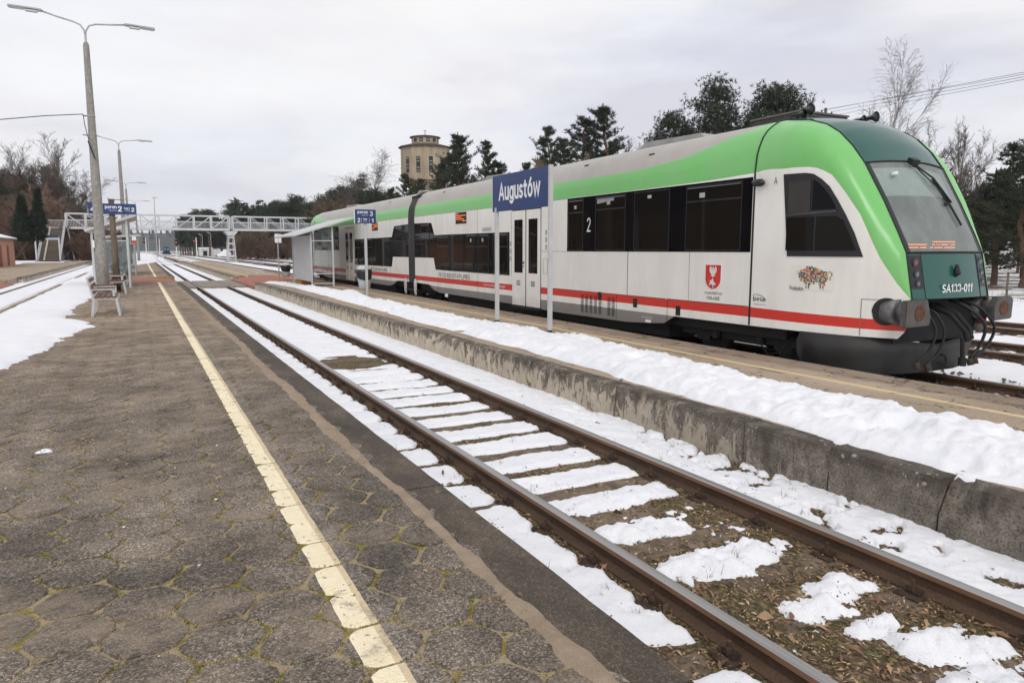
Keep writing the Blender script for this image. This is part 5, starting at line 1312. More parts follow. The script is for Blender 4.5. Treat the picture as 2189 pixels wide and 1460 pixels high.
# ================================================================== STATION OBJECTS
_th = math.atan(196.5/1540); _ps = radians(27.160)
_F = Vector((sin(_ps)*cos(_th), cos(_ps)*cos(_th), -sin(_th))); _R = Vector((cos(_ps), -sin(_ps), 0)); _U = _R.cross(_F)
def at(u, v, Y):
    """world point at distance Y along the track for a photograph pixel"""
    r = _F+_R*((u-1094.5)/1540)-_U*((v-730)/1540); return r*(Y/r.y)+Vector((0, 0, 1.945))
# ---- station name board
t = thing('station_sign', 'large dark blue station name board reading Augustów on two white posts', 'station sign', (7.06, 13.34, PZ))
O = (7.06, 13.34, PZ)
for y in (12.14, 14.49):
    b = MB(O); b.bb(7.06-.04, 7.06+.04, y-.03, y+.03, PZ-.01, 3.545 if y < 13 else 2.85, LGREY); o = b.build('post', t)
    b = MB(O); b.bb(7.06-.041, 7.06+.041, y-.031, y+.031, PZ, PZ+.10, RUST)
    for z in (3.38, 2.92): b.cyl((7.02, y, z), (7.01, y, z), .014, GALV, 6)
    del b.v[8:], b.f[6:], b.m[6:]
    b.build('rust_foot', t)
b = MB(O); b.bb(7.035, 7.065, 12.18, 14.66, 2.765, 3.535, BLUE); b.build('board', t)
b = MB(O); b.bb(7.033, 7.067, 14.66, 14.675, 2.765, 3.535, SWHITE); b.build('board_edge', t)
text('lettering', 'Augustów', (7.032, 13.42, 3.15), 1.86, .50, AX_X, SWHITE, t, O, .025)
for z in (3.38, 2.92):
    b = MB(O); b.cyl((7.02, 12.14, z), (7.008, 12.14, z), .015, GALV, 6); b.build('bolt', t)
# ---- platform 3 sign
O = (7.28, 25.75, PZ)
t = thing('platform_sign', 'small blue board reading peron 3 on a white post beside a bin', 'platform sign', O)
b = MB(O); b.bb(7.24, 7.32, 25.71, 25.79, PZ-.01, 3.0, LGREY); b.build('post', t)
b = MB(O); b.bb(6.885, 7.65, 25.66, 25.70, 2.87, 3.36, BLUE); b.build('board', t)
b = MB(O); b.bb(6.865, 6.884, 25.66, 25.70, 2.87, 3.36, SWHITE); b.build('board_edge', t)
Yt = 25.655
text('lettering', 'peron', (7.17, Yt, 3.245), .37, .105, AX_Y, SWHITE, t, O, .02); text('lettering', 'platform', (7.25, Yt, 3.155), .22, .04, AX_Y, SWHITE, t, O)
text('lettering', '3', (7.48, Yt, 3.215), .12, .16, AX_Y, SWHITE, t, O, .02)
text('lettering', '2', (7.02, Yt, 2.98), .11, .15, AX_Y, SWHITE, t, O, .02); text('lettering', 'tor', (7.26, Yt, 3.02), .15, .075, AX_Y, SWHITE, t, O, .02); text('lettering', 'track', (7.26, Yt, 2.94), .12, .03, AX_Y, SWHITE, t, O); text('lettering', '1', (7.52, Yt, 2.98), .07, .15, AX_Y, SWHITE, t, O, .02)
for x in (7.125, 7.405): b = MB(O); b.bb(x-.004, x+.004, Yt-.001, Yt+.001, 2.90, 3.06, SWHITE); b.build('divider', t)
# ---- bins
BAG = M('black_bin_bag', (.015, .015, .016), .35, 0, .4, 20., bump=.6, bs=25.)
def bin_(x, y, z0, label, s=1., bag=True):
    O = (x, y, z0); t = thing('litter_bin', label, 'litter bin', O, 0, 'grey litter bins on the platforms')
    b = MB(O); pr = [(.17, 0), (.20, .02), (.255, .45), (.27, .70), (.262, .72), (.24, .70)]; n = 20; vs = []; fs = []
    for r_, z in pr: vs += [(x+r_*s*cos(2*pi*k/n), y+r_*s*sin(2*pi*k/n)*.8, z0+z*s) for k in range(n)]
    for i in range(len(pr)-1): fs += [(i*n+k, i*n+(k+1) % n, (i+1)*n+(k+1) % n, (i+1)*n+k) for k in range(n)]
    fs.append(tuple(range(n))); b.add(vs, fs, LGREY); b.build('body', t, True)
    b = MB(O); rr = random.Random(3); vs = []; zz = [(.262, .44), (.285, .52), (.292, .62), (.288, .70), (.25, .73)]
    for j, (r_, z) in enumerate(zz): vs += [(x+r_*s*(1+.05*rr.uniform(-1, 1))*cos(2*pi*k/n), y+r_*s*.8*sin(2*pi*k/n), z0+(z-(.12*abs(sin(pi*k/n*2)) if j == 0 else 0))*s) for k in range(n)]
    fs = [(i*n+k, i*n+(k+1) % n, (i+1)*n+(k+1) % n, (i+1)*n+k) for i in range(len(zz)-1) for k in range(n)]
    b.add(vs, fs, BAG); b.build('bag', t, True)
    b = MB(O); prof = [(0.27, .72), (.27, .78), (.22, .83), (0.12, .86), (.01, .865)]; vs = []
    for r_, z in prof: vs += [(x+r_*s*cos(2*pi*k/n), y+r_*s*.8*sin(2*pi*k/n), z0+z*s) for k in range(n)]
    fs = [(i*n+k, i*n+(k+1) % n, (i+1)*n+(k+1) % n, (i+1)*n+k) for i in range(len(prof)-1) for k in range(n)]
    b.add(vs, fs, LGREY); b.build('lid', t, True); return t
bin_(7.30, 26.12, .50, 'grey bin with black bag hung behind the peron 3 sign post')
bin_(7.02, 40.6, .45, 'grey bin with black bag on the small white notice post by the crossing', .9)
bin_(-.80, 33.3, PZ, 'grey bin standing behind the second bench at the brown timber post', .85)
# ---- notice post on far platform
O = (6.62, 40.4, PZ); t = thing('notice_post', 'blank white notice plate on a thin grey post beside the platform crossing', 'notice sign', O)
b = MB(O); b.cyl((6.62, 40.4, PZ), (6.62, 40.4, 2.8), .035, GALV, 10); b.build('post', t)
b = MB(O); b.bb(6.46, 6.80, 40.33, 40.36, 2.30, 2.76, SWHITE); b.build('plate', t)
b = MB(O); b.bb(6.615, 6.645, 40.32, 40.33, 2.32, 2.74, LGREY); b.build('plate_rib', t)
# ---- shelter on the far platform
O = (7.35, 35, PZ); t = thing('platform_shelter', 'white metal and glass waiting shelter with sloping roof beside the train', 'shelter', O, 0, None)
PANEL = M('shelter_panel', (.54, .55, .56), .5, 0, .05, 2., (.4, .37, .33), .3)
b = MB(O); b.bb(6.82, 6.86, 33.15, 37.15, .50, 2.56, PANEL); b.build('back_panel', t)
for (x, y, zt) in ((6.82, 32.95, 2.62), (7.78, 32.95, 2.95), (6.82, 37.3, 2.62), (7.78, 37.3, 2.95)):
    b = MB(O); b.bb(x-.035, x+.035, y-.035, y+.035, PZ, zt, LGREY); b.build('post', t)
for y in (32.95, 37.3):
    b = MB(O); b.bb(6.86, 7.745, y-.008, y+.008, .88, 2.30, CLEAR); b.build('side_glass', t)
    b = MB(O); b.prism([(6.86, 2.36), (7.745, 2.36), (7.745, 2.92), (6.86, 2.62)], 'y', y-.006, y+.006, CLEAR); b.build('upper_glass', t)
    for z in (2.33, .86, .42): b = MB(O); b.bb(6.855, 7.745, y-.02, y+.02, z-.022, z+.022, LGREY); b.build('rail', t)
b = MB(O); b.bar((6.0, 35.1, 2.52), (8.75, 35.1, 3.38), 5.0, .06, LGREY); o = b.build('roof', t)
b = MB(O)
for k in range(11): b.bar((6.02, 32.7+k*.48, 2.485), (6.75, 32.7+k*.48, 2.70), .05, .05, LGREY)
b = MB(O); b.bb(6.90, 7.30, 33.6, 36.8, .72, .76, GALV); b.build('seat', t)
for y in (33.7, 35.2, 36.7): b = MB(O); b.tube([(6.9, y, .5), (7.28, y, .72), (7.28, y, .95), (7.1, y, .97)], .018, GALV, 6); b.build('armrest', t)
b = MB((0, 0, 0)); b.bb(6.92, 7.5, 36.0, 37.2, PZ, .62, M('grit_box_orange', (.62, .26, .03), .55, 0, .15, 5.)); o = b.build('grit_box'); tag(o, 'low orange yellow grit box half hidden under the white shelter back panel', 'grit box')
# ---- benches
def bench(x, y, label, rz=0):
    t = thing('bench', label, 'bench', (x, y, PZ), rz, 'wooden benches with light grey frames on the left platform')
    L_ = 1.75
    for yy in (-L_/2+.04, 0, L_/2-.04):
        b = MB(); fr = []
        b.bar((-.30, yy, 0), (-.24, yy, .45), .07, .06, LGREY); b.bar((-.24, yy, .42), (-.36, yy, .98), .06, .055, LGREY)
        b.bar((.31, yy, 0), (.25, yy, .45), .07, .06, LGREY); b.box((0, yy, .44), (.58, .055, .05), LGREY)
        if yy: b.bar((.20, yy, .45), (.20, yy, .67), .05, .045, LGREY); b.box((-.04, yy, .675), (.52, .05, .035), LGREY)
        b.build('frame', t)
        if yy: b = MB(); b.box((-.03, yy, .705), (.54, .06, .028), WOOD); b.build('armrest', t)
    for k, xx in enumerate((-.18, -.06, .07, .20)):
        b = MB(); b.box((xx, 0, .485), (.10, L_+.05, .032), WOOD); b.build('seat_slat', t)
    for z in (.60, .75, .90):
        b = MB(); xb = -.24-(z-.45)*.22+.03; b.box((xb, 0, z), (.03, L_+.05, .085), WOOD, Matrix.Rotation(-.2, 3, 'Y')); b.build('back_slat', t)
    return t
bench(-.84, 21.55, 'nearest wooden bench with grey metal frame beside the snow edge on the left platform')
bench(-.86, 31.9, 'second wooden bench with dark armrests, behind the nearest bench')
bench(-.90, 39.2, 'third wooden bench inside the near platform shelter')
# ---- lamp posts
def lamp(x, y, label, bands=False):
    O = (x, y, PZ); t = thing('lamp_post', label, 'lamp post', O, 0, 'double-armed concrete lamp posts along the left platform')
    b = MB(O); b.tube([(x, y, PZ), (x, y, 1.85), (x, y, 1.93), (x, y, 5), (x, y, 8.4), (x, y, 8.5)], [.20, .19, .165, .125, .088, .06], CONC, 16); b.build('pole', t, True)
    b = MB(O); b.cyl((x, y, 8.42), (x, y, 8.75), .035, GALV, 10); b.build('arm_socket', t)
    for s in (-1, 1):
        rise = .22 if s < 0 else .10
        b = MB(O); b.tube([(x, y, 8.7), (x+s*.02, y, 8.85), (x+s*.12, y, 9.02), (x+s*.3, y, 9.09), (x+s*.75, y, 9.09+rise*.45), (x+s*1.2, y, 9.09+rise)], .027, GALV, 8); a = b.build('arm', t, True)
        b = MB(O); z = 9.09+rise; sl_ = (.05 if s > 0 else .10)
        A = Vector((x+s*1.12, y, z)); B = Vector((x+s*2.02, y, z+sl_-.08)); m_ = A.lerp(B, .5)
        b.bar(A, B, .20, .07, GALV); hd = b.build('lamp_head', t); bevel(hd, .02, 2)
        b = MB(O); b.bar(A.lerp(B, .15)-Vector((0, 0, .05)), m_-Vector((0, 0, .05)), .16, .07, LGREY); b.build('driver_box', hd)
        b = MB(O); b.bar(m_+Vector((s*.04, 0, -.037)), B-Vector((s*.03, 0, .037)), .15, .02, M('lamp_glass', (.45, .47, .5), .2)); b.build('lens', hd)
    return t, O
t, O = lamp(-1.14, 27.6, 'nearest tall concrete lamp post rising behind the first bench')
b = MB(O); b.bb(-1.36, -1.30, 27.42, 27.44, 2.0, 2.24, SWHITE); b.build('number_plate', t)
b = MB(O); x, y = -1.14, 27.6; b.cyl((x, y, 6.20), (x, y, 6.24), .125, GALV, 14); b.tube([(x-.1, y, 6.22), (x-.20, y-.02, 6.20), (x-.24, y, 6.26)], .02, BLACK, 6); b.build('cable_clamp', t)
lamp(-.83, 55.5, 'second concrete lamp post, rising just right of the nearest one')
lamp(-.92, 90, 'third concrete lamp post, small above the peron 2 board')
lamp(-.15, 123, 'farthest concrete lamp post, tiny over the footbridge')
b = MB(); b.tube([(-1.38, 27.6, 6.26), (-2.4, 27.55, 6.12), (-3.6, 27.5, 5.90), (-6, 27.4, 5.75), (-9, 27.3, 5.85), (-14, 27.2, 6.4)], .014, BLACK, 6); o = b.build('cable'); tag(o, 'black cable running left from the nearest lamp post out of view', 'cable')
b = MB(); b.tube([(-1.36, 27.58, 6.24), (-1.33, 27.5, 5.9), (-1.25, 27.44, 5.45), (-1.26, 27.44, 5.35), (-1.12, 27.42, 4.92)], .012, BLACK, 6); b.tube([(-1.27, 27.43, 5.40), (-1.11, 27.41, 4.86)], .022, BLACK, 6); o = b.build('cable'); tag(o, 'short black cable hanging down the side of the nearest lamp post', 'cable')
# ---- platform 2 board on timber post
O = (-.86, 32.6, PZ); t = thing('platform_sign', 'wide dark blue board reading peron 2 on a brown timber post', 'platform sign', O)
b = MB(O); b.tube([(-.86, 32.7, PZ), (-.87, 32.7, 2), (-.88, 32.7, 3.85)], [.135, .115, .095], DWOOD, 12); b.build('post', t, True)
b = MB(O); b.bb(-1.66, -.03, 32.54, 32.58, 3.31, 3.72, BLUE); bo = b.build('board', t)
Yt = 32.535
text('lettering', 'peron', (-.90, Yt, 3.56), .40, .13, AX_Y, SWHITE, t, O, .02); text('lettering', 'platform', (-.83, Yt, 3.45), .26, .045, AX_Y, SWHITE, t, O)
text('lettering', '2', (-.60, Yt, 3.52), .16, .21, AX_Y, SWHITE, t, O, .03); text('lettering', 'tor', (-.36, Yt, 3.54), .16, .09, AX_Y, SWHITE, t, O, .02); text('lettering', 'track', (-.345, Yt, 3.45), .12, .035, AX_Y, SWHITE, t, O)
text('lettering', '2', (-.15, Yt, 3.50), .12, .16, AX_Y, SWHITE, t, O, .03); text('lettering', '4', (-1.55, Yt, 3.50), .12, .16, AX_Y, SWHITE, t, O, .03)
b = MB(O); b.bb(-.262, -.252, Yt-.001, Yt+.001, 3.42, 3.60, SWHITE); b.build('divider', t)
b = MB(O); b.bb(-.98, -.76, 32.6, 32.85, 3.80, 3.90, DWOOD); b.build('top_block', t)
b = MB(O); b.tube([(-1.0, 32.7, 3.92), (-.88, 32.7, 3.88), (-.6, 32.7, 3.88), (-.45, 32.7, 3.86)], .012, BLACK, 5); b.build('bracket', t)
b = MB((-.48, 34.5, 3.8)); b.tube([(-.46, 34.5, 3.88), (-.46, 34.52, 4.0), (-.46, 34.5, 4.10)], [.06, .10, .03], BLACK, 12)
o = b.build('loudspeaker', t)
# ---- near platform shelter(s)
def shelter(x0, x1, y0, y1, zl, zr, label, glass=True, over=.25):
    O = ((x0+x1)/2, (y0+y1)/2, PZ); t = thing('platform_shelter', label, 'shelter', O)
    for (x, z) in ((x0, zl), (x1, zr)):
        for y in (y0, y1): b = MB(O); b.bb(x-.045, x+.045, y-.045, y+.045, PZ, z, LGREY); b.build('post', t)
    b = MB(O); sl_ = (zr-zl)/(x1-x0); b.bar((x0-over, (y0+y1)/2, zl-over*sl_+.05), (x1+over*1.6, (y0+y1)/2, zr+over*1.6*sl_+.05), y1-y0+.5, .10, LGREY); b.build('roof', t)
    b = MB(O); b.bb(x0-.008, x0+.008, y0+.05, y1-.05, .6, min(zl, 2.3), CLEAR); b.build('back_glass', t)
    for y in (y0, y1):
        b = MB(O); b.bb(x0+.05, x1-.05, y-.006, y+.006, .6, 2.3, CLEAR); b.build('side_glass', t)
        for z in (.58, 2.32): b = MB(O); b.bb(x0+.045, x1-.045, y-.02, y+.02, z-.02, z+.02, LGREY); b.build('rail', t)
    return t
shelter(-1.80, -.45, 36.2, 41.0, 2.78, 3.25, 'near platform shelter with grey sloping roof behind the peron 2 board')
shelter(-2.0, -.28, 53.5, 60, 2.70, 2.78, 'farther flat-roofed glass shelter behind the near platform shelter')
# no smoking style plate on post
O = (-.27, 52.6, PZ); t = thing('notice_post', 'white plate with red lower half on a thin post at the flat-roofed shelter', 'notice sign', O)
b = MB(O); b.cyl((-.27, 52.6, PZ), (-.27, 52.6, 2.6), .035, GALV, 8); b.build('post', t)
b = MB(O); b.bb(-.39, -.15, 52.5, 52.53, 2.52, 2.76, SWHITE); b.build('white_plate', t)
b = MB(O); b.bb(-.39, -.15, 52.5, 52.53, 2.33, 2.51, M('sign_red', (.6, .06, .04), .4)); b.build('red_plate', t)
# info panel posts beyond
for (x, y, h) in ((-.25, 66, 2.9), (-1.0, 74, 3.1)):
    b = MB(); b.bb(x-.05, x+.05, y-.05, y+.05, PZ, h, LGREY); 
# ---- left station platform, station outhouse, thuja
b = MB(); b.bb(-13.5, -6.6, 49, 135, -.3, .26, P3M); tag(b.build('station_platform'), kind='structure')
q = at(31, 593, 49)
rp = thing('platform_edge_wall', 'rough grey stone edge of the station platform on the far left', 'platform edge', (-6.6, 52, 0))
for i in range(40):
    a = 52+i*2.0; b = MB((-6.6, 52, 0)); b.bb(-6.62-.02*RND.random(), -6.3, a+.02, a+1.98, -.3, .27+RND.uniform(-.02, .02), WALLM); b.build('edge_block', rp)
b = ramp_sheet('', -8.8, -6.35, 44, 49, .25, .0, REDP); b.bb(-13.5, -8.8, 41, 49, -.3, .25, REDP); tag(b.build('crossing_path', fix=False), kind='structure')
s = grid('snow', ndiv(-30, -8.9, .25), ndiv(60, 150, .6), lambda X, Y: .24+.14*fbm(X*.35, Y*.35, 4)-.5*(1-sstep(-12.4, -13.2, X+1.3*(fbm(X*.2+5, Y*.06, 3)-.5)*2+0*Y))*(Y < 112), SNOW, keep=lambda X, Y, Z: Z > .1); tag(s, kind='stuff')
OR = M('salmon_render', (.52, .275, .185), .85, 0, .1, 1.5, (.35, .22, .17), .4)
O = (-15, 88, .26)
t = thing('outhouse', 'low salmon orange outhouse with snowy roof and red doors at left edge', 'building', O)
b = MB(O); b.bb(-20, -12.05, 79, 94.5, .1, 2.95, OR); b.build('wall', t)
b = MB(O); b.prism([(-20.4, 2.95), (-11.75, 2.95), (-11.75, 3.08), (-14.5, 3.85), (-17.5, 3.85), (-20.4, 3.08)], 'y', 78.6, 94.9, M('roof_felt', (.2, .2, .2), .8)); rf = b.build('roof', t)
b = MB(O); b.prism([(-11.72, 3.09), (-11.8, 3.17), (-14.5, 3.97), (-17.5, 3.97), (-20.3, 3.2), (-17.5, 3.86), (-14.5, 3.86)], 'y', 78.7, 94.8, SNOW); b.build('roof_snow', rf)
for (a, c_) in ((89.5, 90.6), (84.5, 86.2)):
    b = MB(O); b.bb(-12.1, -12.02, a, c_, .26, 2.35, M('brown_red_door', (.20, .035, .03), .6)); b.build('door', t)
# ---- tall station building out of the picture (it shows in the train windows)
O = (-27, 70, 0)
BR = M('station_plaster', (.30, .19, .15), .85, 0, .15, .6, (.2, .14, .1), .5)
t = thing('station_building', 'long two-storey reddish station building reflected in the train windows', 'building', O)
b = MB(O); b.bb(-34, -23, 34, 118, 0, 7.5, BR); b.build('wall', t)
b = MB(O); b.prism([(-35, 7.5), (-22, 7.5), (-28.5, 11.5)], 'y', 33, 119, M('roof_tile_dark', (.12, .06, .045), .8, 0, .2, 4.)); b.build('roof', t)
WD = mat_dglass('window_dark', (.02, .02, .025), .1)
wm = None
for k in range(20):
    for z in (1.2, 4.6):
        y = 37+k*4.1
        b = MB(); pts_ = [(-.7, 0), (.7, 0), (.7, 1.5)]+[(.7*cos(pi*j/8), 1.5+.7*sin(pi*j/8)) for j in range(1, 8)]+[(-.7, 1.5)]
        if wm is None:
            b.prism(pts_, 'x', -.02, .05, WD); wm = mkmesh('window', b.v, b.f, b.mats, b.m); b = MB(); b.bb(.05, .09, -.03, .03, 0, 2.2, SWHITE); fm_ = mkmesh('window_bar', b.v, b.f, b.mats, b.m)
        w1 = link('window', wm, t, (4, y-70, z)); link('window_bar', fm_, w1)

# ---- unseen bare trees added to vary the train window reflections: see vegetation
# ---- footbridge
BW = M('bridge_paint', (.54, .55, .57), .5, 0, .07, 1., (.35, .33, .3), .3)
O = (2, 129, 0); fb = thing('footbridge', 'light grey steel truss footbridge crossing all the tracks', 'footbridge', O)
jx = [-9.6, -7.06, -4.4, -2.05, .42, 3.03, 5.52, 8.12, 10.71, 13.42]; jx2 = [13.95, 16.7, 19.32, 21.98, 24.47, 27.3, 30.2, 33.1, 36]
ZB, ZT = 5.05, 7.42
for yy in (127.9, 130.4):
    for J in (jx, jx2):
        b = MB(O); b.bb(J[0], J[-1], yy-.07, yy+.07, ZT-.16, ZT, BW); b.build('top_chord', fb)
        b = MB(O); b.bb(J[0], J[-1], yy-.09, yy+.09, ZB-.05, ZB+.28, BW); b.build('bottom_chord', fb)
        b = MB(O); b.bb(J[0], J[-1], yy-.03, yy+.03, ZB+1.30, ZB+1.38, BW); b.build('handrail', fb)
        for x in J:
            b = MB(O); b.bb(x-.10, x+.10, yy-.06, yy+.06, ZB+.28, ZT-.16, BW); b.build('vertical', fb)
        n = len(J)-1
        for i in range(n):
            if J is jx: mid = n//2; kind = 'd' if i < mid-0 else 'u'; kind = 'x' if i == mid else kind
            else: kind = 'd'
            if kind in 'dx': b = MB(O); b.bar((J[i]+.1, yy, ZT-.16), (J[i+1]-.1, yy, ZB+.28), .07, .10, BW); b.build('diagonal', fb)
            if kind in 'ux': b = MB(O); b.bar((J[i]+.1, yy+.0, ZB+.28), (J[i+1]-.1, yy, ZT-.16), .07, .10, BW); b.build('diagonal', fb)
    b = MB(O)
    for J in (jx, jx2):
        x = J[0]
        while x < J[-1]: b.bb(x-.018, x+.018, yy-.015, yy+.015, ZB+.28, ZB+1.30, BW); x += .20
    tag(b.build('balusters', fb), kind='stuff')
b = MB(O); b.bb(-9.6, 36, 128.1, 130.2, ZB+.0, ZB+.10, M('bridge_deck', (.2, .19, .18), .8)); b.build('deck', fb)
for i, x in enumerate(jx+jx2):
    if i % 2 == 0: b = MB(O); b.bb(x-.05, x+.05, 128.0, 130.3, ZB-.12, ZB, BW); b.build('cross_beam', fb)
def pier(x, legs=True):
    for yy in (128.0, 130.3):
        b = MB(O); b.bar((x-.62, yy, -.2), (x-.38, yy, 4.2), .22, .16, BW); b.build('pier_leg', fb); b = MB(O); b.bar((x+.62, yy, -.2), (x+.38, yy, 4.2), .22, .16, BW); b.build('pier_leg', fb)
        for z in (.9, 1.9, 2.9, 3.9): b = MB(O); w2 = .60-.05*z; b.bb(x-w2, x+w2, yy-.08, yy+.08, z-.12, z+.12, BW); b.build('pier_brace', fb)
        b = MB(O); b.prism([(x-.45, 4.2), (x+.45, 4.2), (x+1.0, 4.75), (x+1.0, 4.93), (x-1.0, 4.93), (x-1.0, 4.75)], 'y', yy-.12, yy+.12, BW); b.build('pier_head', fb)
    b = MB(O); b.prism([(x-1.2, -.25), (x+1.2, -.25), (x+.6, .12), (x-.6, .12)], 'y', 127.5, 130.8, M('pier_base', (.42, .41, .4), .8)); b.build('pier_base', fb)
pier(13.6)
for x in (-9.5,):
    for yy in (127.9, 130.4):
        b = MB(O); b.bar((x+.7, yy, .2), (x+.1, yy, ZB-.05), .20, .16, BW); b.build('pier_leg', fb); b = MB(O); b.bar((x-.9, yy, .2), (x-.4, yy, ZB-.05), .20, .16, BW); b.build('pier_leg', fb)
        for (za, zc_) in ((.6, 2.0), (2.2, 3.4)): b = MB(O); b.bar((x-.8, yy, za), (x+.5, yy, zc_), .08, .08, BW); b.build('pier_brace', fb)
# stairs down towards the viewer
SR = M('stair_brown', (.20, .165, .125), .85, 0, .25, 6.)
O = (-10.9, 121, .26); stt = thing('footbridge_stairs', 'brown footbridge stairs with white side rails and small blue board at left', 'stairs', O)
ns = 30; TREAD = M('stair_tread', (.33, .285, .23), .85, 0, .2, 6.)
b = MB(O); b.bar((-10.95, 116.1, .12), (-10.95, 127.2, ZB-.12), 2.3, .06, M('stair_dark', (.06, .05, .04), .9)); b.build('stair_back', stt)
for i in range(ns):
    f_ = i/ns; y = 116+f_*11.2; z = .28+f_*(ZB-.2); x0_ = -12.15+.1*f_; x1_ = -9.75-.05*f_
    b = MB(O); b.bb(x0_, x1_, y, y+.37, z+.10, z+.15, TREAD); b.build('step', stt)
for xx in (-12.22, -9.68):
    b = MB(O); b.bar((xx, 115.9, .35), (xx, 127.2, ZB+.1), .06, .30, BW); b.build('stringer', stt)
    for h in (.55, 1.12): b = MB(O); b.bar((xx, 115.9, .35+h), (xx, 127.2, ZB+.1+h), .05, .06, BW); b.build('handrail', stt)
    for i in range(8): b = MB(O); y = 116+i*1.58; z = .35+(y-116)/11.2*(ZB-.2); b.bb(xx-.03, xx+.03, y-.03, y+.03, z, z+1.12, BW); b.build('rail_post', stt)
b = MB(O); b.bar((-11.55, 116, .50), (-11.55, 127.2, ZB+.25), .20, .05, M('pram_ramp', (.42, .36, .28), .8)); b.build('pram_ramp', stt)
b = MB(O); b.bb(-12.35, -9.55, 126.9, 127.0, ZB+.1, ZB+.18, BW); b.bb(-12.35, -9.55, 130.4, 130.5, ZB+1.25, ZB+1.35, BW); b.build('landing_rail', stt)
b = MB(O)
x = -12.3
while x < -9.6: b.bb(x-.02, x+.02, 130.42, 130.46, ZB+.1, ZB+1.3, BW); x += .17
tag(b.build('balusters', stt), kind='stuff')
b = MB(O); b.bb(-12.3, -9.6, 127.0, 130.4, ZB-.05, ZB+.05, SR); b.build('landing', stt)
for xx in (-12.3, -9.6): b = MB(O); b.bb(xx-.09, xx+.09, 115.2, 115.35, .28, 3.55, BW); b.build('gate_post', stt)
b = MB(O); b.bb(-12.39, -9.51, 115.18, 115.36, 3.25, 3.50, BW); b.build('gate_beam', stt)
b = MB(O); b.bb(-11.9, -9.7, 115.10, 115.16, 3.52, 3.86, BLUE); b.build('blue_board', stt)
b = MB(O); b.bb(-12.4, -9.5, 114.4, 115.9, .2, .42, M('stair_foot', (.03, .03, .03), .8)); b.build('foot_plate', stt)

# ---- water tower
O = at(909, 312, 110); tx, ty = O.x, O.y; O = (tx, ty, 0)
TWM = NB('tower_plaster'); c = TWM.ramp(TWM.noise(.5, 6, .65, sc=(1, 1, .4)), [(.3, (.30, .235, .15)), (.55, (.40, .325, .225)), (.75, (.47, .40, .29))]); st = TWM.ramp(TWM.noise(1.3, 6, .7, sc=(1, 1, .12)), [(.52, 0.), (.72, .6)]); c = TWM.mix(st, c, (.22, .17, .11)); TWM.col(c); TWM.rough(.9); TWM = TWM.m
RO = M('tower_roof', (.075, .065, .055), .8, 0, .2, 2.)
t = thing('water_tower', 'old beige twelve-sided water tower with narrow windows rising above the train', 'water tower', O)
def ring(b, r0, z0, r1, z1, m, n=12, a0=.13):
    vs = [(tx+r0*cos(2*pi*k/n+a0), ty+r0*sin(2*pi*k/n+a0), z0) for k in range(n)]+[(tx+r1*cos(2*pi*k/n+a0), ty+r1*sin(2*pi*k/n+a0), z1) for k in range(n)]
    b.add(vs, [(k, (k+1) % n, (k+1) % n+n, k+n) for k in range(n)]+[tuple(range(n)), tuple(range(2*n-1, n-1, -1))], m)
b = MB(O); ring(b, 3.85, 12.6, 3.85, 17.75, TWM); b.build('tank_wall', t)
b = MB(O); ring(b, 2.6, 0, 2.6, 12.1, TWM); b.build('shaft', t)
b = MB(O); ring(b, 2.7, 11.4, 3.6, 12.55, TWM); b.build('corbel', t)
b = MB(O); ring(b, 4.25, 17.7, 4.25, 17.82, RO); ring(b, 4.22, 17.83, 2.4, 18.3, RO); b.build('roof', t)
b = MB(O); ring(b, 2.12, 18.2, 2.12, 19.35, TWM); b.build('lantern', t)
b = MB(O); ring(b, 2.45, 19.3, 2.45, 19.42, RO); ring(b, 2.42, 19.43, .2, 19.8, RO); b.build('lantern_roof', t)
b = MB(O); b.cyl((tx, ty, 19.75), (tx, ty, 20.5), .05, RO, 6); b.box((tx, ty, 20.45), (.5, .05, .06), RO); b.build('finial', t)
n = 12
for k in range(12):
    a = 2*pi*(k+.5)/n+.13
    if sin(a-.36) > .35: continue
    for (r, z0, z1, w2, nm) in ((3.85, 13.7, 16.1, .42, 'window'), (2.12, 18.55, 19.1, .38, 'lantern_window')):
        if nm == 'window' and k % 1: continue
        ra = r*cos(pi/n)+.01; c = Vector((tx+ra*cos(a), ty+ra*sin(a), (z0+z1)/2)); R_ = Matrix.Rotation(a, 3, 'Z')
        b = MB(O); b.box(c, (.06, w2*1.5, z1-z0), WD if False else M('tower_window', (.02, .017, .013), .5), R_); wn = b.build(nm, t)
        b = MB(O)
        for j in range(5 if nm == 'window' else 1):
            if (j+k) % 3: b.box(c+Vector((cos(a)*.035, sin(a)*.035, -(z1-z0)/2+(j+.5)*(z1-z0)/(5 if nm == 'window' else 1))), (.02, w2*1.1, .22), M('tower_pane', (.2, .21, .22), .3), R_)
        if b.v: o = b.build('panes', wn); tag(o, kind='stuff')

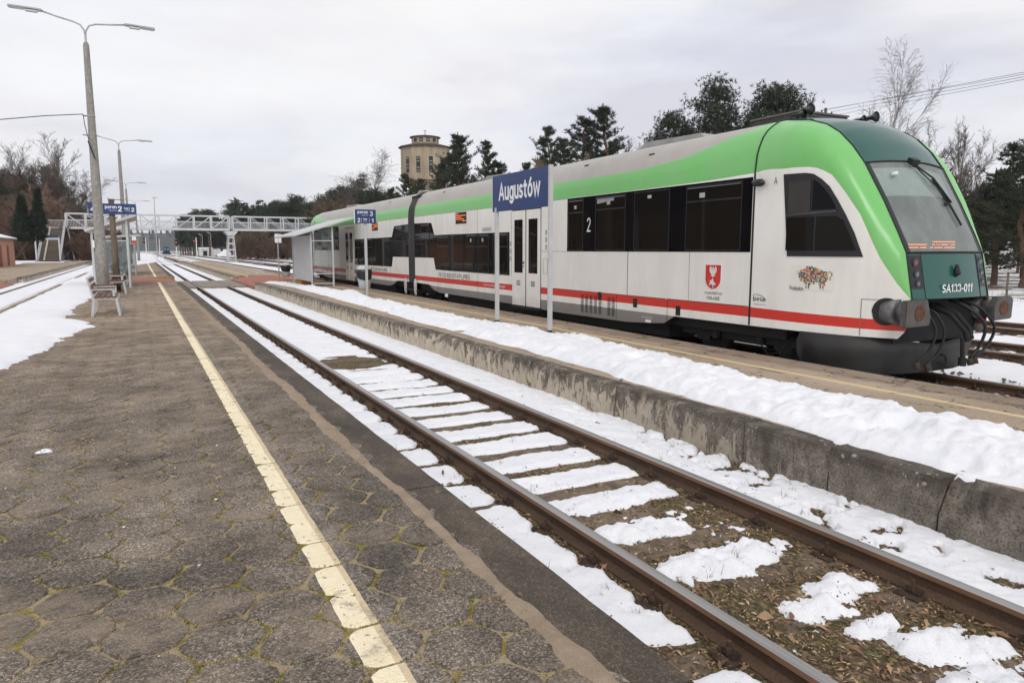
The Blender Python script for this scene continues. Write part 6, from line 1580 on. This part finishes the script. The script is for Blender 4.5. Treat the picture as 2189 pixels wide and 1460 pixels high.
# ================================================================== VEGETATION
ORD = 'first second third fourth fifth sixth seventh eighth ninth tenth eleventh twelfth thirteenth fourteenth fifteenth sixteenth seventeenth eighteenth nineteenth twentieth'.split()
ORD += ['twenty-'+o for o in ORD[:9]]+['thirtieth']+['thirty-'+o for o in ORD[:9]]
def rotv(v, ax, an): return Matrix.Rotation(an, 3, ax)@v
def segs_mesh(name, segs, mat, n=3):
    A = np.array([s[0] for s in segs]); B = np.array([s[1] for s in segs]); r0 = np.array([s[2] for s in segs]); r1 = np.array([s[3] for s in segs])
    d_ = B-A; d_ /= np.linalg.norm(d_, axis=1)[:, None]+1e-9; u = np.cross(d_, [.3, .5, .81]); u /= np.linalg.norm(u, axis=1)[:, None]+1e-9; v = np.cross(d_, u)
    co = []
    for k in range(n):
        a = 2*pi*k/n; w_ = u*cos(a)+v*sin(a); co += [A+w_*r0[:, None], B+w_*r1[:, None]]
    co = np.stack(co, 1).reshape(-1, 3); i = np.arange(len(segs))*2*n
    q = [np.stack([i+2*k, i+2*((k+1) % n), i+2*((k+1) % n)+1, i+2*k+1], 1) for k in range(n)]
    return rawmesh(name, co, np.concatenate(q), [mat])
def bare_tree(seed, H=12, spread=.5, up=.5, droop=0., nb=9, tw=.010, depth=4, stems=1, trunk_r=.16):
    rr = random.Random(seed); T = []; C = []
    def grow(p, d_, L_, r, lv):
        n = 4 if lv < 2 else 3; q = p; ds = d_.normalized()
        for i in range(n):
            ds = (ds+Vector((rr.gauss(0, .10), rr.gauss(0, .10), rr.gauss(0, .06)+(up*.10 if lv < 3 else -droop*.35)))).normalized()
            e_ = q+ds*(L_/n); ra = r*(1-.75*i/n); rb = r*(1-.75*(i+1)/n); (T if lv == 0 else C).append((tuple(q), tuple(e_), max(ra, tw), max(rb, tw*.6)))
            q = e_
            if lv < depth:
                for k in range({0: 3, 1: 3, 2: 2, 3: 1}.get(lv, 2)):
                    if lv == 0 and i == 0 and stems == 1: continue
                    ang = rr.uniform(.45, .95)*(spread+.3); ax = Vector((rr.gauss(0, 1), rr.gauss(0, 1), rr.gauss(0, .5))).normalized()
                    nd = (rotv(ds, ax, ang)+Vector((0, 0, up*.35 if lv < 2 else 0))).normalized()
                    grow(q-ds*(L_/n)*rr.random(), nd, L_*rr.uniform(.38, .60)*(1-.12*i), max(rb*.6, tw), lv+1)
    for s in range(stems):
        d0 = Vector((rr.gauss(0, .05 if stems == 1 else .28), rr.gauss(0, .05 if stems == 1 else .28), 1)); grow(Vector((rr.gauss(0, .02*stems), rr.gauss(0, .02*stems), 0)), d0, H*(.95 if stems == 1 else rr.uniform(.5, .8)), trunk_r*H/12, 0)
    C.sort(key=lambda s: -s[2])
    mz = max(max(s[1][2] for s in C), 1e-3); k = H/mz
    tp_ = max(C, key=lambda s: s[1][2])[1]; shx, shy = tp_[0]/tp_[2], tp_[1]/tp_[2]
    sh = lambda a: ((a[0]-shx*a[2])*k, (a[1]-shy*a[2])*k, a[2]*k)
    sc = lambda S_: [(sh(a), sh(b), r0, r1) for a, b, r0, r1 in S_]
    return sc(T), sc(C)
def tuft_tris(P, l, n, w_, upb=.3, rs=NR):
    P = np.repeat(P, n, 0); m = len(P); d_ = rs.normal(size=(m, 3)); d_[:, 2] += upb; d_ /= np.linalg.norm(d_, axis=1)[:, None]
    sd = np.cross(d_, rs.normal(size=(m, 3))); sd /= np.linalg.norm(sd, axis=1)[:, None]; L_ = l*rs.uniform(.6, 1.25, m)[:, None]
    return np.stack([P-sd*w_*.5, P+sd*w_*.5, P+d_*L_], 1).reshape(-1, 3)
def pine(seed, H, kind, dens=1.):
    rr = random.Random(seed); rs = np.random.RandomState(seed); T = []; B = []; P = []
    q = Vector((0, 0, 0)); n = 10; spine = [q.copy()]
    for i in range(n):
        e_ = q+Vector((rr.gauss(0, .012*H), rr.gauss(0, .012*H), H*.98/n)); r0 = .018*H*(1-i/n*.85); T.append((tuple(q), tuple(e_), r0, .018*H*(1-(i+1)/n*.85))); q = e_; spine.append(q.copy())
    def sp(t): f_ = t*n; i = min(int(f_), n-1); return spine[i].lerp(spine[i+1], f_-i)
    if kind == 'cone':
        t = .12
        while t < .985:
            R_ = H*(.30*(1-t)**.75+.014)*rr.uniform(.6, 1.35); k = rr.randint(3, 5)
            for j in range(k):
                a = rr.uniform(0, 2*pi); L_ = R_*rr.uniform(.55, 1.15); p = sp(t); m_ = 6; upc = rr.uniform(.35, .8)
                for i in range(m_):
                    f0, f1 = i/m_, (i+1)/m_; A = p+Vector((cos(a)*L_*f0, sin(a)*L_*f0, L_*upc*f0**1.8)); Bp = p+Vector((cos(a)*L_*f1, sin(a)*L_*f1, L_*upc*f1**1.8)); B.append((tuple(A), tuple(Bp), .006*H*(1-t)*(1-f0)+.01, .01))
                    if i > 0:
                        for z in range(int(3*dens)+1): P.append(np.array(A.lerp(Bp, rr.random()))+rs.normal(0, .012*H*(1-t*.5), 3)*[1, 1, .6])
            t += .047*rr.uniform(.7, 1.3)*(1-.30*t)
        up_ = .9
    else:
        nb = 52
        for j in range(nb):
            t = rr.uniform(.42, 1.0)**.8; t = min(t, .99); a = rr.uniform(0, 2*pi); prof = sqrt(max(.0, 1-((t-.68)/.325)**2)) if t > .68 else .55+.45*(t-.40)/.28
            L_ = H*.165*prof*rr.uniform(.6, 1.15); p = sp(t); m_ = 5; upc = rr.uniform(-.05, .5)
            for i in range(m_):
                f0, f1 = i/m_, (i+1)/m_; A = p+Vector((cos(a)*L_*f0, sin(a)*L_*f0, L_*upc*f0)); Bp = p+Vector((cos(a)*L_*f1, sin(a)*L_*f1, L_*upc*f1)); B.append((tuple(A), tuple(Bp), .007*H*(1-f0)+.012, .012))
            for cidx in range(3):
                c = np.array(p+Vector((cos(a)*L_, sin(a)*L_, L_*upc))*rr.uniform(.55, 1.05))+rs.normal(0, .03*H, 3)
                m2_ = int(20*dens*rr.uniform(.6, 1.4)); P += list(c+rs.normal(size=(m2_, 3))*np.array([.034, .034, .017])*H)
        up_ = .5
    P = np.array(P); return T, B, P, up_
BARK = M('pine_bark', (.11, .065, .04), .9, 0, .3, 8.); NEED = [M('needles_dark', (.020, .034, .016), .8, 0, .35, 4.), M('needles_mid', (.038, .052, .022), .8, 0, .35, 4.), M('needles_olive', (.055, .062, .026), .8, 0, .3, 4.)]
TWIG = M('bare_twigs', (.12, .095, .075), .9, 0, .25, 3.); TWIGB = M('birch_twigs', (.16, .135, .12), .9, 0, .2, 3.); BIRCH = M('birch_bark', (.42, .40, .37), .85, 0, .4, 6.); TWIGO = M('scrub_orange', (.20, .125, .082), .9, 0, .3, 2.); TWIGD = M('scrub_brown', (.15, .108, .07), .9, 0, .3, 2.); MIST = M('mistletoe', (.07, .075, .03), .8, 0, .3, 5.)
PV = {}
def pine_variant(kind, k, H=14.):
    if (kind, k) in PV: return PV[(kind, k)]
    T, B, P, up_ = pine(100+k*7+(0 if kind == 'cone' else 50), H, kind)
    tm = segs_mesh('trunk', T, BARK, 6); bm_ = segs_mesh('branches', B, BARK, 3)
    rs = np.random.RandomState(k+5); tri = tuft_tris(P, .036*H*(.66 if kind == 'cone' else .62), 9, .0040*H, up_, rs); nt_ = len(tri)//3
    cm = rawmesh('crown', tri, np.arange(nt_*3).reshape(-1, 3), NEED[:2] if kind != 'olive' else NEED, rs.randint(0, 2, nt_))
    PV[(kind, k)] = (tm, bm_, cm); return PV[(kind, k)]
def put_pine(u, v, Y, kind, k, label, group='pine trees behind the train and the tracks', wide=1., z0=-.2, rz=None):
    p = at(u, v, Y); tm, bm_, cm = pine_variant(kind, k); H = p.z-z0; s = H/14.
    t = thing('pine_tree', label, 'pine tree', (p.x, p.y, z0), RND.uniform(0, 6.28) if rz is None else rz, group); t.scale = (s*wide, s*wide, s)
    link('trunk', tm, t); tag(link('branches', bm_, t), kind='stuff'); link('crown', cm, t); return t
BV = {}
def bare_variant(key):
    if key in BV: return BV[key]
    kind, k = key
    kw = {'oval': dict(H=14, spread=.42, up=.9, tw=.009, trunk_r=.14), 'birch': dict(H=14, spread=.42, up=.75, droop=.45, tw=.0065, trunk_r=.11), 'wide': dict(H=10, spread=.75, up=.55, tw=.008, trunk_r=.12),
          'brown': dict(H=11, spread=.62, up=.7, tw=.014, trunk_r=.13), 'scrub': dict(H=5, spread=.55, up=.6, tw=.012, stems=7, depth=3, trunk_r=.10)}[kind]
    T, C = bare_tree(300+k, **kw); m = {'oval': TWIG, 'birch': TWIGB, 'wide': TWIG, 'brown': TWIGD, 'scrub': TWIGO if k % 2 else TWIGD}[kind]
    BV[key] = (segs_mesh('trunk', T, BIRCH if kind == 'birch' else m, 5), segs_mesh('crown', C, m, 3), kw['H'], C); return BV[key]
def put_bare(u, v, Y, kind, k, label, cat='bare tree', group='leafless trees', wide=1., z0=-.2, name='bare_tree', mist=0):
    p = at(u, v, Y); tm, cm, H0, C = bare_variant((kind, k)); s = (p.z-z0)/H0
    t = thing(name, label, cat, (p.x, p.y, z0), RND.uniform(0, 6.28), group); t.scale = (s*wide, s*wide, s)
    link('trunk', tm, t); link('crown', cm, t)
    for i in range(mist):
        r2_ = random.Random(i*31+int(u)); c = C[int(len(C)*r2_.uniform(.1, .5))][1]
        if c[2] < H0*.45: continue
        rs = np.random.RandomState(i); P = np.array(c)+rs.normal(size=(90, 3))*.16; tri = tuft_tris(P, .16, 5, .03, 0, rs); link('mistletoe', rawmesh('mistletoe', tri, np.arange(len(tri)).reshape(-1, 3), [MIST]), t)
    return t
# conical young pines above the train
put_pine(1001, 277, 70, 'cone', 0, 'slim dark pine with double tip right of the water tower', wide=1.25)
put_pine(1034, 296, 73, 'cone', 1, 'slightly lower dark pine right beside the double-tipped one')
put_pine(965, 332, 76, 'cone', 2, 'dark pine overlapping the right flank of the water tower')
put_pine(930, 345, 84, 'cone', 3, 'bushy green pine directly in front of the water tower')
put_pine(868, 362, 88, 'cone', 0, 'dark pine at the left foot of the water tower')
put_pine(845, 398, 92, 'cone', 2, 'low dark pine left of the water tower foot')
put_pine(900, 378, 80, 'cone', 1, 'low pine hiding the middle of the water tower base')
put_pine(985, 306, 75, 'cone', 3, 'dark pine between the double-tipped one and the tower', wide=1.3)
put_pine(1052, 338, 71, 'cone', 2, 'lowest dark pine on the right of the group by the tower', wide=1.3)
put_pine(1206, 290, 59, 'cone', 1, 'pine filling the gap left of the tallest pair', wide=1.3)
put_pine(1155, 325, 61, 'cone', 0, 'low pine between the board and the single slim pine', wide=1.3)
put_pine(1178, 266, 60, 'cone', 3, 'single slim pine left of the tallest pair, above the station sign')
put_pine(1130, 343, 64, 'cone', 1, 'low pine peeping over the left end of the Augustów board')
put_pine(1236, 240, 62, 'cone', 2, 'left one of the tallest pair of slim pines', wide=1.25)
put_pine(1273, 209, 60, 'cone', 0, 'tallest slim pine above the middle of the train', wide=1.25)
put_pine(1303, 300, 62, 'cone', 3, 'low pine at the right foot of the tallest slim pine')
# scots pines with rounded crowns
put_pine(1532, 186, 56, 'round', 0, 'broad round-crowned pine above the cab end of the train', wide=.9)
put_pine(1432, 248, 60, 'round', 1, 'lower round-crowned pine left of the broad one', wide=.85)
put_pine(1662, 188, 52, 'round', 2, 'round-crowned pine just behind the roof horns', wide=.95)
put_pine(1618, 250, 54, 'round', 3, 'small round pine left of the one behind the roof horns', wide=.7)
put_pine(1738, 236, 56, 'cone', 1, 'low pine top peeping right of the roof horns')
put_pine(700, 425, 150, 'round', 0, 'round dark pine at the left end of the train roof line', wide=1.3); put_pine(790, 410, 100, 'round', 2, 'dark low pine under the mistletoe birch', wide=1.4); put_pine(812, 412, 96, 'round', 3, 'dark low pine left of the water tower pines', wide=1.3); put_pine(728, 430, 150, 'round', 1, 'low dark pine above the peron 3 board', wide=1.4)
for i, (u, v, Y, l) in enumerate(((760, 388, 112, 'round pine with flat top left of the birch behind the tracks'), (741, 404, 120, 'second round pine from the flat-topped one'), (712, 408, 126, 'round pine above the shelter roof'), (683, 432, 130, 'lower round pine right of the footbridge end'), (655, 436, 140, 'round pine behind the right end of the footbridge'), (633, 420, 150, 'tallest round pine above the footbridge railing'), (608, 432, 152, 'round pine left of the tallest above the footbridge'), (580, 434, 158, 'wide dark pine over the footbridge, left of the round group'), (562, 446, 165, 'small pine at left end of the dark row above the footbridge'), (493, 438, 232, 'pointed pine above the footbridge pier'), (443, 449, 240, 'dark bushy pine left of the pointed one over the bridge'), (428, 452, 250, 'leftmost small pine above the bridge railing'))):
    put_pine(u, v, Y, 'round', i % 4, l, wide=1.15)
# right edge
put_pine(2150, 300, 25.5, 'cone', 2, 'big dark pine at the right edge beyond the train nose', wide=1.35)
put_pine(2215, 270, 23, 'cone', 0, 'dark pine cut off by the right edge of the view', wide=1.4)
put_pine(2105, 395, 30, 'cone', 3, 'lower olive green pine just right of the windscreen', wide=1.5)
# bare trees
put_bare(1895, 78, 36, 'birch', 1, 'tall leafless birch rising behind the nose of the train')
put_bare(1985, 250, 31, 'wide', 2, 'bare branching tree right of the tall birch')
put_bare(2045, 245, 32, 'oval', 3, 'upright bare tree between the birch and the right edge pines')
put_bare(2100, 268, 33, 'wide', 4, 'spindly bare tree touching the right edge pines')
put_bare(1950, 262, 40, 'wide', 1, 'faint bare tree directly right of the birch foot')
put_bare(822, 312, 100, 'birch', 5, 'pale birch with mistletoe balls left of the water tower', mist=7, wide=1.9)
put_bare(775, 372, 104, 'birch', 6, 'leaning pale bare tree left of the mistletoe birch', wide=1.9)
put_bare(1345, 290, 64, 'oval', 6, 'thin bare tree tips right of the tallest slim pines')
put_bare(1378, 296, 66, 'oval', 5, 'thin bare tree tips just left of the round-crowned pines')
put_bare(1262, 330, 57, 'scrub', 1, 'reddish bare shrub in front of the tallest slim pines', 'shrub', 'leafless shrubs', name='shrub')
LB = 'leafless trees on the left behind the footbridge stairs'
for (u, v, Y, kd, k, l, m_) in ((88, 279, 150, 'oval', 7, 'tallest bare tree of the left group', 2), (60, 300, 152, 'oval', 8, 'bare tree left of the tallest in the left group', 0), (118, 302, 146, 'oval', 9, 'bare tree with dark nests right of the tallest left one', 5), (148, 355, 142, 'wide', 8, 'lower bare tree spreading behind the left end of the footbridge', 4), (176, 402, 140, 'wide', 9, 'lowest rounded bare tree nearest the lamp post', 3), (38, 322, 160, 'birch', 8, 'slender pale bare tree near the left edge', 0), (14, 335, 158, 'birch', 9, 'leftmost pale bare tree', 0), (102, 330, 156, 'wide', 3, 'bare tree filling the middle of the left group', 0), (75, 345, 150, 'wide', 5, 'broad brown bare tree below the tallest left one', 0)):
    put_bare(u, v, Y, kd, k, l, group=LB, mist=m_, wide=1.25)
put_pine(22, 372, 160, 'round', 3, 'dark pine at the left edge above the outhouse'); put_pine(-15, 378, 140, 'round', 1, 'dark pine cut by the left edge of the view')
put_pine(92, 352, 158, 'cone', 1, 'brown green ivy-like pine in the middle of the left bare trees')
put_pine(112, 395, 156, 'cone', 2, 'olive evergreen right of the middle of the left trees', wide=1.1)
for i, (u, v, k) in enumerate(sorted(((8, 350, 2), (28, 372, 4), (48, 340, 5), (64, 356, 8), (84, 338, 9), (100, 362, 2), (112, 345, 4), (128, 372, 5), (140, 398, 8), (36, 400, 9), (74, 392, 2), (106, 405, 4)))):
    put_bare(u, v, 148+i % 5, 'brown', k, ORD[i]+' warm brown leafless tree from the left within the left group', group=LB, wide=1.15)
for i in range(4):
    tm, cm, H0, C = bare_variant(('wide', 2+i % 3)); t = thing('bare_tree', ['nearest', 'second nearest', 'third nearest', 'farthest'][i]+' bare lime tree before the station building reflected in the train', 'bare tree', (-17, 38+i*13, -.2), i*1.3, 'lime trees by the station building'); t.scale = (1.1, 1.1, 1.1); link('trunk', tm, t); link('crown', cm, t)  # out-of-view trees, added only to break up the train window reflections
# brown scrub masses: single shrubs
i = 0
for (u0, u1, v0, v1, Y0, Y1, n, fam) in ((-10, 190, 385, 500, 128, 150, 34, 'left'), (500, 690, 478, 510, 150, 175, 26, 'right'), (725, 800, 412, 440, 95, 110, 9, 'back')):
    for j in range(n):
        u = u0+(u1-u0)*(j+.5)/n+RND.uniform(-6, 6); v = RND.uniform(v0, v1); Y = RND.uniform(Y0, Y1); kk = RND.randrange(6)
        if fam == 'left' and u > 135: v = max(v, 470)
        put_bare(u, v, Y, 'scrub', kk, ORD[j]+{'left': ' brown leafless bush from the left in the thicket behind the footbridge stairs', 'right': ' orange brown leafless bush from the left in the thicket under the footbridge', 'back': ' reddish brown bush from the left behind the far end of the train'}[fam], 'bush', {'left': 'bushes of the left thicket', 'right': 'bushes of the thicket under the footbridge', 'back': 'bushes behind the far end of the train'}[fam], wide=1.3, name='bush')
# leaning dark thuja with two tips
O = at(16, 566, 96); base = Vector((O.x, O.y, .2)); t = thing('thuja_tree', 'dark twin-tipped thuja with leaning trunk beside the orange outhouse', 'conifer', base)
rs = np.random.RandomState(8); p1 = at(58, 518, 96)-base; T = [((0, 0, 0), tuple(p1*.5+Vector((.1, 0, -.2))), .20, .17), (tuple(p1*.5+Vector((.1, 0, -.2))), tuple(p1), .17, .13)]
tipA = at(44, 424, 96)-base; tipB = at(80, 410, 96)-base
T += [(tuple(p1), tuple(tipA), .10, .03), (tuple(p1), tuple(tipB), .10, .03)]
link('trunk', segs_mesh('trunk', T, DWOOD, 6), t); P = []
for tip, R_ in ((tipA, 1.25), (tipB, .95)):
    b0 = Vector((tip.x*.8+p1.x*.2, 0, p1.z+.1))
    for k in range(1500):
        f_ = rs.rand()**.8; r = R_*(1-f_)**.65*(.55+.45*rs.rand())*(1 if f_ > .1 else .6+4*f_)*(1+.35*sin(f_*23+3*cos(f_*11))); a = rs.uniform(0, 2*pi); c = b0.lerp(tip, f_); P.append((c.x+r*cos(a), c.y+r*sin(a), c.z+rs.normal(0, .12)))
tri = tuft_tris(np.array(P), .42, 6, .085, .9, rs); nt_ = len(tri)//3
link('crown', rawmesh('crown', tri, np.arange(nt_*3).reshape(-1, 3), [M('thuja_dark', (.012, .020, .010), .8, 0, .35, 3.), NEED[0]], rs.randint(0, 2, nt_)), t)
# ---- distant woods (one mass) beyond the yard
def wood(name, spots, H0, H1, mats, rs, nt=130, label=None):
    A = []; S_ = []
    for (x, y) in spots:
        H = rs.uniform(H0, H1); S_.append(((x, y, -.3), (x+rs.normal(0, .2), y, H*.8), .16, .08)); f_ = rs.rand(nt); f_ = .35+.65*f_
        r = H*.17*np.sin(np.pi*np.clip((f_-.25)/.80, 0, 1))**.7*np.sqrt(rs.rand(nt)); a = rs.uniform(0, 2*pi, nt)
        A.append(np.stack([x+r*np.cos(a), y+r*np.sin(a), H*f_], 1))
    P = np.concatenate(A); tri = tuft_tris(P, .9, 4, .42, .5, rs); n_ = len(tri)//3
    o = link(name, rawmesh(name, tri, np.arange(n_*3).reshape(-1, 3), mats, rs.randint(0, len(mats), n_))); tag(o, kind='stuff')
    o2 = link(name+'_trunks', segs_mesh(name+'_trunks', S_, BARK, 4)); tag(o2, kind='stuff'); return o
rs = np.random.RandomState(21)
sp_ = []
for k in range(330):
    u = rs.uniform(385, 720); Y = rs.uniform(250, 330) if u < 500 else rs.uniform(180, 260); p = at(u, 533, Y); sp_.append((p.x, p.y))
wood('pine_wood', sp_, 8, 14, NEED[:2], rs)
sp_ = [(at(rs.uniform(700, 1500), 533, Y).x, Y) for Y in rs.uniform(95, 180, 90)]; wood('pine_wood', sp_, 6, 11, NEED[:2], rs)
sp_ = [(at(rs.uniform(-150, 120), 533, Y).x, Y) for Y in rs.uniform(165, 260, 90)]; wood('pine_wood', sp_, 9, 15, NEED, rs)
sp_ = [(rs.uniform(45, 75), rs.uniform(15, 60)) for k in range(60)]; wood('pine_wood', sp_, 5, 8, NEED, rs, 90)
# wooded hill on the horizon
hx = np.linspace(-900, 1900, 240)
def hill(X, Y): return -.5+.0*X+sstep(980, 1400, Y)*(20+10*fbm(X*.004, Y*.0, 3)+5*fbm(X*.08, Y*.05, 3))
h_ = grid('hills', hx, np.array([980, 1040, 1100, 1180, 1260, 1350, 1450, 1560, 1700]), hill, M('wooded_hill', (.030, .040, .026), .95, 0, .4, .05)); tag(h_, kind='structure')
sp_ = [(rs.uniform(-700, 1600), rs.uniform(1150, 1500)) for k in range(900)]
A = []
for (x, y) in sp_:
    z = float(hill(np.array([[x]]), np.array([[y]]))[0, 0]); H = rs.uniform(8, 13); r = H*.2
    for k in range(5): A.append([(x+r*cos(k*1.256), y+r*sin(k*1.256), z-1), (x+r*cos(k*1.256+1.3), y+r*sin(k*1.256+1.3), z-1), (x, y, z+H)])
A = np.array(A).reshape(-1, 3); tag(link('hill_forest', rawmesh('hill_forest', A, np.arange(len(A)).reshape(-1, 3), [M('wooded_hill', (.03, .04, .026), .95)])), kind='stuff')
# dry reeds and grass near the right edge and along the scrub
gp_ = []
for k in range(900):
    x, y = rs.uniform(24, 48), rs.uniform(10, 30); 
    if vnoise(np.array([x*.25]), np.array([y*.25]))[0] > .45: gp_.append((x, y, -.2))
tufts('dry_reeds', gp_, .75, [M('reed_tan', (.34, .235, .13), .9, 0, .3, 2.), M('reed_brown', (.19, .12, .07), .9, 0, .3, 2.)], 16, .25)
gp_ = [(at(rs.uniform(480, 760), 540, Y).x, Y, -.2) for Y in rs.uniform(120, 160, 500)]; tufts('dry_grass', gp_, .8, [M('reed_tan', (.34, .235, .13)), M('reed_brown', (.19, .12, .07))], 14, .5)
b = MB(); b.bb(26, 60, 17.4, 17.8, -.3, .0, SNOW)
# low fence with dark rail at the right
O = (34, 17, -.2); t = thing('low_fence', 'low dark wire fence in the snow at the right edge of the view', 'fence', O)
for k in range(7): b = MB(O); x = 26+k*3.2; b.cyl((x, 17.5, -.25), (x, 17.5, 1.0), .05, DWOOD, 6); b.build('post', t)
for z in (.5, .95): b = MB(O); b.cyl((26, 17.5, z), (45.2, 17.5, z), .015, UNDER, 5); b.build('wire', t)
# ---- far yard objects
def signal(u, vt, vb, Y, label, left=True):
    p = at(u, vt, Y); x = p.x; H = p.z; O = (x, Y, -.1); t = thing('railway_signal', label, 'railway signal', O, 0, 'red railway signals far down the tracks')
    b = MB(O); b.cyl((x, Y, -.1), (x, Y, H), .13, SWHITE, 8); b.build('mast', t)
    dx = -.55 if left else 0; b = MB(O); b.bb(x+dx-.30, x+dx+.30, Y-.3, Y-.1, H-1.9, H-.1, UNDER); hd = b.build('head', t)
    b = MB(O); b.cyl((x+dx, Y-.31, H-.95), (x+dx, Y-.33, H-.95), .17, emis('signal_red', (1, .05, .03), 1.3), 12); b.build('red_lamp', hd)
signal(311, 508, 534, 270, 'leftmost far railway signal showing red'); signal(340, 511, 535, 260, 'second far railway signal from the left showing red'); signal(376, 511, 538, 215, 'third far signal, with red head centred on its white mast', False); signal(419, 508, 536, 215, 'rightmost far railway signal left of the white shed')
def mast(u, vt, Y, label, h=None):
    p = at(u, vt, Y); O = (p.x, Y, -.1); t = thing('lighting_mast', label, 'lighting mast', O, 0, 'slim distant lighting masts')
    b = MB(O); b.tube([(p.x, Y, -.1), (p.x, Y, p.z)], [.16, .08], GALV, 8); b.build('pole', t); b = MB(O); b.box((p.x+.15, Y, p.z+.05), (1.3, .5, .14), GALV); b.build('lamp_head', t)
mast(329, 423, 205, 'slim lighting mast above the left part of the footbridge'); mast(513, 430, 200, 'slim lighting mast above the footbridge pier'); mast(665, 435, 190, 'slim lighting mast at the right end of the footbridge'); mast(316, 505, 330, 'tiny lighting mast between the two leftmost signals')
for (u, v, Y, l) in ((432, 503, 235, 'left short lamp in front of the white shed'), (450, 499, 230, 'right short lamp in front of the white shed')):
    p = at(u, v, Y); O = (p.x, Y, -.1); t = thing('street_lamp', l, 'street lamp', O, 0, 'short lamps by the white shed'); b = MB(O); b.cyl((p.x, Y, -.1), (p.x, Y, p.z), .09, GALV, 6); b.build('pole', t); b = MB(O); b.bar((p.x, Y, p.z-.1), (p.x-1.0, Y, p.z+.35), .3, .14, LGREY); b.build('lamp_head', t)
p = at(449, 541, 240); O = (p.x, 240, -.1); t = thing('shed', 'white flat-roofed shed with open door far behind the tracks', 'shed', O)
xa, xb = at(427, 541, 240).x, at(472, 541, 240).x
b = MB(O); b.bb(xa, xb, 240, 245, -.1, 2.1, M('shed_white', (.62, .62, .60), .7)); b.build('wall', t); b = MB(O); b.bb(xa, xa+(xb-xa)*.62, 239.9, 245, 2.12, 2.55, SNOW); b.build('roof_snow', t); b = MB(O); b.bb(xa+.9, xa+2.1, 239.93, 239.99, 0, 1.5, UNDER); b.build('door', t); b = MB(O); b.bb(xa+3.6, xa+3.75, 239.93, 239.99, -.1, 2.1, LGREY); b.build('pilaster', t)
p = at(356, 535, 300); O = (p.x, 300, 0); t = thing('rail_wagon', 'small dark blue rail vehicle standing far down the tracks', 'rail vehicle', O)
BL = M('wagon_blue', (.015, .035, .11), .6); b = MB(O); b.prism([(p.x-1.0, .7), (p.x+1.0, .7), (p.x+1.0, 2.4), (p.x+.7, 2.9), (p.x-.7, 2.9), (p.x-1.0, 2.4)], 'y', 300, 308, BL); b.build('body', t)
b = MB(O); b.bb(p.x-1.4, p.x+1.4, 299.9, 308, .2, .88, UNDER); b.build('chassis', t)
for s_ in (-1, 1): b = MB(O); b.bb(p.x+s_*.5-.22, p.x+s_*.5+.22, 299.9, 299.98, 1.8, 2.2, LGREY); b.build('window', t)
s = grid('snow', np.linspace(20, 34, 40), np.linspace(222, 236, 24), lambda X, Y: -.3+2.4*np.exp(-((X-23.5)/3.2)**2-((Y-229)/4)**2)*(.7+.6*fbm(X, Y, 3)), SNOWL); tag(s, kind='stuff')
# ---- overhead wires on the right and their pole
pt = at(1765, 238, 45); O = (pt.x, 45, 0); t = thing('power_pole', 'power pole with insulators, its top showing just above the train roof', 'power pole', O)
b = MB(O); b.cyl((pt.x, 45, -.2), (pt.x, 45, pt.z+.25), .12, DWOOD, 8); b.build('pole', t); b = MB(O); b.bb(pt.x-1.2, pt.x+1.2, 44.95, 45.05, pt.z-.3, pt.z-.2, UNDER); b.build('crossarm', t)
wd = [(1742, 240, 2189, 155), (1757, 236, 2189, 159.5), (1778, 240, 2189, 165), (1790, 246, 2189, 170.5)]
for i, (u0, v0, u1, v1) in enumerate(wd):
    A = at(u0, v0, 45); B_ = at(u1, v1, 20); b = MB(O); b.cyl(A+Vector((0, 0, -.28)), A+Vector((0, 0, .02)), .06, UNDER, 8); b.build('insulator', t)
    E_ = B_+(B_-A)*.5; P = [A.lerp(E_, k/14)-Vector((0, 0, .30*4*(k/14)*(1-k/14)*0)) for k in range(15)]
    b = MB(); b.tube(P, .010, UNDER, 4); o = b.build('overhead_wire'); tag(o, ['topmost', 'second from top', 'third from top', 'lowest'][i]+' of four thin overhead wires crossing the sky at the right', 'wire', 'overhead wires behind the train')

# ---- thin winter haze
HZ = bpy.data.materials.new('haze'); HZ.use_nodes = True; hn = HZ.node_tree.nodes; hl = HZ.node_tree.links
for q in list(hn): hn.remove(q)
ho = hn.new('ShaderNodeOutputMaterial'); hv = hn.new('ShaderNodeVolumePrincipled'); hv.inputs['Color'].default_value = (.86, .90, 1., 1); hv.inputs['Density'].default_value = HAZE; hv.inputs['Anisotropy'].default_value = .2
hl.new(hv.outputs[0], ho.inputs['Volume'])
b = MB(); b.bb(-1750, 2150, -120, 3300, -6, 70, HZ); o = b.build('haze'); tag(o, kind='stuff')
